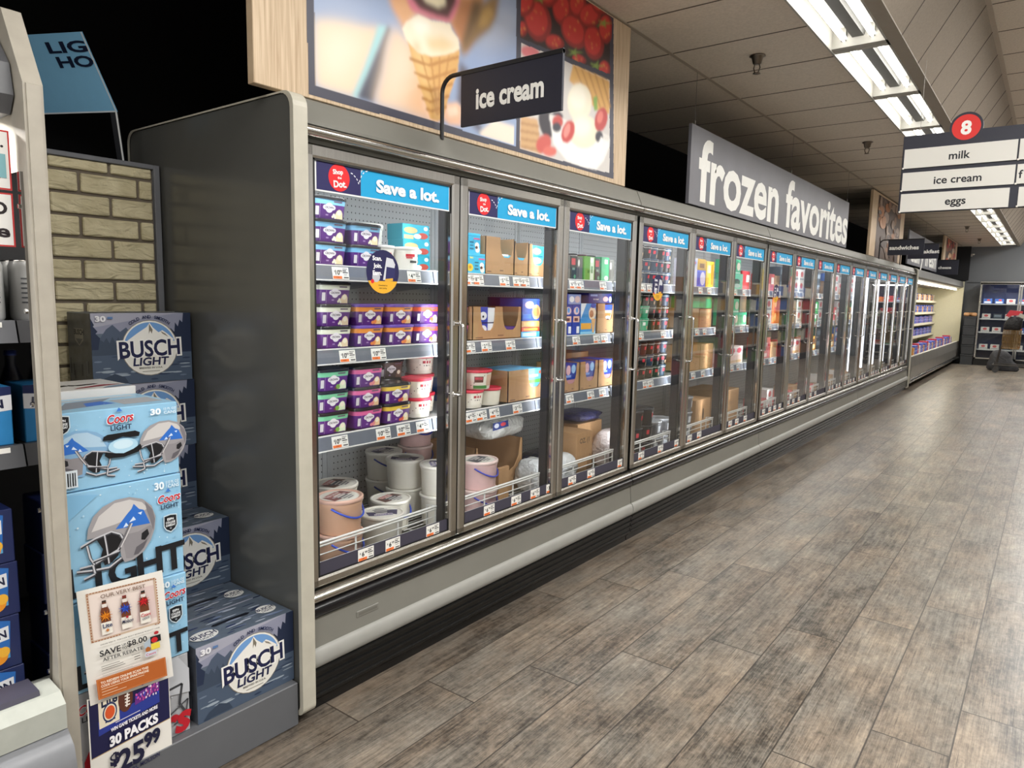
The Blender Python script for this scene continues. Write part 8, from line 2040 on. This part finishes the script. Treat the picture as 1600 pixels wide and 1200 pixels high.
# the printed photo: soft-edged colour areas worked out on a fine grid and kept as the print's own colours
def poster_print():
    import numpy as np
    st = 0.004
    ya, yb, za, zb_ = -0.125, 2.282, 2.166, 3.038
    ny, nz = int((yb - ya) / st) + 1, int((zb_ - za) / st) + 1
    Y, Z = np.meshgrid(ya + st * np.arange(ny), za + st * np.arange(nz))
    img = np.zeros((nz, ny, 3))
    cover = np.zeros((nz, ny), bool)
    clips = {0: Y > -9, 1: (Y > 0.097) & (Y < 1.213) & (Z > 2.206), 2: (Y > 1.243) & (Y < 2.075) & (Z > 2.69 + 0.055 * (Y - 1.243)), 3: (Y > 1.252) & (Y < 2.10) & (Z > 2.2) & (Z < 2.67 + 0.05 * (Y - 1.243))}

    def blur(m, sg):
        if sg < 0.5:
            return m
        r = int(3 * sg) + 1
        k = np.exp(-0.5 * (np.arange(-r, r + 1) / sg) ** 2)
        k /= k.sum()
        m = np.apply_along_axis(lambda v: np.convolve(np.pad(v, r, 'edge'), k, 'valid'), 0, m)
        return np.apply_along_axis(lambda v: np.convolve(np.pad(v, r, 'edge'), k, 'valid'), 1, m)

    for col, sg, cl, pts in POSTER:
        p = np.array(pts, float).reshape(-1, 2) / 1000.0
        pad = int(3 * sg) + 3
        i0, i1 = max(0, int((p[:, 1].min() - za) / st) - pad), min(nz, int((p[:, 1].max() - za) / st) + pad)
        j0, j1 = max(0, int((p[:, 0].min() - ya) / st) - pad), min(ny, int((p[:, 0].max() - ya) / st) + pad)
        if i1 <= i0 or j1 <= j0:
            continue
        yy, zz = Y[i0:i1, j0:j1], Z[i0:i1, j0:j1]
        ins = np.zeros(yy.shape, bool)
        n = len(p)
        for k in range(n):
            (x1, y1), (x2, y2) = p[k], p[(k + 1) % n]
            if y1 == y2:
                continue
            ins ^= ((y1 > zz) != (y2 > zz)) & (yy < (x2 - x1) * (zz - y1) / (y2 - y1) + x1)
        m = blur(ins.astype(float), sg) * clips[cl][i0:i1, j0:j1]
        c = np.array(rgb(col)[:3])
        img[i0:i1, j0:j1] = img[i0:i1, j0:j1] * (1 - m[..., None]) + c * m[..., None]
        cover[i0:i1, j0:j1] |= m > 0.5
    idx = np.arange(ny * nz).reshape(nz, ny)
    q = np.stack([idx[:-1, :-1], idx[:-1, 1:], idx[1:, 1:], idx[1:, :-1]], -1)
    keep = cover[:-1, :-1] & cover[1:, 1:] & cover[:-1, 1:] & cover[1:, :-1]
    q = q[keep]
    used = np.unique(q)
    remap = np.full(ny * nz, -1)
    remap[used] = np.arange(len(used))
    me = bpy.data.meshes.new('photo_print')
    vs = np.stack([np.full(len(used), -0.0492), Y.ravel()[used], Z.ravel()[used]], -1) - np.array(root.location)
    me.from_pydata(vs.tolist(), [], remap[q].tolist())
    at = me.color_attributes.new('print', 'FLOAT_COLOR', 'POINT')
    at.data.foreach_set('color', np.concatenate([img.reshape(-1, 3)[used], np.ones((len(used), 1))], 1).astype(np.float32).ravel())
    m = bpy.data.materials.new('poster_photo_print')
    m.use_nodes = True
    nt = m.node_tree
    ca = nn(nt, 'ShaderNodeVertexColor', layer_name='print')
    b_ = nt.nodes['Principled BSDF']
    b_.inputs['Roughness'].default_value = 0.45
    nt.links.new(ca.outputs[0], b_.inputs['Base Color'])
    me.materials.append(m)
    return me


link('photo_print', poster_print(), root)

# blade signs on bent black posts
def blade_sign(x0, x1, z0, z1, y, text, label, cap, post=True, tx=None, tw=None):
    root = thing('aisle_blade_sign', label, 'sign', (x0, y, 2.135), 'navy blade signs over the cases')
    mb = MB()
    mb.box(x0, x1, y - 0.006, y + 0.006, z0, z1, NAVYSIGN, 0.001)
    mb.box(x0, x1, y - 0.0085, y + 0.0085, z1 - 0.004, z1 + 0.01, BLACKMET)
    F = Fr((x0, y - 0.006, z0), (1, 0, 0), (0, 0, 1))
    W, H = x1 - x0, z1 - z0
    mb.text(F, text, (tx or 0.5) * W, 0.5 * H, cap, SIGNWHITE, 0.0006, 0.035, 'C', tw)
    part('panel', mb, root)
    mb = MB()
    zc = z1 + 0.006
    pts = [(x0 - 0.105, y, 2.135), (x0 - 0.105, y, zc - 0.06)]
    for i in range(1, 7):
        a = math.pi / 2 * i / 6
        pts.append((x0 - 0.105 + 0.06 * (1 - math.cos(a)), y, zc - 0.06 + 0.06 * math.sin(a)))
    pts += [(x0, y, zc), (x1, y, zc)]
    mb.tube(pts, 0.0085, BLACKMET, 10)
    part('post', mb, root, 'bent black post')
    return root


blade_sign(0.09, 0.566, 2.168, 2.366, 0.69, 'ice cream', 'navy blade sign reading ice cream above the first freezer door', 0.078, tx=0.5, tw=0.32)
blade_sign(0.09, 0.53, 2.185, 2.39, 9.62, 'sandwiches', 'navy blade sign reading sandwiches above the third freezer case', 0.055, tx=0.45, tw=0.36)
blade_sign(0.09, 0.505, 2.225, 2.449, 11.3, 'breakfast', 'navy blade sign partly hidden behind the sandwiches sign', 0.055, tx=0.62, tw=0.34)
blade_sign(-0.2, 0.31, 2.16, 2.46, 16.2, 'cheese', 'navy blade sign reading cheese above the open dairy case', 0.06, tx=0.52, tw=0.24)

# hanging wide sign
GREYSIGN = mat('sign_concrete_grey', '#67676e', 0.5, noise=0.12, nscale=3)
def wide_sign(y0, y1, z0, z1, text, cap, tw, label, v=0.5, x=-0.06):
    root = thing('hanging_sign', label, 'sign', (x, (y0 + y1) / 2, z0), 'grey hanging signs')
    mb = MB()
    mb.box(x - 0.012, x + 0.012, y0, y1, z0, z1, GREYSIGN, 0.001)
    F = Fr((x + 0.012, y0, z0), (0, 1, 0), (0, 0, 1))
    mb.text(F, text, (y1 - y0) * 0.515, (z1 - z0) * v, cap, SIGNWHITE, 0.001, 0.026, 'C', tw)
    part('panel', mb, root)
    for t in (0.015, 0.5, 0.985):
        w = MB()
        y = y0 + (y1 - y0) * t
        w.tube([(x, y, z1), (x, y, z1 + 0.03)], 0.005, WIRE, 6)
        w.tube([(x, y, z1 + 0.03), (x, y, CEIL - 0.002)], 0.0014, WIRE, 5)
        part('hanging_wire', w, root)
    return root


wide_sign(3.19, 7.80, 2.17, 2.70, 'frozen favorites', 0.43, 4.46, 'long grey hanging sign reading frozen favorites above the freezers', 0.50)
wide_sign(12.2, 15.9, 2.20, 2.76, 'dairy fresh', 0.34, 3.2, 'far grey hanging sign ending in fresh, behind the blade signs', 0.42)

# two further poster boards, nearly edge on
def far_poster(y0, y1, z0, z1, label, cols, seed):
    root = thing('food_poster', label, 'poster', (-0.07, (y0 + y1) / 2, z0), 'food posters over the cases')
    mb = MB()
    mb.box(-0.085, -0.05, y0, y1, z0, z1, WOOD, 0.002)
    part('board', mb, root)
    mb = MB()
    r = random.Random(seed)
    F = Fr((-0.05, y0, z0), (0, 1, 0), (0, 0, 1))
    W, H = y1 - y0, z1 - z0
    it = [('r', 0.14, 0.0, 0.86, 0.97, '#5a4a42')]
    for i in range(46):
        x, y = r.uniform(0.18, 0.82), r.uniform(0.05, 0.92)
        it.append(('e', x, y, r.uniform(0.03, 0.1), r.uniform(0.03, 0.1), r.choice(cols), 9))
    mb.draw(F, W, H, [(a if a[0] != 'e' else ('e', min(max(a[1], 0.14 + a[3]), 0.86 - a[3]), min(max(a[2], a[4]), 0.97 - a[4]), a[3], a[4], a[5], 9)) for a in it], e=0.0003, h0=0.0006)
    part('photo_print', mb, root)


far_poster(9.12, 11.62, 2.163, 3.03, 'pale wood poster board with brown roast photo behind sandwiches sign', ('#8a6a55', '#6b5a50', '#b98a6a', '#9a8577', '#54463f', '#a4704c'), 1)
far_poster(16.8, 19.3, 2.28, 3.04, 'pale wood poster board with red and orange photo near the back wall', ('#c05a3a', '#b98a6a', '#d8b48a', '#a9403a', '#cfc2b0', '#8a5a40'), 2)

# aisle number sign
root = thing('aisle_number_sign', 'hanging navy aisle sign with red number 8 and white category panels', 'sign', (1.8, 4.0, 2.12))
mb = MB()
AX0, AX1, AZ0, AZ1 = 1.108, 2.50, 2.122, 2.625
mb.box(AX0, AX1, 3.99, 4.01, AZ0, AZ1, NAVYSIGN, 0.002)
pts = [(1.46 + 0.092 * math.cos(math.radians(a)), 2.645 + 0.092 * math.sin(math.radians(a))) for a in range(0, 360, 10)]
mb.prism(pts, 'Y', 3.989, 4.011, NAVYSIGN)
F = Fr((0, 3.989, 0), (1, 0, 0), (0, 0, 1))
mb.poly(F, [(1.46 + 0.079 * math.cos(math.radians(a)), 2.643 + 0.079 * math.sin(math.radians(a))) for a in range(0, 360, 8)], '#d3302c', 0.0006)
mb.text(F, '8', 1.46, 2.643, 0.083, SIGNWHITE, 0.0012, 0.04)
part('panel', mb, root)
for z0, z1, l, rt in ((2.412, 2.536, 'milk', 'butter'), (2.266, 2.384, 'ice cream', 'frozen'), (2.128, 2.246, 'eggs', 'cheese')):
    gap = 0.018 if l == 'eggs' else 0.0
    for k, (a, b, s) in enumerate(((1.122, 1.742 - gap, l), (1.752 + gap, 2.372, rt))):
        m2 = MB()
        m2.box(a, b, 3.979, 3.987, z0, z1, mat('sign_slat_white', '#d5d3cc', 0.5))
        m2.box(a - 0.006, a + 0.004, 3.977, 3.99, z0 - 0.004, z0 + 0.006, WHITEPL)
        F = Fr((a, 3.979, z0), (1, 0, 0), (0, 0, 1))
        cap = {'milk': 0.05, 'ice cream': 0.05, 'eggs': 0.05}.get(s, 0.05)
        if k == 0:
            m2.text(F, s, 0.51 * 0.62, 0.5 * (z1 - z0), cap, '#1f2026', 0.0006, 0.02)
        elif s == 'frozen':
            m2.text(F, 'f', 0.02, 0.5 * (z1 - z0), cap, '#1f2026', 0.0006, 0.02)
        part('category_slat', m2, root, 'white slat' + (' reading ' + s if k == 0 else ''))
for x in (1.2, 2.4):
    w = MB()
    w.tube([(x, 4.0, AZ1), (x, 4.0, 3.545 if x > 1.47 else CEIL + 0.05)], 0.0014, WIRE, 5)
    part('hanging_wire', w, root)

# ---------------------------------------------------------------- open dairy case at the far end
DY0, DY1 = YEND + 0.02, 20.56
root = thing('dairy_case', 'open dairy case with cream end wall beyond the glass door freezers', 'dairy case', (-0.3, DY0, 0))
CREAM = mat('dairy_liner_cream', '#d9d3b4', 0.5, noise=0.03)
mb = MB()
mb.box(-1.0, -0.9, DY0, DY1, 0.1, 2.0, CREAM)
part('back_panel', mb, root)
mb = MB()
mb.prism([(-0.9, 0.1), (0.06, 0.1), (0.06, 2.14), (-0.9, 2.14)], 'Y', DY1, DY1 + 0.07, CREAM)
part('end_wall', mb, root, 'cream painted end wall')
mb = MB()
mb.prism([(-0.95, 2.14), (0.04, 2.13), (0.055, 2.0), (0.02, 1.97), (-0.15, 1.94), (-0.95, 1.96)], 'Y', DY0, DY1, mat('dairy_canopy_steel', '#9a9894', 0.3, 0.6, noise=0.12, nscale=5))
part('canopy', mb, root)
mb = MB()
mb.tube([(-0.1, DY0 + 0.1, 1.925), (-0.1, DY1 - 0.1, 1.925)], 0.014, mat('dairy_tube_lit', '#fff6e0', 0.4, emit=9), 8)
part('fluorescent_tube', mb, root)
mb = MB()
mb.prism([(-0.9, 0.55), (-0.05, 0.55), (0.0, 0.585), (0.06, 0.585), (0.075, 0.40), (0.06, 0.2), (-0.9, 0.2)], 'Y', DY0, DY1, mat('dairy_well_steel', '#8d8b86', 0.32, 0.5, noise=0.1, nscale=4))
for i in range(40):
    y = DY0 + 0.1 + (DY1 - DY0 - 0.3) * i / 40
    mb.box(0.03, 0.062, y, y + 0.09, 0.5855, 0.591, WHITEPL)
part('well', mb, root)
mb = MB()
mb.prism([(0.0, 0.2), (0.062, 0.2), (0.09, 0.16), (0.09, 0.13), (0.05, 0.1), (0.0, 0.1)], 'Y', DY0, DY1, CHROME, True)
mb.box(-0.12, -0.1, DY0, DY1, 0, 0.12, BLACKRIB)
part('bumper', mb, root)
rd = random.Random(21)
DSH = (1.62, 1.335, 1.07, 0.78)
for z in DSH:
    s = MB()
    s.box(-0.9, -0.54, DY0 + 0.01, DY1 - 0.01, z - 0.015, z, CREAM)
    s.box(-0.545, -0.53, DY0 + 0.01, DY1 - 0.01, z - 0.05, z + 0.004, mat('dairy_rail_ivory', '#d8d2bb', 0.5))
    part('shelf', s, root)
area_lamp('dairy_lamp', (-0.1, (DY0 + DY1) / 2, 1.915), (0, math.radians(12), 0), 0.05, 6.6, 60, (1, 0.95, 0.8))
for key, c, w, h in (('d_blue', '#3a55b0', 0.16, 0.17), ('d_navy', '#28357c', 0.14, 0.16), ('d_white', '#d8d8da', 0.16, 0.15), ('d_amber', '#c98a3c', 0.16, 0.14), ('d_violet', '#6a5aa8', 0.15, 0.15), ('d_red', '#b93040', 0.16, 0.2)):
    make_carton(key, 0.16, w, h, c, [('r', 0.15, 0.35, 0.7, 0.5, '#b9bed0'), ('e', 0.5, 0.78, 0.16, 0.09, '#d6b25a')], None, None, 'dairy_carton')
CN = {'d_blue': 'blue', 'd_navy': 'navy', 'd_white': 'white', 'd_amber': 'amber', 'd_violet': 'violet', 'd_red': 'red'}
for si, z in enumerate(DSH):
    keys = (('d_white', 'd_amber', 'd_navy', 'd_amber'), ('d_blue', 'd_navy', 'd_blue', 'd_amber'), ('d_violet', 'd_navy', 'd_blue', 'd_violet'), ('d_navy', 'd_blue', 'd_violet'))[si]
    y = 17.1
    q = 0
    while y < 20.45:
        key = keys[q % len(keys)]
        put(key, -0.65, y, z + 0.001, '%s dairy carton, %s along the %s of the open dairy case' % (CN[key], ORD[min(q, 19)], ('top shelf', 'second shelf', 'third shelf', 'lowest shelf')[si]), 0, 'dairy cartons')
        y += 0.20
        q += 1
y = 13.9
q = 0
NUM = ['first', 'second', 'third', 'fourth', 'fifth', 'sixth', 'seventh', 'eighth', 'ninth', 'tenth', 'eleventh', 'twelfth', 'thirteenth', 'fourteenth', 'fifteenth', 'sixteenth', 'seventeenth', 'eighteenth', 'nineteenth', 'twentieth', 'twenty-first', 'twenty-second', 'twenty-third', 'twenty-fourth', 'twenty-fifth', 'twenty-sixth', 'twenty-seventh', 'twenty-eighth', 'twenty-ninth', 'thirtieth', 'thirty-first', 'thirty-second', 'thirty-third', 'thirty-fourth', 'thirty-fifth', 'thirty-sixth']
while y < 20.2 and q < 34:
    key = ('d_amber', 'd_blue', 'd_blue', 'd_red', 'd_white', 'd_violet', 'd_blue')[q % 7]
    put(key, -0.14, y, 0.552, '%s dairy carton, %s along the bottom well of the open dairy case' % (CN[key], NUM[q]), 0, 'dairy cartons')
    y += 0.185
    q += 1

# ---------------------------------------------------------------- back wall: upright coolers, crates, cart
BY = 20.2
root = thing('upright_cooler', 'steel framed glass door cooler against the grey back wall', 'cooler', (0.9, BY, 0))
mb = MB()
mb.box(0.44, 2.1, BY + 0.55, BY + 0.6, 0.15, 2.1, mat('cooler_navy_back', '#22305e', 0.5))
mb.box(0.44, 0.46, BY + 0.06, BY + 0.6, 0.15, 2.11, CASEGREY)
mb.box(2.08, 2.1, BY + 0.06, BY + 0.6, 0.15, 2.11, CASEGREY)
mb.box(0.44, 2.1, BY + 0.06, BY + 0.6, 0.0, 0.17, BLACKRIB)
mb.box(0.44, 2.1, BY + 0.02, BY + 0.6, 2.07, 2.13, STEEL)
part('body', mb, root)
for a, b in ((0.45, 1.29), (1.30, 2.10)):
    mb = MB()
    for (x0, x1, z0, z1) in ((a, b, 0.17, 0.2), (a, b, 2.06, 2.1), (a, a + 0.035, 0.17, 2.1), (b - 0.035, b, 0.17, 2.1)):
        mb.box(x0, x1, BY + 0.02, BY + 0.06, z0, z1, STEEL)
    d = part('door', mb, root)
    g = MB()
    g.box(a + 0.03, b - 0.03, BY + 0.035, BY + 0.041, 0.2, 2.06, GLASS)
    part('glass', g, d, origin=root.location)
for z in (0.42, 0.86, 1.2, 1.58):
    mb = MB()
    mb.box(0.46, 2.08, BY + 0.1, BY + 0.55, z - 0.03, z, LINER)
    part('shelf', mb, root)
area_lamp('cooler_lamp', (1.27, BY + 0.09, 2.03), (math.radians(-20), 0, 0), 1.5, 0.04, 14)
it = 0
for z, keys in ((1.58, ('blue', 'blue', 'white', 'blue', 'red', 'orange')), (1.2, ('white', 'slate', 'white', 'slate', 'orange', 'green')), (0.86, ('white', 'white', 'white', 'blue', 'green', 'green')), (0.42, ('white', 'white', 'slate', 'white', 'green', 'redlow'))):
    for q, key in enumerate(keys):
        put(key, 0.62 + 0.245 * q, BY + 0.24, z + 0.001, '%s package, %s from left, %s of the cooler at the back wall' % (COLW[key], ORD[q], {1.58: 'top shelf', 1.2: 'second shelf', 0.86: 'third shelf', 0.42: 'lowest shelf'}[z]), -math.pi / 2, 'packages in the back cooler')
CRATE = mat('crate_charcoal', '#2c2e31', 0.5, noise=0.1)
for i in range(5):
    mb = MB()
    z = 0.02 + i * 0.245
    mb.box(0.16, 0.43, 20.16, 20.62, z, z + 0.215, CRATE, 0.01)
    mb.box(0.15, 0.44, 20.15, 20.63, z + 0.205, z + 0.24, CRATE, 0.006)
    if i == 0:
        mb.box(0.16, 0.43, 20.16, 20.62, 0, 0.03, CRATE)
    solo('bread_crate', mb, 'charcoal crate by the back cooler, %s of five' % ('lowest', 'second from below', 'middle', 'second from top', 'topmost')[i], 'crate', (0.3, 20.4, z), 'charcoal crates')
BR = mat('bread_wrap_tan', '#b98a5e', 0.4, noise=0.25, nscale=14)
for i, (x, y) in enumerate(((0.205, 20.26), (0.365, 20.26), (0.29, 20.46))):
    make_bag('bread%d' % i, 0.13, 0.13, 0.1, BR, 0.08, None, 30 + i, 'bread_bag')
    put('bread%d' % i, x, y, 1.242, 'tan bread bag on the crates by the back wall, %s' % ('front left', 'front right', 'rear one')[i], 0.3 * i, 'bread bags')

root = thing('shopping_cart', 'loaded shopping cart with brown basket near the back wall', 'cart', (1.3, 18.4, 0))
CARTM = mat('cart_wire_dark', '#4a4744', 0.4, 0.6, noise=0.1)
mb = MB()
cx0, cx1, cy0, cy1 = 0.98, 1.72, 18.1, 18.62
for y in (cy0, cy1):
    mb.tube([(cx0, y, 0.18), (cx1, y, 0.18)], 0.013, CARTM, 8)
    mb.tube([(cx0 + 0.05, y, 0.18), (cx0 + 0.12, y, 0.62)], 0.012, CARTM, 8)
    mb.tube([(cx1 - 0.05, y, 0.18), (cx1 + 0.02, y, 1.0)], 0.012, CARTM, 8)
mb.tube([(cx0, cy0, 0.18), (cx0, cy1, 0.18)], 0.013, CARTM, 8)
mb.tube([(cx1, cy0, 0.18), (cx1, cy1, 0.18)], 0.013, CARTM, 8)
part('frame', mb, root)
mb = MB()
BASK = mat('basket_wire_brown', '#7d6134', 0.5, 0.2, noise=0.1)
for i in range(11):
    t = i / 10
    x = 1.12 + 0.32 * t
    mb.tube([(x, cy0 + 0.02, 0.56), (x, cy0, 0.98)], 0.007, BASK, 5)
    mb.tube([(x, cy1 - 0.02, 0.56), (x, cy1, 0.98)], 0.007, BASK, 5)
for z in (0.56, 0.7, 0.84, 0.98):
    mb.tube([(1.12, cy0, z), (1.44, cy0, z), (1.44, cy1, z), (1.12, cy1, z)], 0.008, BASK, 6, True)
mb.box(1.13, 1.43, cy0 + 0.02, cy1 - 0.02, 0.555, 0.565, BASK)
part('basket', mb, root, 'brown wire basket')
mb = MB()
mb.tube([(cx1 + 0.02, cy0, 1.0), (cx1 + 0.02, cy1, 1.0)], 0.016, mat('cart_red_handle', '#a62a2c', 0.4), 8)
part('handle', mb, root)
for x in (cx0 + 0.06, cx1 - 0.06):
    for y in (cy0 + 0.02, cy1 - 0.02):
        mb = MB()
        mb.prism([(x + 0.06 * math.cos(a * 0.4488), 0.06 + 0.06 * math.sin(a * 0.4488)) for a in range(14)], 'Y', y - 0.015, y + 0.015, mat('caster_rubber', '#3a3a3a', 0.6))
        mb.prism([(x - 0.018, 0.06), (x + 0.018, 0.06), (x + 0.02, 0.18), (x - 0.02, 0.18)], 'Y', y - 0.02, y - 0.016, CARTM)
        part('wheel', mb, root)
def soft_box(key, rings, m, name, cat):
    mb = MB()
    mb.loft([rrect(a_, b_, min(a_, b_) * 0.45, 4, z, 1.0, ox, oy) for a_, b_, z, ox, oy in rings], m)
    PROTO[key] = (name, mb.mesh(name), [], cat)


soft_box('grey_bundle', [(0.27, 0.24, 0, 0, 0), (0.31, 0.27, 0.04, 0, 0), (0.28, 0.25, 0.16, -0.02, 0), (0.22, 0.22, 0.24, -0.05, 0), (0.2, 0.18, 0.36, -0.06, 0), (0.13, 0.14, 0.45, -0.08, 0), (0.05, 0.06, 0.48, -0.09, 0)],
         mat('bundle_dark_grey', '#3a3b3f', 0.7, noise=0.25, nscale=14, bump=12), 'cloth_bundle', 'bundle')
put('grey_bundle', 1.14, 18.98, 0.0, 'dark grey bundle on the floor left of the shopping cart', 0.2)
soft_box('black_tote', [(0.14, 0.2, 0, 0, 0), (0.17, 0.23, 0.03, 0, 0), (0.16, 0.22, 0.18, 0.02, 0), (0.13, 0.2, 0.27, 0.05, 0), (0.11, 0.18, 0.3, 0.06, 0)],
         mat('tote_black', '#17171a', 0.55, noise=0.2, bump=14), 'black_tote', 'bag')
put('black_tote', 1.27, 18.36, 0.985, 'black bag riding on the brown cart basket', 0.0)
mb = MB()
mb.prism([(1.12, 1.29), (1.42, 1.33), (1.44, 1.41), (1.2, 1.43)], 'Y', 18.2, 18.5, mat('red_package', '#c0303c', 0.4))
solo('red_package', mb, 'red package lying on the black bag in the cart', 'package', (1.27, 18.36, 1.29))
mb = MB()
mb.prism([(1.36, 1.30), (1.75, 1.12), (1.78, 1.18), (1.4, 1.37)], 'Y', 18.0, 18.09, mat('pale_board_grey', '#a9a79c', 0.5))
solo('pale_board', mb, 'pale board leaning over the cart handle', 'board', (1.55, 18.05, 1.1))
mb = MB()
mb.box(0.06, 0.15, 20.84, 20.885, 2.80, 2.87, WHITEPL, 0.006)
root = thing('emergency_light', 'small white twin emergency light on the grey back wall', 'lamp', (0.1, 20.86, 2.8))
part('base', mb, root)
for x in (0.05, 0.17):
    mb = MB()
    mb.lathe([(0.012, -0.03), (0.035, -0.02), (0.04, 0.0), (0.034, 0.006)], WHITEPL, 14, (x, 20.80, 2.86))
    part('lamp_head', mb, root)

# ---------------------------------------------------------------- shelving across the aisle, seen only as reflections in the glass doors
root = thing('grocery_gondola', 'long grocery shelving run across the aisle, mirrored in the glass doors', 'shelving', (3.4, 8.0, 0))
mb = MB()
mb.box(3.7, 3.75, 1.5, 20.0, 0, 1.95, mat('gondola_back_grey', '#7d7d7b', 0.6))
mb.box(3.25, 3.7, 1.5, 20.0, 0, 0.16, mat('gondola_base_dark', '#2c2c2e', 0.6))
part('body', mb, root)
gz = (0.16, 0.55, 0.95, 1.32, 1.66)
for z in gz[1:]:
    mb = MB()
    mb.box(3.3, 3.7, 1.5, 20.0, z - 0.02, z, mat('gondola_shelf_beige', '#b3aa95', 0.5))
    mb.box(3.29, 3.3, 1.5, 20.0, z - 0.04, z + 0.002, mat('gondola_rail_white', '#c9c6bd', 0.5))
    part('shelf', mb, root)
mb = MB()
rg = random.Random(33)
PAL = ('#d0a03c', '#4f9a5c', '#b8383c', '#3f66b0', '#d9c69c', '#8a664c', '#e0ded6', '#55555c', '#b0773a', '#6a9050', '#e2dccb')
for z in gz:
    y = 1.55
    while y < 19.6:
        w = rg.choice((0.12, 0.18, 0.26))
        c = rg.choice(PAL)
        n = rg.choice((2, 3, 4))
        for q in range(n):
            if y + w > 19.98:
                y = 20.0
                break
            mb.box(3.33, 3.66, y, y + w - 0.008, z, z + rg.uniform(0.2, 0.29), mat('grocery_' + c.lstrip('#'), c, 0.5))
            y += w
o = link('merchandise', mb.mesh('merchandise', root.location), root)
o['kind'] = 'stuff'
